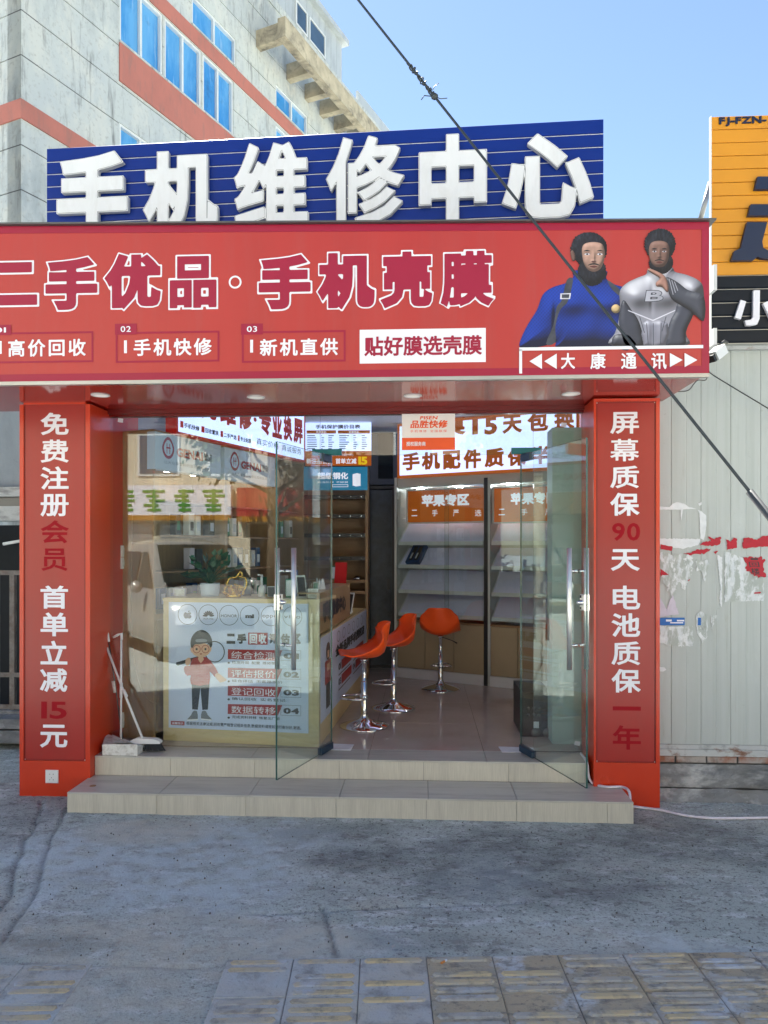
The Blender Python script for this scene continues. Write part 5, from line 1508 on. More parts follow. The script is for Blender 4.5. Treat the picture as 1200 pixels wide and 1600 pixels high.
for k, (y, s, num, sub) in enumerate(((453, '综合检测', '01', '检测外观 配置 维修情况'), (592, '评估报价', '02', '综合评估 无套路报价'), (727, '登记回收', '03', '确认回收 实名登记'), (864, '数据转移', '04', '完成资料转移 恢复出厂值'))):
    pz(.001, 'brand_red', 'step_banner', [(510, y), (918, y + 8), (884, y + 86), (508, y + 74)], 0)
    pz(.001, 'poster', 'number_plate', [(930, y + 10), (1056, y + 12), (1056, y + 90), (900, y + 86)], 0)
    a, b = Zp(905, y + 8); c, d = Zp(1058, y + 88); framepx(PCf, a, b, c, d, .003, .0015, 'grey_ink', po, 'number_frame')
    tz_(s, 536, y + 18, 866, y + 74, 'white_print', r=.0, n=.002)
    tz_(num, 926, y + 30, 1044, y + 74, 'ink', r=.05, n=.002)
    tz_(sub, 540, y + 92, 900 + 20 * (k % 3), y + 114, 'ink', r=.01, n=.0, res=24)
    a, b = Zp(516, y + 102)
    pz(.001, 'ink', 'bullet', [(516 + 9 * math.cos(t), y + 102 + 8 * math.sin(t)) for t in [i * math.pi / 4 for i in range(8)]], 2)
pz(.001, 'brand_red', 'notice_tab', [(82, 990), (184, 994), (184, 1024), (82, 1020)], 0)
tz_('温馨提示', 90, 999, 176, 1017, 'white_print', r=.01, n=.001, res=20)
tz_('根据相关法律法规,回收需严格登记相关信息,数据资料请提前进行备份好,谢谢。', 198, 1012, 1060, 1040, 'ink', r=.01, res=22)
# the cartoon man
pz(.001, 'poster', 'lens_glass', [(410 + 72 * math.cos(t), 472 + 72 * math.sin(t)) for t in [i * math.pi / 10 for i in range(20)]], 0)
a, b = Zp(410, 472); ringpx(PCf, a, b, 15.2, 1.5, .0012, 'ink', po, 'lens_rim')
pz(.0014, 'ink', 'lens_handle', [(122, 552), (300, 500), (308, 522), (135, 576), (120, 568)], 0)
pz(.0016, 'ink', 'trousers', [(238, 700), (372, 700), (360, 905), (318, 908), (304, 740), (284, 906), (242, 904)], 0)
pz(.0018, 'brand_red', 'shirt', [(270, 516), (345, 512), (395, 560), (436, 628), (410, 660), (372, 618), (370, 716), (234, 716), (232, 650), (205, 652), (182, 620), (186, 580), (225, 575), (240, 530)], 2)
pz(.0020, 'skin', 'hand', [(192, 560), (196, 528), (222, 516), (232, 540), (222, 566), (205, 580)]); pz(.0020, 'skin', 'arm', [(412, 650), (436, 632), (480, 664), (500, 685), (460, 702), (438, 690)])
pz(.0020, 'skin', 'neck', [(292, 500), (322, 500), (330, 530), (306, 560), (286, 528)], 0)
pz(.0022, 'skin', 'ear', [(228, 452), (236, 438), (246, 470), (238, 478)]); pz(.0022, 'skin', 'ear', [(388, 440), (380, 436), (370, 470), (382, 468)])
pz(.0024, 'skin', 'face', [(238, 430), (300, 400), (378, 430), (372, 480), (340, 506), (308, 512), (272, 504), (244, 480)])
pz(.0028, 'ink', 'hair', [(230, 420), (236, 370), (268, 325), (316, 308), (360, 328), (388, 372), (392, 425), (378, 440), (366, 412), (340, 408), (300, 415), (262, 418), (242, 446)], 3)
pz(.0030, 'grey_ink', 'hair_shine', [(270, 380), (310, 374), (352, 380), (350, 396), (300, 400), (272, 398)], 2)
for cx in (276, 342):
    a, b = Zp(cx, 452); ringpx(PCf, a, b, 5.6, .9, .0030, 'brand_red', po, 'spectacle_rim')
    pz(.0028, 'ink', 'eye', [(cx + 8 * math.cos(t), 452 + 9 * math.sin(t)) for t in [i * math.pi / 4 for i in range(8)]], 2)
pz(.0030, 'brand_red', 'mouth', [(298, 486), (312, 484), (318, 489), (306, 493)])
for sx in (0, 108):
    pz(.0018, 'grey_ink', 'shoe', [(205 + sx, 978), (235 + sx, 945), (248 + sx, 918), (278 + sx, 918), (284 + sx, 975), (262 + sx, 985), (210 + sx, 988)] if not sx else [(390, 978), (358, 945), (346, 918), (316, 918), (308, 970), (330, 985), (385, 988)], 2)
    pz(.0020, 'white_print', 'shoe_sole', [(202, 980), (286, 976), (284, 986), (205, 990)] if not sx else [(392, 980), (308, 972), (310, 982), (385, 990)], 0)

# poster on the side face
ps_ = thing('side_poster', 'narrow-angled pale poster with red banners on the side of the counter', 'poster', PD.pt(.1, .4, 0))
u0, u1 = .06, LD - .05; v0, v1 = .42, 1.04
MB().pbox(PD, u0, v0, u1, v1, .001, .004).build('poster_sheet', 'poster', ps_)
PDf = PD.off(.0045)
W_, H_ = u1 - u0, v1 - v0
def sp(a, b): return u0 + W_ * a, v0 + H_ * b
def sr(a, b, c, d, mt, nm, n=.001): return MB().poly(PDf, [sp(a, b), sp(c, b), sp(c, d), sp(a, d)], n).build(nm, mt, ps_)
for i in range(6):
    x, y = sp(.30 + i * .11, .88)
    vs = []; mb = MB()
    for k in range(24):
        t = 2 * math.pi * k / 24
        vs += [PDf.pt(x + .075 * math.cos(t), y + .045 * math.sin(t), .001), PDf.pt(x + .068 * math.cos(t), y + .040 * math.sin(t), .001)]
    mb.add(vs, [(2 * k, (2 * k + 2) % 48, (2 * k + 3) % 48, 2 * k + 1) for k in range(24)]); mb.build('logo_ring', 'ink', ps_)
text(PDf, '全新品牌手机授权店', *sp(.24, .62), *sp(.93, .78), .001, 'ink', ps_, r=.06)
for i, (a, b) in enumerate(((.30, .40), (.62, .40), (.30, .20), (.62, .20))):
    sr(a + .06, b, a + .28, b + .13, 'brand_red', 'red_banner')
    text(PDf, '0%d' % (i + 1), *sp(a, b + .02), *sp(a + .05, b + .11), .001, 'ink', ps_, r=.03)
    sr(a, b - .05, a + .25, b - .03, 'grey_ink', 'text_line')
sr(.08, .10, .145, .42, 'ink', 'printed_trousers'); sr(.06, .40, .165, .68, 'brand_red', 'printed_shirt', .0012)
sr(.09, .55, .14, .64, 'skin', 'printed_face', .0014)
q = [(.112 + .034 * math.cos(t), .79 + .11 * math.sin(t)) for t in [i * math.pi / 8 for i in range(16)]]
MB().poly(PDf, [sp(a, b) for a, b in q], .0016).build('printed_head', 'ink', ps_)
sr(.098, .71, .128, .80, 'skin', 'printed_face', .0018)

# ---- things on the counter
PCt = PC.off(-.2)
def onct(px, py=935, n=-.2):
    P_ = PC.off(n); return P_.pt(P_.hit(px, py)[0], zc)
# plant
p = onct(328, 930, -.22)
pl = thing('potted_plant', 'dark green leafy plant in a pale grey pot on the counter behind the glass', 'plant', p)
MB().lathe(p, [(0.0001, .001), (.066, .001), (.070, .02), (.074, .095), (.078, .10), (.070, .10), (.066, .085), (0.0001, .085)], 28).build('pot', 'light_grey', pl)
rr = random.Random(11)
for i in range(46):
    a = rr.uniform(0, 2 * math.pi); L = rr.uniform(.08, .23); e = rr.uniform(.3, 1.45)
    tip = Vector((math.cos(a) * math.cos(e), math.sin(a) * math.cos(e) * .7, math.sin(e))) * L
    b0 = p + Vector((0, 0, .09))
    c_ = b0 + tip
    n_ = Vector((rr.uniform(-1, 1), rr.uniform(-1, 1), 1)).normalized()
    t1 = tip.normalized(); t1 = (t1 + Vector((0, 0, -.4))).normalized(); s1 = t1.cross(n_).normalized(); up = s1.cross(t1)
    w = rr.uniform(.022, .038); l = w * 2.6
    mb = MB(); mb.add([c_, c_ + t1 * l * .35 + s1 * w + up * .006, c_ + t1 * l, c_ + t1 * l * .35 - s1 * w + up * .006, c_ + t1 * l * .4], [(0, 1, 4), (1, 2, 4), (2, 3, 4), (3, 0, 4)])
    mb.tube([b0, b0 + tip * .55 + Vector((0, 0, .02)), c_], .002, 5, cap=False)
    mb.build('leaf', 'leaf', pl)
# gold ornament
p = onct(365, 932, -.16)
go = thing('gold_ornament', 'small openwork gold ornament beside the plant pot on the counter', 'ornament', p)
rr = random.Random(4)
mb = MB()
for i in range(60):
    a = rr.uniform(0, 6.28); h = rr.uniform(.01, .09); R = .055 + .02 * math.sin(h * 30)
    c_ = p + Vector((R * math.cos(a), R * math.sin(a) * .7, h))
    mb.lathe(c_, [(0.0001, -.011), (.008, -.006), (.011, 0), (.008, .006), (.0001, .011)], 6)
mb.build('basket', 'gold', go)
mb = MB(); mb.lathe(p, [(.055, .0), (.06, .01), (.045, .02), (.05, .08), (.0001, .085)], 18); mb.build('core', 'gold', go)
mb = MB()
mb.tube(smooth_open([p + Vector((.06, 0, .02)), p + Vector((.095, 0, .08)), p + Vector((.09, 0, .14)), p + Vector((.04, 0, .155))], 5), .006, 8)
mb.tube(smooth_open([p + Vector((-.055, 0, .09)), p + Vector((-.03, 0, .14)), p + Vector((.02, 0, .15)), p + Vector((.05, 0, .19)), p + Vector((.07, 0, .16))], 5), .007, 8)
mb.build('handle', 'gold', go)
# white bottle/dispenser
p = onct(409, 930, -.15)
ds = thing('white_dispenser', 'white dispenser bottle with tall thin stem on the counter', 'bottle', p)
MB().lathe(p, [(.0001, .001), (.026, .001), (.026, .07), (.018, .085), (.009, .09), (.009, .17), (.0001, .171)], 20).build('bottle_body', 'white_plastic', ds)
MB().tube([p + Vector((0, 0, .165)), p + Vector((-.03, -.01, .17))], .005, 8).build('nozzle', 'white_plastic', ds)
# phones / stands
def slabthing(name, label, cat, p, w, h, t_, lean, yaw, mt, fmt, nm='screen'):
    o = thing(name, label, cat, p)
    Rz = Matrix.Rotation(yaw, 3, 'Z'); Rx = Matrix.Rotation(-lean, 3, 'X')
    def T(x, y, z): return p + Rz @ (Rx @ Vector((x, y, z)))
    mb = MB(); mb.hexa([T(-w / 2, -t_, 0), T(w / 2, -t_, 0), T(w / 2, 0, 0), T(-w / 2, 0, 0)], [T(-w / 2, -t_, h), T(w / 2, -t_, h), T(w / 2, 0, h), T(-w / 2, 0, h)]); mb.build('body', mt, o)
    mb = MB(); mb.quad(T(-w * .42, -t_ - .001, h * .08), T(w * .42, -t_ - .001, h * .08), T(w * .42, -t_ - .001, h * .92), T(-w * .42, -t_ - .001, h * .92)); mb.build(nm, fmt, o)
    mb = MB(); mb.hexa([T(-w * .1, 0.001, 0.001), T(w * .1, 0.001, 0.001), T(w * .1, .05, 0.018), T(-w * .1, .05, 0.018)], [T(-w * .1, 0.001, h * .5), T(w * .1, 0.001, h * .5), T(w * .1, .004, h * .5), T(-w * .1, .004, h * .5)]); mb.build('prop', mt, o)
    return o
slabthing('phone_stand', 'white framed tablet leaning on the counter behind the left door handle', 'tablet', onct(472, 932, -.12), .07, .17, .01, .25, .5, 'white_plastic', 'black')
slabthing('green_card_box', 'green and white upright package on the counter left of the tablet', 'package', onct(452, 930, -.14), .055, .14, .025, .15, .2, 'green_box', 'paper', 'printed_front')
slabthing('white_box', 'small white rounded box near the corner of the counter', 'box', onct(489, 934, -.12), .072, .07, .05, .05, .1, 'white_plastic', 'dirty_white', 'printed_front')
slabthing('white_box', 'tiny white carton behind the corner of the counter', 'box', onct(494, 926, -.30), .04, .11, .02, .1, -.1, 'dirty_white', 'green_box', 'printed_front')
p = PD.pt(PD.hit(516, 915)[0], 1.372, -.08)
mb = MB()
rr = random.Random(9)
for i in range(9):
    a = i * .7; mb.add([p + Vector((.045 * math.cos(a), .045 * math.sin(a), 0.0)), p + Vector((.045 * math.cos(a + .9), .045 * math.sin(a + .9), 0.0)), p + Vector((.03 * math.cos(a + .6), .03 * math.sin(a + .6), .07 + rr.uniform(0, .03))), p + Vector((.02 * math.cos(a), .02 * math.sin(a), .05 + rr.uniform(0, .03)))], [(0, 1, 2, 3)])
tag(mb.build('crumpled_tissue', 'paper'), 'crumpled white tissue on top of the raised counter board', 'tissue')
slabthing('red_card', 'upright red leaflet on the raised counter board', 'leaflet', PD.pt(PD.hit(547, 905)[0], 1.372, -.09), .13, .19, .005, .1, -.5, 'red_box', 'red_box', 'printed_front')
slabthing('price_card', 'black and white leaning price card beside the raised board', 'card', PD.pt(PD.hit(553, 945)[0], 1.075, -.06), .13, .20, .006, .2, -.9, 'white_plastic', 'ink', 'printed_front')
slabthing('green_package', 'small green package on the back shelf behind the counter', 'package', PBk.pt(PBk.hit(523, 900)[0], zb(908) + .013, -.12), .09, .15, .03, 0, 0, 'green_box', 'light_grey', 'printed_front')
for i, (px, lab) in enumerate(((532, 'crumpled silver foil bag on the back shelf, left of the red leaflet'), (558, 'crumpled silver foil bag on the back shelf, right of the red leaflet'))):
    p = PBk.pt(PBk.hit(px, 905)[0], zb(908) + .013, -.1)
    o = MB().lathe(p, [(.0001, .0), (.06, .002), (.055, .02), (.03, .04), (.0001, .03)], 9).build('foil_bag', 'chrome'); tag(o, lab, 'bag')
slabthing('counter_card', 'small white card with grey print leaning near the dispenser', 'card', onct(424, 932, -.22), .06, .08, .004, .2, .3, 'paper', 'grey_ink', 'printed_front')
slabthing('black_phone', 'black phone propped upright behind the gold ornament', 'phone', onct(386, 930, -.30), .07, .14, .009, .2, -.2, 'black', 'bwin_dark')
slabthing('blue_box', 'small blue package upright on the counter behind the left door', 'package', onct(460, 928, -.32), .05, .20, .03, .05, .0, 'blue_tape', 'poster', 'printed_front')
slabthing('charger_box', 'small beige carton at the left end of the counter', 'box', onct(282, 930, -.2), .09, .06, .06, .02, .2, 'pink_paper', 'dirty_white', 'printed_front')
o = MB().tube(smooth_open([PL.pt(.006, 2.5, .02) + Vector((-.12, -.1, 0)), PL.pt(.0, 1.7, .02) + Vector((-.15, -.08, 0)), PL.pt(0, .95, .02) + Vector((-.13, -.1, 0)), PL.pt(.0, .62, .03) + Vector((-.05, -.1, 0)), PL.pt(.1, .5, .05)], 8), .003, 6).build('brown_cord', 'brown')
tag(o, 'thin brown cord hanging down in front of the oak side panel', 'cord')
# phone box on first tray
pz_ = zR(690, 887)
P3 = PR.off(-.02)
a0, a1 = PR.hit(634, 870)[0], PR.hit(655, 870)[0]
nb = thing('navy_phone_box', 'navy blue box printed with two phones, on the left end of the second slanted shelf', 'box', PR.pt(a0, pz_ + .02, -.02))
q = lambda u, f, n: PR.pt(u, pz_ + .022 + (zR(690, 857) - pz_) * f, -.02 - .21 * f + n)
mb = MB(); mb.hexa([q(a0, .02, 0), q(a1, .02, 0), q(a1, .95, 0), q(a0, .95, 0)], [q(a0, .02, .04) + Vector((0, 0, .03)), q(a1, .02, .04) + Vector((0, 0, .03)), q(a1, .95, .04) + Vector((0, 0, .03)), q(a0, .95, .04) + Vector((0, 0, .03))]); mb.build('box_body', 'navy_box', nb)
mb = MB()
for k in (.18, .56):
    uu0, uu1 = a0 + (a1 - a0) * k, a0 + (a1 - a0) * (k + .28)
    mb.quad(*[q(u_, f_, .042) + Vector((0, 0, .032)) for u_, f_ in ((uu0, .12), (uu1, .12), (uu1, .85), (uu0, .85))])
mb.build('printed_phone', 'black', nb)
mb = MB()
for k in (.22, .60):
    uu0, uu1 = a0 + (a1 - a0) * k, a0 + (a1 - a0) * (k + .12)
    mb.quad(*[q(u_, f_, .044) + Vector((0, 0, .034)) for u_, f_ in ((uu0, .2), (uu1, .2), (uu1, .5), (uu0, .5))])
mb.build('printed_highlight', 'white_plastic', nb)

# ---- bar stools
def stool(p, yaw, label):
    t = thing('bar_stool', label, 'stool', p, 'orange bar stools inside the shop')
    t.rotation_euler = (0, 0, yaw)
    mb = MB()
    mb.lathe((0, 0, 0), [(.192, 0.0), (.195, .006), (.190, .012), (.14, .028), (.08, .045), (.042, .062), (.030, .085), (.026, .10)], 40)
    mb.build('base', 'chrome', t, local=True)
    MB().lathe((0, 0, 0), [(.025, .10), (.025, .36), (.022, .362), (.018, .365), (.018, .52), (.03, .525), (.03, .545), (.0001, .546)], 20).build('column', 'chrome', t, local=True)
    # seat shell: front at -y, back at +y
    mb = MB(); nu, nv = 18, 26
    prof = [(-.195, .585), (-.175, .590), (-.11, .576), (-.03, .564), (.05, .562), (.11, .572), (.150, .604), (.172, .665), (.186, .725), (.196, .780), (.205, .838)]
    sp_ = smooth_open([Vector((0, a, b)) for a, b in prof], 3)
    wd = [.140, .172, .190, .198, .200, .200, .196, .184, .166, .147, .126]
    vs = []; n = len(sp_)
    for i, c_ in enumerate(sp_):
        f = i / (n - 1) * (len(wd) - 1); k = min(int(f), len(wd) - 2); w = wd[k] + (wd[k + 1] - wd[k]) * (f - k)
        tt = i / (n - 1)
        for j in range(nu + 1):
            s_ = j / nu * 2 - 1
            fl = max(0.0, 1 - abs(tt - .60) / .46)
            lift = abs(s_) ** 2.6 * (.012 + .125 * fl * fl * (3 - 2 * fl))
            g = max(0.0, (tt - .45) / .55)
            vs.append(Vector((w * s_, c_.y - (abs(s_) ** 2.2) * .075 * min(1, g * 1.6), c_.z + lift * (1 - .55 * g) - (abs(s_) ** 5) * .035 * g ** 3)))
    m1 = nu + 1
    top = vs; bot = [v - Vector((0, -.008 if i // m1 > n * .55 else 0, .010 if i // m1 < n * .6 else .002)) for i, v in enumerate(vs)]
    fs = [(i * m1 + j, i * m1 + j + 1, (i + 1) * m1 + j + 1, (i + 1) * m1 + j) for i in range(n - 1) for j in range(nu)]
    N_ = len(top)
    fb = [tuple(N_ + q for q in f[::-1]) for f in fs]
    rim = []
    ring = [j for j in range(m1)] + [i * m1 + nu for i in range(1, n)] + [(n - 1) * m1 + j for j in range(nu - 1, -1, -1)] + [i * m1 for i in range(n - 2, 0, -1)]
    for k in range(len(ring)):
        a, b = ring[k], ring[(k + 1) % len(ring)]; rim.append((b, a, a + N_, b + N_))
    mb.add(top + bot, fs + fb + rim, 0, True)
    mb.build('seat', 'seat_orange', t, local=True)
    mb = MB(); ring = []
    for k in range(25):
        a = math.pi * (k / 24) * 1.0 + math.pi
        ring.append(Vector((.105 * math.cos(a), -.03 + .16 * math.sin(a) * 1.0, .235)))
    mb.tube([Vector((.024, .0, .235))] + [Vector((.10, -.015, .235))] + [Vector((-x.x, x.y, x.z)) for x in ring][1:-1] + [Vector((-.10, -.015, .235)), Vector((-.024, 0, .235))], .0085, 8)
    mb.lathe((0, 0, .215), [(.0255, 0), (.034, .004), (.034, .036), (.0255, .04)], 20)
    mb.build('footrest', 'chrome', t, local=True)
    MB().tube([Vector((.0, .02, .535)), Vector((-.12, .04, .50)), Vector((-.17, .05, .475))], [.004, .004, .007], 8).build('height_lever', 'black', t, local=True)
    return t
s1p = onZ(569, 1135, ZF); s2p = onZ(615, 1107, ZF); s3p = onZ(688.5, 1077, ZF)
stool(s1p, math.radians(-78), 'nearest orange bar stool at the counter, facing left')
stool(s2p, math.radians(-68), 'middle orange bar stool, half hidden behind the nearest one')
stool(s3p, math.radians(172), 'farthest orange bar stool, standing in front of the white shelves')

# papers on floor, mats
for (pts, lab) in (([(508, 1163), (553, 1164), (548, 1173), (505, 1172)], 'folded white paper on the floor by the left door hinge'),
                   ([(779, 1168), (833, 1169), (836, 1176), (785, 1176)], 'flat white paper on the floor by the right door hinge')):
    q = [onZ(a, b, ZF) for a, b in pts]
    mb = MB(); mb.hexa([v + Vector((0, 0, .001)) for v in q[::-1]], [v + Vector((0, 0, .004 + .004 * (i % 2))) for i, v in enumerate(q[::-1])])
    tag(mb.build('paper_sheet', 'paper'), lab, 'paper')

# wall sockets on red inner wall
for px, y0, y1, lab in ((168, 852, 889, 'stacked white switch plates on the red inner wall'), (167, 1112, 1136, 'white socket low on the red inner wall behind the brooms')):
    y = 5.45
    za, zb2 = PY(y).hit(px, y1)[1], PY(y).hit(px, y0)[1]
    t = thing('wall_switch', lab, 'switch', (XL, y, za))
    n = 2 if px == 168 else 1
    for i in range(n):
        MB().box(XL + .001, y - .043, za + i * (zb2 - za) / n + .002, XL + .012, y + .043, za + (i + 1) * (zb2 - za) / n - .002).build('plate', 'white_plastic', t)
        MB().box(XL + .0125, y - .02, za + i * (zb2 - za) / n + .02, XL + .016, y + .02, za + (i + 1) * (zb2 - za) / n - .02).build('rocker', 'dirty_white', t)

# ---- dustpan and brooms at the left
zd = ZF
dpn = thing('dustpan', 'dirty white lidded dustpan with long handle on the top step', 'dustpan', onZ(185, 1180, ZF))
c0 = onZ(150, 1187, ZF); c1 = onZ(203, 1190, ZF); c2 = onZ(228, 1172, ZF); c3 = onZ(165, 1166, ZF)
c3.y = min(c3.y, YG - .02); c2.y = min(c2.y, YG - .03); c0.y = max(c0.y, YR2 + .004); c1.y = max(c1.y, YR2 + .004)
h1 = .085
mb = MB()
b_ = [c0, c1, c2, c3]
tp = [Vector((v.x, v.y, v.z + hh)) for v, hh in zip(b_, (.072, .075, .03, .088))]
ctr = sum(tp, Vector()) / 4
tpi = [ctr + (v - ctr) * .93 + Vector((0, 0, .006)) for v in tp]
mb.add([v + Vector((0, 0, .002)) for v in b_] + tp + tpi, [(3, 2, 1, 0), (0, 1, 5, 4), (1, 2, 6, 5), (2, 3, 7, 6), (3, 0, 4, 7), (4, 5, 9, 8), (5, 6, 10, 9), (6, 7, 11, 10), (7, 4, 8, 11), (8, 9, 10, 11)])
mb.build('pan', 'dirty_white', dpn)
MB().add([tpi[0] + Vector((.05, .03, .003)), tpi[1] + Vector((-.05, .03, .003)), tpi[2] + Vector((-.05, -.02, .003)), tpi[3] + Vector((.05, -.02, .003))], [(0, 1, 2, 3)]).build('lid_panel', 'dirty_white', dpn)
PBm = PY(5.10)
def bp(px, py, Y=5.10): P_ = PY(Y); u, v = P_.hit(px, py); return P_.pt(u, v)
MB().tube([bp(189, 1158, 5.12), bp(189.5, 1000, 5.15)], .0075, 10).build('pole', 'white_plastic', dpn)
MB().tube([bp(189, 1090, 5.13), bp(189.5, 1067, 5.14)], .011, 12).build('joint_sleeve', 'white_plastic', dpn)
MB().tube([bp(177, 996, 5.15), bp(184, 992, 5.15), bp(190, 990, 5.15), bp(190, 1000, 5.15)], [.008, .010, .011, .009], 10).build('grip', 'white_plastic', dpn)
br = thing('broom', 'broom with white head and black bristles leaning on the left glass pane', 'broom', onZ(232, 1172, ZF))
MB().tube([bp(159, 993, 5.17), bp(164, 1008, 5.17), bp(168, 1015, 5.165)], [.010, .012, .010], 10).build('grip', 'white_plastic', br)
MB().tube([bp(168, 1015, 5.165), bp(195, 1085, 5.13), bp(224, 1157, 5.09)], .008, 10).build('pole', 'white_plastic', br)
MB().tube([bp(193, 1078, 5.132), bp(198, 1089, 5.128)], .011, 12).build('joint_sleeve', 'white_plastic', br)
mb = MB()
hpts = [bp(x, y, 5.09) for x, y in ((206, 1156), (216, 1152), (228, 1153), (244, 1154), (252, 1158), (252, 1161), (206, 1161))]
k = len(hpts)
mb.add([v + Vector((0, -.025, 0)) for v in hpts] + [v + Vector((0, .025, 0)) for v in hpts], [tuple(range(k)), tuple(range(2 * k - 1, k - 1, -1))] + [(i, (i + 1) % k, (i + 1) % k + k, i + k) for i in range(k)])
mb.build('broom_head', 'white_plastic', br)
mb = MB(); rr = random.Random(6)
for i in range(420):
    f = rr.random(); g = rr.random()
    x0 = 209 + 42 * f; a = bp(x0, 1161, 5.07 + .04 * g); b = bp(212 + 46 * f + rr.uniform(-2, 2), 1173.5, 5.04 + .09 * g); b.z = max(b.z, ZF + .002)
    mb.add([a, a + Vector((.003, 0, 0)), b + Vector((.002, .0, 0)), b], [(0, 1, 2, 3)])
o = mb.build('bristles', 'black', br); o['kind'] = 'stuff'
br2 = thing('broom', 'second pole standing behind the dustpan handle, against the red wall', 'broom', bp(178, 1150, 5.17))
MB().tube([bp(166, 980, 5.185), bp(168, 992, 5.18), bp(170, 1003, 5.18)], [.006, .012, .010], 10).build('grip', 'white_plastic', br2)
MB().tube([bp(170, 1003, 5.18), bp(180, 1070, 5.17), bp(192, 1158, 5.14)], .005, 8).build('pole', 'alu_dark', br2)
MB().tube([bp(177, 1064, 5.171), bp(180, 1082, 5.168)], .012, 12).build('joint_sleeve', 'dirty_white', br2)

# ---- white cable at the right
pts = [bp(893, 1125, 5.28), bp(900, 1137, 5.24)] 
cb = [onZ(905, 1165, ZF + .0) + Vector((0, 0, .01))]
Yc = 4.885
cpts = [Vector((onZ(908, 1180, ZF).x, 5.15, ZF + .010)), Vector((hx(918, 4.95) - .005, 4.945, ZF + .008)), Vector((hx(921, 4.92) - .005, 4.93, .20)), onZ(926, 1226, ZT) + Vector((0, 0, .01)),
        onZ(948, 1232, ZT) + Vector((0, 0, .01)), onZ(972, 1232, ZT) + Vector((0, 0, .01)), onZ(983, 1240, ZT) + Vector((0, -.0, .012)), Vector((xr + .012, 4.70, .08)), onZ(997, 1264, 0) + Vector((0, 0, .012)),
        onZ(1030, 1268, 0) + Vector((0, 0, .010)), onZ(1080, 1278, 0) + Vector((0, 0, .010)), onZ(1140, 1281, 0) + Vector((0, 0, .010)), onZ(1290, 1278, 0) + Vector((0, 0, .010))]
o = MB().tube(smooth_open(cpts, 8), .0085, 10).build('power_cable', 'cable')
tag(o, 'thick white cable running down the steps and along the foot of the right wall', 'cable')

# ================================================================== RIGHT NEIGHBOUR
YN = 5.06
PN = PY(YN)
nw = thing('sheet_wall', 'grey-green corrugated sheet wall with torn posters, right of the shop', 'wall', (1.6, YN, 0))
zb0 = PN.hit(1100, 1163)[1]; zt0 = 3.02
x = 1.48; i = 0
rr = random.Random(3)
while x < 3.9:
    w = .196
    mb = MB()
    g = .0016
    a = [(x + .0006, -.012), (x + .0014, 0), (x + .094, 0), (x + .098, -g), (x + .102, 0), (x + w - .0014, 0), (x + w - .0006, -.012)]
    vs = []
    off = rr.uniform(-.001, .001)
    for (uu, nn) in a: vs += [PN.pt(uu, zb0, nn + off), PN.pt(uu, zt0, nn + off)]
    mb.add(vs, [(2 * k, 2 * k + 2, 2 * k + 3, 2 * k + 1) for k in range(6)])
    mb.build('wall_sheet', 'panelwall', nw); x += w; i += 1
MB().pbox(PN, 1.47, .0, 4.0, zt0, -.10, -.014).build('wall_core', 'dark_wall', nw)
MB().pbox(PN, 1.5, zt0 + .001, 4.0, zt0 + .07, -.03, .03).build('top_channel', 'rust_frame', nw)
MB().pbox(PN, 1.5, zb0 - .03, 4.0, zb0 - .001, -.02, .012).build('bottom_channel', 'rust_frame', nw)
MB().pbox(PN, 1.5, zb0 - .075, 4.0, zb0 - .031, -.02, .022).build('bottom_channel', 'rust_frame', nw)
bz = zb0 - .13
mb = None
x = 1.50
while x < 3.9:
    w = .205
    MB().bevbox(PN, x + .005, bz + .004, x + w - .005, bz + .050, -.05, rr.uniform(-.004, .004), .005).build('brick', 'brick', nw); x += w
# rough base: bumpy grid
def rough_face(P, u0, v0, u1, v1, n, amp, mt, parent, name, step=.03, seed=0, slope=0.0):
    us = np.arange(u0, u1 + step, step); vs_ = np.arange(v0, v1 + step * .9, step)
    mb = MB(); V = []
    for j, v in enumerate(vs_):
        for u in us:
            v2 = min(v, v1)
            nz = (float(fbm(np.array(u * 7 + seed), np.array(v * 9), 4)) - .45) * amp
            V.append(P.pt(u, v2, n + nz + slope * (v1 - v2)))
    nu = len(us)
    mb.add(V, [(j * nu + i, j * nu + i + 1, (j + 1) * nu + i + 1, (j + 1) * nu + i) for j in range(len(vs_) - 1) for i in range(nu - 1)], 0, False)
    return mb.build(name, mt, parent)
rough_face(PN, 1.5, .085, 3.95, bz, .012, .05, 'wallbase', nw, 'cement_base', .03, 1)
rough_face(PN, 1.5, -.03, 3.95, .085, .035, .06, 'wallbase', nw, 'cement_foot', .03, 2, .25)

# torn paper remains, each its own sheet
PNf = PN.off(.003)
def torn(pts, mt, label, n=.0, jag=0.0, seed=0, name='torn_poster'):
    """outline in zoom pixels of the wall detail, ragged along its edges"""
    rr = random.Random(seed); out = []
    k = len(pts)
    for i in range(k):
        (x0, y0), (x1, y1) = pts[i], pts[(i + 1) % k]
        L = math.hypot(x1 - x0, y1 - y0); m = max(1, int(L / 14)) if jag else 1
        for j in range(m):
            t = j / m; s_ = rr.uniform(-jag, jag) if (j or jag > 8) else 0
            out.append((x0 + (x1 - x0) * t + s_ * (y1 - y0) / (L + 1e-6), y0 + (y1 - y0) * t - s_ * (x1 - x0) / (L + 1e-6)))
    o = ppx(PNf, [(1020 + a / 6.155, 760 + b / 6.155) for a, b in out], n + .0012, mt, None, name, thick=.0008)
    return tag(o, label, 'poster')
torn([(48, 192), (160, 200), (190, 165), (235, 150), (300, 165), (350, 200), (425, 215), (290, 222), (280, 300), (272, 330), (265, 225), (48, 222)], 'paper_white', 'white torn paper strip at the top of the poster remains', .001, 2, 1)
torn([(430, 225), (470, 240), (512, 280), (515, 380), (500, 470), (488, 515), (455, 500), (448, 260)], 'paper_white', 'curved white paper remnant right of the blank square', .001, 2, 2)
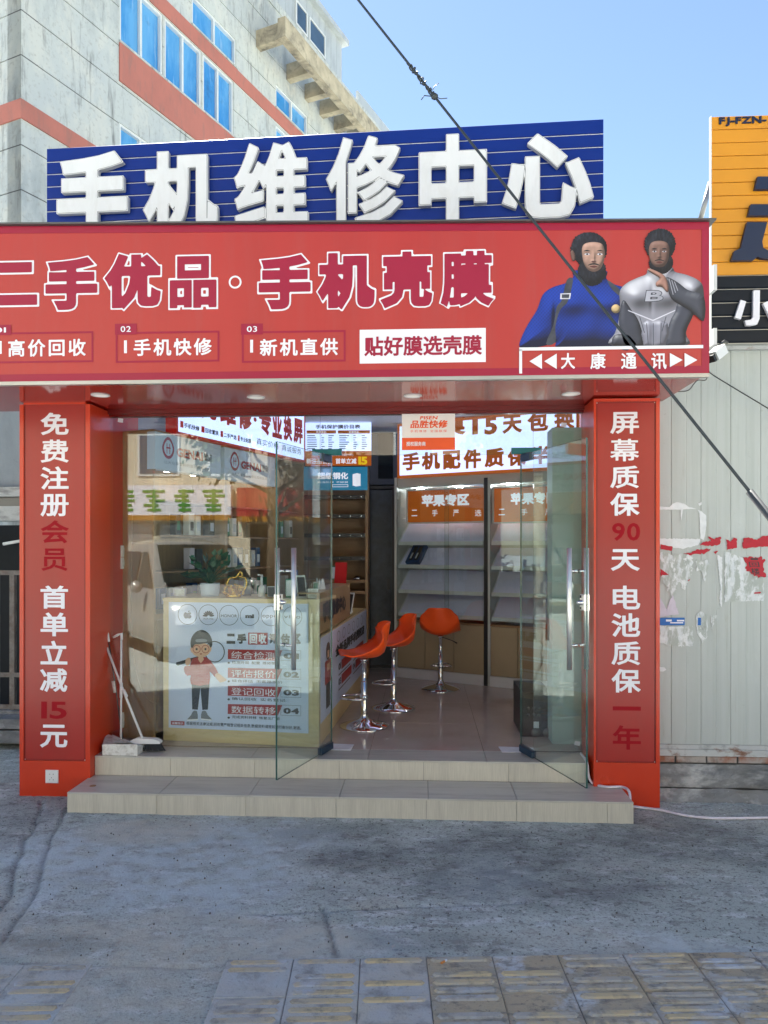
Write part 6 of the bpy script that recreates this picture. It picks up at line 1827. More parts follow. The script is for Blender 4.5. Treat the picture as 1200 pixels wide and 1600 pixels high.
torn([(48, 500), (455, 505), (440, 560), (300, 600), (180, 590), (60, 570)], 'paper_white', 'wide pale paper remnant under the blank square', .001, 5, 3)
torn([(75, 555), (190, 580), (180, 620), (75, 605)], 'torn_red', 'small red paper wedge beside the pillar, upper', .003, 3, 4)
torn([(70, 790), (155, 855), (90, 850), (75, 870)], 'torn_red', 'small red paper wedge beside the pillar, lower', .003, 3, 5)
torn([(530, 487), (590, 500), (655, 485), (640, 560), (580, 572), (500, 565), (455, 572), (480, 530), (560, 530)], 'torn_red', 'ragged red paper strip left of centre on the sheet wall', .003, 9, 6)
torn([(290, 640), (350, 640), (420, 605), (560, 598), (500, 645), (440, 650), (350, 662)], 'torn_red', 'lower ragged red paper strip left of centre', .003, 8, 7)
torn([(695, 505), (750, 530), (775, 490), (805, 500), (808, 590), (710, 612), (715, 550)], 'torn_red', 'ragged red paper patch with a black stroke, middle', .003, 5, 8)
torn([(870, 498), (920, 490), (1000, 515), (1050, 478), (1130, 470), (1130, 575), (1040, 580), (870, 600), (860, 560)], 'torn_red', 'large ragged red paper patch at the right edge', .003, 5, 9)
torn([(865, 682), (1030, 680), (1080, 712), (1055, 760), (1078, 862), (1060, 885), (960, 850), (880, 790), (900, 740)], 'torn_red', 'ragged red paper patch with black handwriting', .003, 13, 10)
torn([(975, 1018), (1040, 1015), (1030, 1030), (970, 1032)], 'torn_red', 'tiny red paper scrap below the handwriting', .003, 2, 11)
torn([(580, 630), (628, 618), (600, 652)], 'torn_red', 'tiny red scrap under the middle red strip', .003, 3, 12)
torn([(335, 905), (360, 885), (345, 912)], 'torn_red', 'tiny red scrap in the scraped white area', .003, 2, 13)
torn([(690, 620), (870, 690), (940, 860), (1060, 890), (1075, 1100), (690, 1110)], 'wash_white', 'large scraped white paste area under the red paper', .0005, 6, 14)
torn([(620, 660), (665, 680), (662, 1160), (640, 1120), (650, 980)], 'paper_white', 'long vertical white paper strip on the wall', .001, 4, 15)
torn([(418, 700), (480, 720), (520, 700), (560, 760), (500, 860), (500, 930), (460, 800), (420, 820)], 'wash_white', 'irregular white paper shred in the middle of the wall', .001, 8, 16)
torn([(70, 640), (380, 660), (380, 800), (300, 1000), (250, 900), (190, 1100), (130, 960), (70, 900)], 'wash_white', 'broad scraped white paper remains beside the pillar', .0005, 14, 17)
torn([(60, 1050), (130, 1180), (190, 1040), (250, 1230), (60, 1255)], 'pink_paper', 'faded pink paper remains above the blue sticker', .002, 5, 18)
torn([(60, 1340), (380, 1345), (385, 1530), (280, 1545), (60, 1510)], 'wash_white', 'crumpled white paste patch below the blue sticker', .0005, 9, 19)
torn([(415, 1240), (460, 1200), (530, 1240), (528, 1440), (480, 1510), (420, 1400)], 'wash_white', 'oval white paste patch right of the blue sticker', .0008, 4, 20)
torn([(560, 1235), (620, 1240), (565, 1390)], 'wash_white', 'narrow white paste triangle on the wall', .0008, 4, 21)
torn([(425, 150), (440, 165), (470, 150), (468, 175), (445, 188)], 'paper_white', 'tiny heart-shaped white scrap above the posters', .001, 2, 22)
torn([(0 + 60, 1735), (110, 1740), (130, 1765), (100, 1780), (60, 1778)], 'paper_white', 'small white rounded paper tab beside the pillar', .001, 1, 23)
bl = torn([(55, 1262), (305, 1262), (305, 1335), (55, 1335)], 'blue_tape', 'blue printed sticker strip beside the right pillar', .002, 0, 24, 'blue_sticker')
b2 = torn([(432, 1262), (462, 1262), (462, 1335), (430, 1335)], 'blue_tape', 'short blue sticker piece right of the longer one', .002, 0, 25, 'blue_sticker')
for a, b, c, d in ((125, 1280, 180, 1298), (230, 1283, 300, 1297), (165, 1306, 290, 1316)):
    rpx(PNf, 1020 + a / 6.155, 760 + b / 6.155, 1020 + c / 6.155, 760 + d / 6.155, .0045, 'white_print', bl, 'printed_line')
hw = [c for c in COL.objects if c.get('label') == 'ragged red paper patch with black handwriting'][0]
for s_, a, b, c, d in (('一', 940, 690, 1010, 708), ('回', 928, 725, 1025, 775), ('楼', 950, 785, 1030, 850)):
    tpx(PNf, s_, 1020 + a / 6.155, 760 + b / 6.155, 1020 + c / 6.155, 760 + d / 6.155, .0055, 'ink', hw, r=.01, slant=-.2)

# orange and black slatted neighbour sign
PO = PY(4.92)
ns = thing('neighbour_sign', 'orange and black slatted neighbour sign with dark letters at the right edge', 'sign', (2.0, 4.92, 3.0))
ox0 = PO.hit(1112, 300)[0]; ox1 = 4.2
zt_ = PO.hit(1160, 181)[1]; zm = PO.hit(1160, 430)[1]; zb_ = PO.hit(1160, 536)[1]
MB().pbox(PO, ox0 + .012, zb_, ox1, zt_ - .01, -.06, -.0125).build('backing_sheet', 'alu', ns)
MB().pbox(PO, ox0 - .008, zb_ - .02, ox0 - .001, zt_ + .004, -.022, .003).build('edge_trim', 'white_plastic', ns)
n = 12; h = (zt_ - zm) / n
for i in range(n): MB().bevbox(PO, ox0, zt_ - (i + 1) * h + .004, ox1, zt_ - i * h, -.012, 0, .003).build('orange_slat', 'orange_slat', ns)
n = 5; h = (zm - zb_) / n
for i in range(n): MB().bevbox(PO, ox0, zm - (i + 1) * h + .004, ox1, zm - i * h - .002, -.012, 0, .008).build('black_slat', 'black_slat', ns)
u0, v0, u1, v1 = PO.box(1123, 184, 1197, 196)
text(PO, 'FJ-FZN-', u0, v0 - .004, u1, v1 + .004, .008, 'navy_letter', ns, r=.035, depth=.006)
def lp(pts): return [PO.off(.03).hit(1080 + a / 4, 170 + b / 4) for a, b in pts]
for pts in ([(415, 424), (560, 424), (548, 502), (398, 502)], [(372, 597), (560, 597), (550, 668), (355, 668)],
            [(350, 708), (475, 708), (444, 830), (450, 870), (480, 885), (600, 885), (600, 950), (440, 935), (415, 925), (385, 948), (250, 948), (268, 890), (308, 872)]):
    q = lp(pts); q = q[::-1]
    MB().poly(PO, q, .002, .032).build('character_stroke', 'navy_letter', ns)
for pts in ([(312, 1192), (346, 1202), (313, 1314), (276, 1302)], [(392, 1132), (432, 1132), (430, 1310), (415, 1345), (380, 1352), (346, 1352), (338, 1322), (378, 1316), (390, 1300)],
            [(452, 1215), (480, 1200), (530, 1300), (500, 1318)]):
    q = lp(pts)[::-1]
    MB().poly(PO, q, .002, .025).build('character_stroke', 'white_print', ns)
for y0, y1 in ((424, 463), (521, 546)):
    a = PO.hit(1106, y0); b = PO.hit(1111, y1)
    o = MB().pbox(PO, a[0] - .01, b[1], a[0] + .012, a[1], .02, .12).build('sign_bracket', 'white_plastic', ns)
# diagonal brace behind sign
MB().tube([PY(5.6).pt(*PY(5.6).hit(1110, 285)), PY(5.6).pt(*PY(5.6).hit(1094, 345))], .02, 6).build('brace', 'alu', ns)

# CCTV camera
pc = PY(4.75).pt(*PY(4.75).hit(1118, 552))
cc = thing('security_camera', 'white bullet security camera below the right end of the red sign', 'camera', pc)
d_ = Vector((-.45, -.25, -.35)).normalized()
def obox(c, d, L, w, h, mt, nm, parent):
    d = d.normalized(); s_ = d.cross(Vector((0, 0, 1))).normalized(); t_ = s_.cross(d)
    a = [c + s_ * x * w / 2 + t_ * z * h / 2 for x, z in ((-1, -1), (1, -1), (1, 1), (-1, 1))]
    mb = MB(); mb.hexa([v for v in a], [v + d * L for v in a]); return mb.build(nm, mt, parent)
cb0 = PY(4.75).pt(*PY(4.75).hit(1128, 546))
obox(cb0, d_, .10, .07, .06, 'white_plastic', 'housing', cc)
obox(cb0 + d_ * .1005 + Vector((0, 0, -.006)), d_, .02, .05, .045, 'black', 'lens', cc)
MB().tube([cb0 + Vector((-.01, .02, .03)), cb0 + Vector((.04, .06, .07)), cb0 + Vector((.09, .14, .08))], .008, 8).build('bracket', 'alu_dark', cc)
o = MB().tube(smooth_open([bp(1107, 578, 4.6), bp(1113, 585, 4.8), bp(1150, 608, 4.95), bp(1200, 638, 5.0), bp(1300, 700, 5.0)], 6), .004, 6).build('black_cable', 'black')
tag(o, 'thin black cable sagging across the sheet wall from the sign end', 'cable')
o = MB().tube(smooth_open([bp(1058, 612, 4.85), bp(1075, 610, 4.75), bp(1084, 600, 4.6), bp(1090, 594, 4.5), bp(1102, 594, 4.4), bp(1105, 588, 4.3)], 6), .003, 6).build('black_cable', 'black')
tag(o, 'short black cable looping under the right corner of the canopy', 'cable')

# ================================================================== LEFT NEIGHBOUR
YL = 6.2
PLn = PY(YL)
ln = thing('left_neighbour', 'old blue-grey plaster wall with a barred dark opening, left of the shop', 'building', (-3.5, YL, 0))
xR_ = -2.75; xL_ = -6.0
z765, z790, z815 = [PLn.hit(20, y)[1] for y in (762, 786, 814)]
zbot = PLn.hit(20, 1110)[1]
MB().box(xL_, YL, z765, xR_, YL + .2, 3.9).build('plaster_wall', 'nb_plaster', ln)
MB().box(xL_, YL - .10, z790 + .05, xR_, YL + .15, z765 - .001).build('ledge', 'nb_ledge', ln)
MB().box(xL_, YL - .06, z790 - .03, xR_, YL + .15, z790 + .045).build('ledge', 'alu_dark', ln)
MB().box(xL_, YL - .08, z815, xR_, YL + .15, z790 - .031).build('lintel', 'nb_ledge', ln)
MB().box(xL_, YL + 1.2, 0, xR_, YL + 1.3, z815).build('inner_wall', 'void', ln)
MB().box(xL_, YL - .02, -.03, xR_, YL + .2, zbot).build('low_wall', 'wallbase', ln)
for px in (-34, -10, 16.5, 41):
    u = PLn.hit(px, 1000)[0]
    MB().box(u - .022, YL + .02, zbot, u + .022, YL + .06, PLn.hit(px, 893)[1]).build('grille_bar', 'grille', ln)
for y in (895, 1055, 1105):
    z = PLn.hit(15, y)[1]
    MB().box(xL_, YL + .015, z - .02, xR_, YL + .019 + .0, z + .02).build('grille_rail', 'grille', ln)
MB().tube([PLn.pt(PLn.hit(-5, 850)[0], PLn.hit(-5, 850)[1], -.1), PLn.pt(PLn.hit(40, 842)[0], PLn.hit(40, 842)[1], -.1)], .014, 8).build('white_pipe', 'white_plastic', ln)
for i, (y0, y1) in enumerate(((1123, 1138), (1141, 1160))):
    za, zb2 = PY(6.0).hit(10, y1)[1], PY(6.0).hit(10, y0)[1]
    for k in range(3):
        MB().box(-3.15 - .42 * k, 5.98, za, -2.74 - .42 * k, 6.17, zb2).build('stone_block', 'wallbase', ln)

# ================================================================== APARTMENT BUILDING (upper left)
BD = 13.0
bc = c2w(-.493 * BD, BD)
ang = math.radians(24.7)
bu = c2w(math.sin(ang), math.cos(ang)); bl_ = c2w(-math.sin(math.radians(65.3)), math.cos(math.radians(65.3)))
PBr = Plane((bc.x, bc.y, 0), bu)
PBl = Plane((bc.x, bc.y, 0), bl_ * -1)
ab = thing('apartment_building', 'weathered grey apartment building with pink bands and blue windows, upper left', 'building', (bc.x, bc.y, 0))
# face normal must point at the street
def wall_cells(P, ucuts, vcuts, holes, n0, n1, mt, name, vj=()):
    """sheet wall as solid cells, leaving window openings"""
    mb = MB()
    for i in range(len(ucuts) - 1):
        for j in range(len(vcuts) - 1):
            a, b, c, d = ucuts[i], ucuts[i + 1], vcuts[j], vcuts[j + 1]
            mu, mv = (a + b) / 2, (c + d) / 2
            if any(h[0] < mu < h[2] and h[1] < mv < h[3] for h in holes): continue
            joint = any(abs(mv - q) < .012 for q in vj)
            if joint: mb.pbox(P, a, c, b, d, n0, n1 - .02, 1)
            else: mb.pbox(P, a, c, b, d, n0, n1, 0)
    return mb.build(name, mt, ab)
z0j = 1.7 + (855 - 85) / 1150 * BD
joints = [z0j + k * .795 for k in range(-13, 11) if 0 < z0j + k * .795 < 16.6]
win = []
def W(u0, v0, u1, v1): win.append((u0, v0, u1, v1))
g0, g1 = PBr.hit(187, 60)[0], PBr.hit(366, 180)[0]
gs = [g0, PBr.hit(256, 60)[0], PBr.hit(316, 120)[0], g1]
vb1, vt1 = 12.11, 13.48
for i in range(3): W(gs[i] + (.03 if i else 0), vb1, gs[i + 1] - .03, vt1)
ua, ub2 = PBr.hit(300, 50)[0], PBr.hit(369, 80)[0]
W(ua, 13.92, ub2, 14.62)
W(g0, 13.92, ua - 1.0, 15.2) if False else None
uc_, ud_ = PBr.hit(431, 170)[0], PBr.hit(481, 200)[0]
W(uc_, 13.92, ud_, 14.55); W(uc_, 12.11, ud_, 13.42)
ue = PBr.hit(495, 200)[0]; W(ue, 13.92, ue + 1.8, 14.4)
W(g0, 9.0, g0 + 1.25, 10.43); W(g0 + 1.4, 9.0, g1, 10.43)
W(g0, 5.8, g1, 7.2)
u2a = PBr.hit(268, 2)[0]; W(u2a, 14.75, u2a + .9, 15.6)
us_ = sorted(set([0, 4.7, 20.0] + [round(w[i], 4) for w in win for i in (0, 2)]))
vs_ = sorted(set([0, 16.6] + [round(w[i], 4) for w in win for i in (1, 3)] + [round(j + d, 4) for j in joints for d in (-.011, .011)]))
wall_cells(PBr, us_, vs_, win, -.35, 0, ['bwall', 'bjoint'], 'side_wall', joints)
MB().pbox(PBr, .05, 0, 20, 16.5, -.9, -.7).build('inner_wall', 'dark_wall', ab)
wall_cells(PBl, [-8, -4, -.0005], sorted([0, 16.6] + [round(j + d, 4) for j in joints for d in (-.011, .011)]), [], -.35, 0, ['bwall', 'bjoint'], 'front_wall', joints)
def band(P, u0, v0, u1, v1):
    MB().pbox(P, u0, v0, u1, v1, .001, .03).build('pink_band', 'bpink', ab)
bz0, bz1 = 1.7 + (855 - 185) / 1150 * BD, 1.7 + (855 - 155) / 1150 * BD
band(PBr, -.03, bz0, g0, bz1); band(PBl, -8, bz0, .0, bz1)
band(PBr, g0 - .02, 11.27, g1 + .1, 12.09)
band(PBr, 3.2, 13.5, 17.8, 13.86)
for (u0, v0, u1, v1) in win:
    w_ = bpy.data.objects.new('window', None)
    f = frame(PBr, u0, v0, u1, v1, .055, -.02, 'wframe', ab, 'window', -.14)
    MB().pbox(PBr, u0 + .056, v0 + .056, u1 - .056, v1 - .056, -.11, -.10).build('pane', 'bwin', f)
    if u1 - u0 > .8:
        um_ = (u0 + u1) / 2
        MB().pbox(PBr, um_ - .03, v0 + .056, um_ + .03, v1 - .056, -.098, -.03).build('mullion', 'wframe', f)
    bpy.data.objects.remove(w_)
    MB().pbox(PBr, u0 - .03, v0 - .045, u1 + .03, v0 - .001, -.10, .045).build('sill', 'bwall', f)
# penthouse
pz0, pz1 = 16.6, 18.1
pu0, pu1 = 3.0, PBr.hit(535, 100)[0]
k = pu0
while k < pu1 - .01:
    k2 = min(k + .38, pu1)
    MB().pbox(PBr, k + .006, pz0 + .15, k2 - .006, pz1, -.1, -.02).build('siding_panel', 'siding', ab); k = k2
MB().pbox(PBr, pu0, pz0, pu1, pz1, -3.0, -.101).build('rooftop_room', 'siding', ab)
MB().pbox(PBr, pu0 - .2, pz1 + .001, pu1 + .18, pz1 + .17, -3.2, .16).build('eave', 'siding', ab)
MB().pbox(PBr, 0, 16.602, 20, 16.83, -.3, .03).build('coping', 'bwall', ab)
for a, b in ((462, 480), (483, 508)):
    ua_, ub_2 = PBr.hit(a, 40)[0], PBr.hit(b, 70)[0]
    f = frame(PBr, ua_, 16.90, ub_2, 17.62, .05, .02, 'wframe', ab, 'window', -.019)
    MB().pbox(PBr, ua_ + .051, 16.951, ub_2 - .051, 17.569, -.018, -.005).build('pane', 'bwin_dark', f)
# concrete brackets and beam
bu_ = [7.2, 8.7, 9.7, 10.6, 11.5, 12.4, 13.4]
for u in bu_:
    MB().pbox(PBr, u, 14.98, u + .22, 15.42, .001, .74).build('bracket', 'beam', ab)
MB().pbox(PBr, 7.1, 14.93, 14.6, 15.45, .741, .98).build('edge_beam', 'beam', ab)
pu = PBr.hit(560, 160)[0]
MB().pbox(PBr, pu, 16.831, pu + 5.5, 17.25, -.1, -.02).build('roof_panel', 'siding', ab)

# ================================================================== GUY WIRE in front of the sign
p1 = c2w((1200 - 600) / F * 2.75, 2.75, CAMH + (855 - 796) / F * 2.75)
p2 = c2w((565 - 600) / F * 3.85, 3.85, CAMH + (855 - 0) / F * 3.85)
d_ = (p2 - p1)
pa = p1 - d_ * .62; pb2 = p2 + d_ * .8
sag = lambda t: -0.10 * (t - t * t) * 1.0
gw = thing('guy_wire', 'steel guy wire running diagonally in front of the signs', 'wire', pa)
wp = [pa + (pb2 - pa) * t + Vector((0, 0, sag(t))) for t in [i / 40 for i in range(41)]]
MB().tube(wp, .0062, 10).build('strand', 'wire', gw)
def wat(px):
    best = None
    for i in range(400):
        t = i / 400; p = pa + (pb2 - pa) * t + Vector((0, 0, sag(t)))
        X = p.x * CT + p.y * ST; Y = -p.x * ST + p.y * CT
        if Y <= 0: continue
        e = abs(600 + 1150 * X / Y - px)
        if best is None or e < best[0]: best = (e, t)
    return best[1]
def wpt(t): return pa + (pb2 - pa) * t + Vector((0, 0, sag(t)))
ts = wat(1172)
MB().tube([wpt(ts - ts * i / 6.) for i in range(7)], .0145, 14).build('pipe_sleeve', 'sleeve', gw)
t0_, t1_ = wat(679), wat(640)
mb = MB()
rr = random.Random(1)
hel = []
for i in range(90):
    f = i / 89; c_ = wpt(t0_ + (t1_ - t0_) * f); a = f * 60
    hel.append(c_ + Vector((math.cos(a), math.sin(a), math.sin(a * 1.3) * .6)) * (.009 + .003 * rr.random()))
mb.tube(hel, .0035, 5)
c_ = wpt(t0_)
mb.tube([c_, c_ + Vector((-.05, -.01, .0)), c_ + Vector((-.065, -.01, -.02))], .0025, 5); mb.tube([c_, c_ + Vector((.03, 0, -.012)), c_ + Vector((.062, 0, -.010))], .0022, 5)
mb.tube([c_ + Vector((-.01, 0, .03)), c_ + Vector((.0, 0, .05)), c_ + Vector((.02, 0, .065))], .002, 5)
mb.lathe(c_ + Vector((0, 0, -.016)), [(.004, 0), (.016, .008), (.018, .02), (.006, .032)], 10)
mb.build('wire_binding', 'wire', gw)

# ================================================================== SMALL LITTER
rr = random.Random(8)
cg = thing('cigarette_end', 'cigarette end lying on the pavement at the edge of the yellow tiles', 'litter', onZ(694, 1502, 0.012))
a = onZ(689, 1505, .016); b = onZ(698, 1500, .016); m_ = a + (b - a) * .65
MB().tube([a, m_], .0042, 8).build('filter', 'butt', cg); MB().tube([m_, b], .0041, 8).build('ash_end', 'paper', cg)
mb = MB()
for i in range(46):
    px, py = rr.choice([(rr.uniform(1030, 1190), rr.uniform(1262, 1300)), (rr.uniform(1110, 1170), rr.uniform(1253, 1266)), (rr.uniform(600, 1180), rr.uniform(1300, 1480))])
    p = onZ(px, py, .008); s_ = rr.uniform(.002, .010) * (1 if py < 1300 else .55); a = rr.uniform(0, 6.28)
    mb.add([p + Vector((s_ * math.cos(a), s_ * math.sin(a), 0)), p + Vector((-s_ * .6 * math.sin(a), s_ * .6 * math.cos(a), .002)), p + Vector((-s_ * math.cos(a), -s_ * math.sin(a) * .7, .001)), p + Vector((s_ * .6 * math.sin(a), -s_ * .5 * math.cos(a), .001))], [(0, 1, 2, 3)])
tag(mb.build('paint_chips', 'paper'), 'white paint flakes scattered on the pavement', kind='stuff')
mb = MB()
for i in range(260):
    px, py = rr.uniform(0, 1200), rr.uniform(1270, 1500)
    p = onZ(px, py, .006); s_ = rr.uniform(.0015, .005); a = rr.uniform(0, 6.28)
    mb.lathe(p, [(s_, -.003), (s_ * .8, s_ * .6), (.0001, s_)], 5)
tag(mb.build('grit', 'grout'), 'dark grit scattered over the pavement', kind='stuff')
dl = onZ(145, 1228, ZT)
tag(MB().lathe(dl, [(.022, .0005), (.020, .003), (.0001, .004)], 9).build('dry_leaf', 'brown'), 'small dry brown leaf on the left end of the lower step', 'leaf')

# ================================================================== STREET BEHIND THE VIEWPOINT (seen in the glass)
def car(loc, yaw, paint, label, van=True):
    t = thing('parked_car', label, 'car', loc)
    t.rotation_euler = (0, 0, yaw)
    # side profile, nose at +y ; (y, z)
    L = 4.4 if van else 4.5
    if van: top = [(-2.15, .95), (-2.1, 1.70), (-1.9, 1.82), (.45, 1.84), (.8, 1.76), (1.55, 1.12), (2.05, .98), (2.2, .80), (2.22, .35)]
    else: top = [(-2.2, .85), (-2.1, 1.0), (-1.6, 1.06), (-1.0, 1.42), (.1, 1.46), (.4, 1.40), (1.15, 1.02), (2.0, .88), (2.2, .70), (2.22, .32)]
    bot = [(2.0, .24), (-2.0, .24), (-2.2, .4)]
    prof = top + bot
    wsec = lambda z: .84 if z < .95 else .84 - (z - .95) * .22
    mb = MB(); k = len(prof)
    vs = []; secs = (-1, -.985, -.94, -.85, -.5, 0, .5, .85, .94, .985, 1)
    prof = [tuple(p) for p in prof]
    for s_ in secs:
        sh = abs(s_) ** 7
        for (y, z) in prof:
            w_ = wsec(z) * (1 if abs(s_) < 1 else 1)
            vs.append((s_ * w_, y * (1 - .05 * sh) - (.10 * s_ * s_ if y > 1.4 else 0), z - (.075 * sh if z > .7 else -.03 * sh) + .03 * (1 - s_ * s_)))
    ns_ = len(secs)
    fs = [(r * k + i, r * k + (i + 1) % k, (r + 1) * k + (i + 1) % k, (r + 1) * k + i) for r in range(ns_ - 1) for i in range(k)]
    fs += [tuple(range(k))[::-1], tuple((ns_ - 1) * k + i for i in range(k))]
    mb.add(vs, fs, 0, True); mb.build('body', paint, t, local=True)
    def gl(a, nm='window'):
        m2 = MB(); m2.add(a, [tuple(range(len(a)))]); m2.build(nm, 'car_glass', t, local=True)
    if van:
        gl([(-.72, 1.50, 1.20), (-.35, 1.56, 1.20), (.35, 1.56, 1.20), (.72, 1.50, 1.20), (.62, .88, 1.765), (.3, .91, 1.775), (-.3, .91, 1.775), (-.62, .88, 1.765)], 'windscreen')
        for s_ in (-1, 1):
            for y0, y1 in ((-1.9, -.75), (-.65, .35)): gl([(s_ * (wsec(1.12) + .012), y0, 1.12), (s_ * (wsec(1.12) + .012), y1, 1.12), (s_ * (wsec(1.68) + .012), y1 - .05, 1.66), (s_ * (wsec(1.68) + .012), y0 + .05, 1.66)])
            gl([(s_ * (wsec(1.12) + .012), .45, 1.12), (s_ * (wsec(1.12) + .012), 1.25, 1.12), (s_ * (wsec(1.68) + .012), .62, 1.66), (s_ * (wsec(1.68) + .012), .42, 1.66)])
    else:
        gl([(-.68, 1.12, 1.06), (.68, 1.12, 1.06), (.60, .45, 1.395), (-.60, .45, 1.395)], 'windscreen')
        for s_ in (-1, 1):
            gl([(s_ * (wsec(1.0) + .012), -1.3, 1.0), (s_ * (wsec(1.0) + .012), .95, 1.0), (s_ * (wsec(1.38) + .012), .30, 1.37), (s_ * (wsec(1.38) + .012), -.95, 1.37)])
    for s_ in (-1, 1):
        for y in (-1.35, 1.35):
            wh = MB().lathe((s_ * .66, y, .31), [(.0001, -.1), (.30, -.1), (.31, -.05), (.31, .08), (.28, .11), (.2, .10)], 28, axis=(s_, 0, 0)).build('wheel', 'rubber', t, local=True)
            MB().lathe((s_ * .66, y, .31), [(.2, .10), (.19, .115), (.06, .10), (.0001, .11)], 20, axis=(s_, 0, 0)).build('rim', 'alu', wh, local=True)
        MB().lathe((s_ * .98, 1.0, 1.12 if van else 1.02), [(.0001, -.08), (.08, -.05), (.10, 0), (.08, .05), (.0001, .08)], 12, axis=(0, 1, 0)).build('wing_mirror', paint, t, local=True)
        m2 = MB(); m2.add([(s_ * .50, 2.235, .62), (s_ * .78, 2.19, .62), (s_ * .76, 2.15, .82), (s_ * .52, 2.225, .80)], [(0, 1, 2, 3)]); m2.build('headlight', 'white_plastic', t, local=True)
    m2 = MB(); m2.add([(-.42, 2.24, .50), (.42, 2.24, .50), (.42, 2.24, .68), (-.42, 2.24, .68)], [(0, 1, 2, 3)]); m2.build('grille', 'black', t, local=True)
    return t
car((-4.25, -2.1, -.03), math.radians(-38), 'car_silver', 'silver minivan parked behind the viewpoint, mirrored in the left glass')
car((3.9, -3.4, -.03), math.radians(20), 'car_white', 'white saloon car parked behind the viewpoint, mirrored in the right glass', False)
car((.9, -11.0, -.15), math.radians(90), 'car_white', 'white van standing on the road, mirrored faintly in the doors', True)

YF = -15.0
def block(x0, x1, h, mt, label, wins, dep=9, y=YF):
    t = thing('street_building', label, 'building', ((x0 + x1) / 2, y, 0))
    MB().box(x0, y - dep, -.1, x1, y, h).build('wall', mt, t)
    for (a, b, c, d) in wins:
        f = MB().box(a, y + .002, b, c, y + .05, d).build('window', 'wframe', t)
        MB().box(a + .08, y + .0505, b + .08, c - .08, y + .07, d - .08).build('pane', 'bwin_dark', f)
    MB().box(x0 - .2, y - dep - .2, h + .001, x1 + .2, y + .3, h + .3).build('cornice', 'wframe', t)
    return t
wins = [(x, z, x + 1.5, z + 1.5) for z in (4.2, 7.4, 10.6) for x in (-19, -16, -13, -10, -7.5)]
b1 = block(-20.5, -5.4, 13, 'cream', 'cream apartment block across the road with a white and green shop sign', wins)
b2_ = block(-5.2, 6.5, 9.5, 'brick_far', 'brown-grey building across the road behind the tree, with a red shop sign', [(x, z, x + 1.4, z + 1.4) for z in (4.4, 7.2) for x in (-4, -1, 2, 4.6)])
b3 = block(6.8, 24, 12, 'cream', 'pale block across the road at the right, with an orange shop sign', [(x, z, x + 1.5, z + 1.5) for z in (4.4, 7.6) for x in (8, 11, 14, 17, 20)])
def ssign(x0, x1, z0, z1, mt, label, strip=None):
    t = thing('street_sign_board', label, 'sign', ((x0 + x1) / 2, YF + .2, z0))
    MB().box(x0, YF + .08, z0, x1, YF + .35, z1).build('board', mt, t)
    if strip: MB().box(x0, YF + .36, z0 - .12, x1, YF + .38, z0 + .06).build('lower_strip', strip, t)
    return t
s1_ = ssign(-12.2, -6.6, 2.75, 3.85, 'white_print', 'white shop sign with green marks across the road, seen mirrored', 'yellow_board')
rr = random.Random(12)
for i in range(5):
    cx = -11.4 + i * 1.05
    mb = MB()
    for k in range(5):
        z = 2.95 + .16 * k; mb.box(cx - rr.uniform(.15, .4), YF + .351, z, cx + rr.uniform(.15, .4), YF + .37, z + .09)
    mb.box(cx - .06, YF + .371, 2.93, cx + .06, YF + .38, 3.7)
    mb.build('green_mark', 'green_ink', s1_)
ssign(-6.4, -2.2, 2.7, 3.75, 'red_sign', 'plain red shop sign across the road, seen mirrored', 'yellow_board')
ssign(5.0, 11.0, 2.8, 3.7, 'orange_slat', 'orange shop sign across the road at the right')
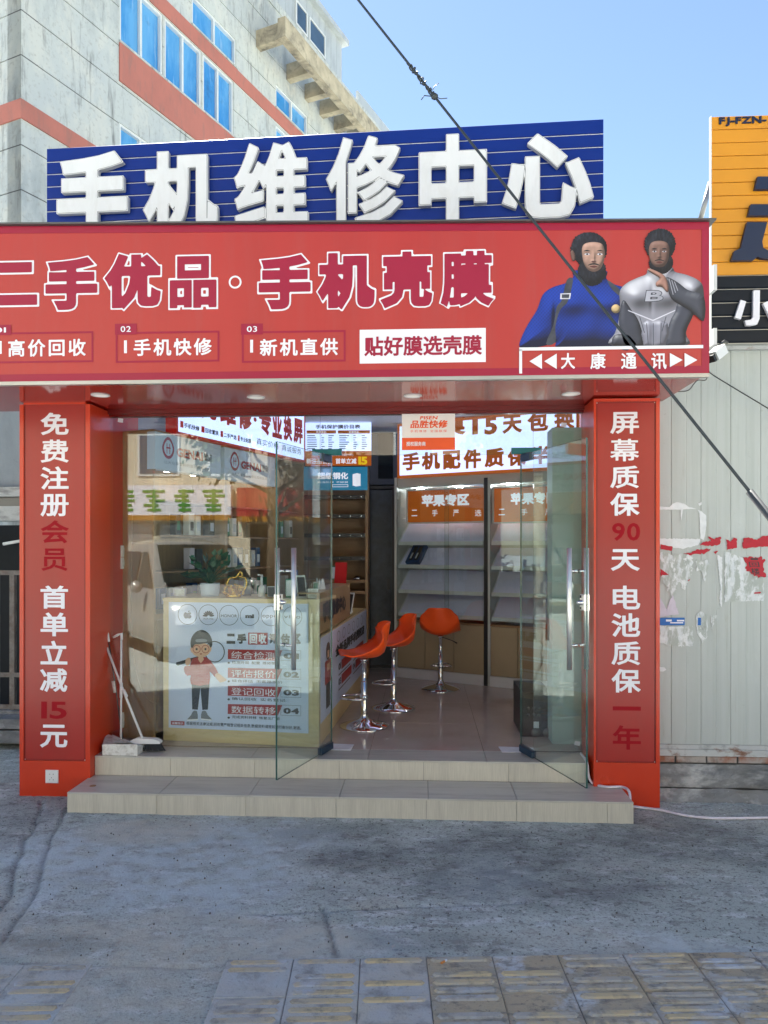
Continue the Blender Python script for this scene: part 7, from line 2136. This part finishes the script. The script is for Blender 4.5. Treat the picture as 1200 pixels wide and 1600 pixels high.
for x0, x1 in ((-12, -9.5), (-9.2, -6.8), (-6, -3.8), (-3.5, -1), (0, 2.4), (3, 5), (8, 11)):
    o = MB().box(x0, YF + .001, 0, x1, YF + .05, 2.5).build('shop_shutter', rr.choice(['bwin_dark', 'alu', 'void'])); tag(o, 'dark shop opening across the road at %s of the street' % {-12: 'the far left', -9.2: 'the left', -6: 'the left centre', -3.5: 'the centre left', 0: 'the centre', 3: 'the centre right', 8: 'the right'}[x0], 'shopfront')

def tree(x, y, h, R, seed, label):
    t = thing('street_tree', label, 'tree', (x, y, 0))
    rr = random.Random(seed)
    mb = MB(); c0 = Vector((x, y, 0))
    mb.tube([c0, c0 + Vector((.05, 0, h * .3)), c0 + Vector((0, .1, h * .5)), c0 + Vector((.1, 0, h * .75))], [.2, .16, .12, .05], 10)
    for i in range(8):
        a = rr.uniform(0, 6.28); b = c0 + Vector((0, 0, h * rr.uniform(.35, .6)))
        mb.tube([b, b + Vector((math.cos(a), math.sin(a), .5)) * R * .45, b + Vector((math.cos(a), math.sin(a), .7)) * R * .8], [.07, .05, .02], 6)
    mb.build('trunk', 'bark', t)
    mb = MB()
    clumps = []
    for i in range(26):
        a = rr.uniform(0, 6.28); e = rr.uniform(-.5, 1.2); q = rr.uniform(.45, .95) * R
        clumps.append((Vector((x, y, h * .66)) + Vector((math.cos(a) * math.cos(e) * q, math.sin(a) * math.cos(e) * q, math.sin(e) * q * .8)), rr.uniform(.22, .4) * R))
    V = []; Fc = []
    for i in range(5200):
        c_, r_ = rr.choice(clumps)
        d = Vector((rr.gauss(0, 1), rr.gauss(0, 1), rr.gauss(0, 1))).normalized() * r_ * rr.uniform(.6, 1.0)
        p = c_ + d; n1 = Vector((rr.gauss(0, 1), rr.gauss(0, 1), rr.gauss(0, 1))).normalized(); n2 = n1.orthogonal().normalized() * .11; n3 = n1.cross(n2).normalized() * .07
        b = len(V); V += [p - n2, p - n3, p + n2, p + n3]; Fc.append((b, b + 1, b + 2, b + 3))
    mb.add(V, Fc); mb.build('crown', 'tree_leaf', t)
tree(-4.6, -11.8, 7.2, 2.6, 1, 'street tree with dense crown across the road, seen mirrored in the left glass')
tree(3.6, -13.6, 6.6, 2.3, 2, 'street tree across the road at the right, seen mirrored in the doors')

print('triangles', sum(len(o.data.polygons) for o in COL.objects if o.type == 'MESH'))
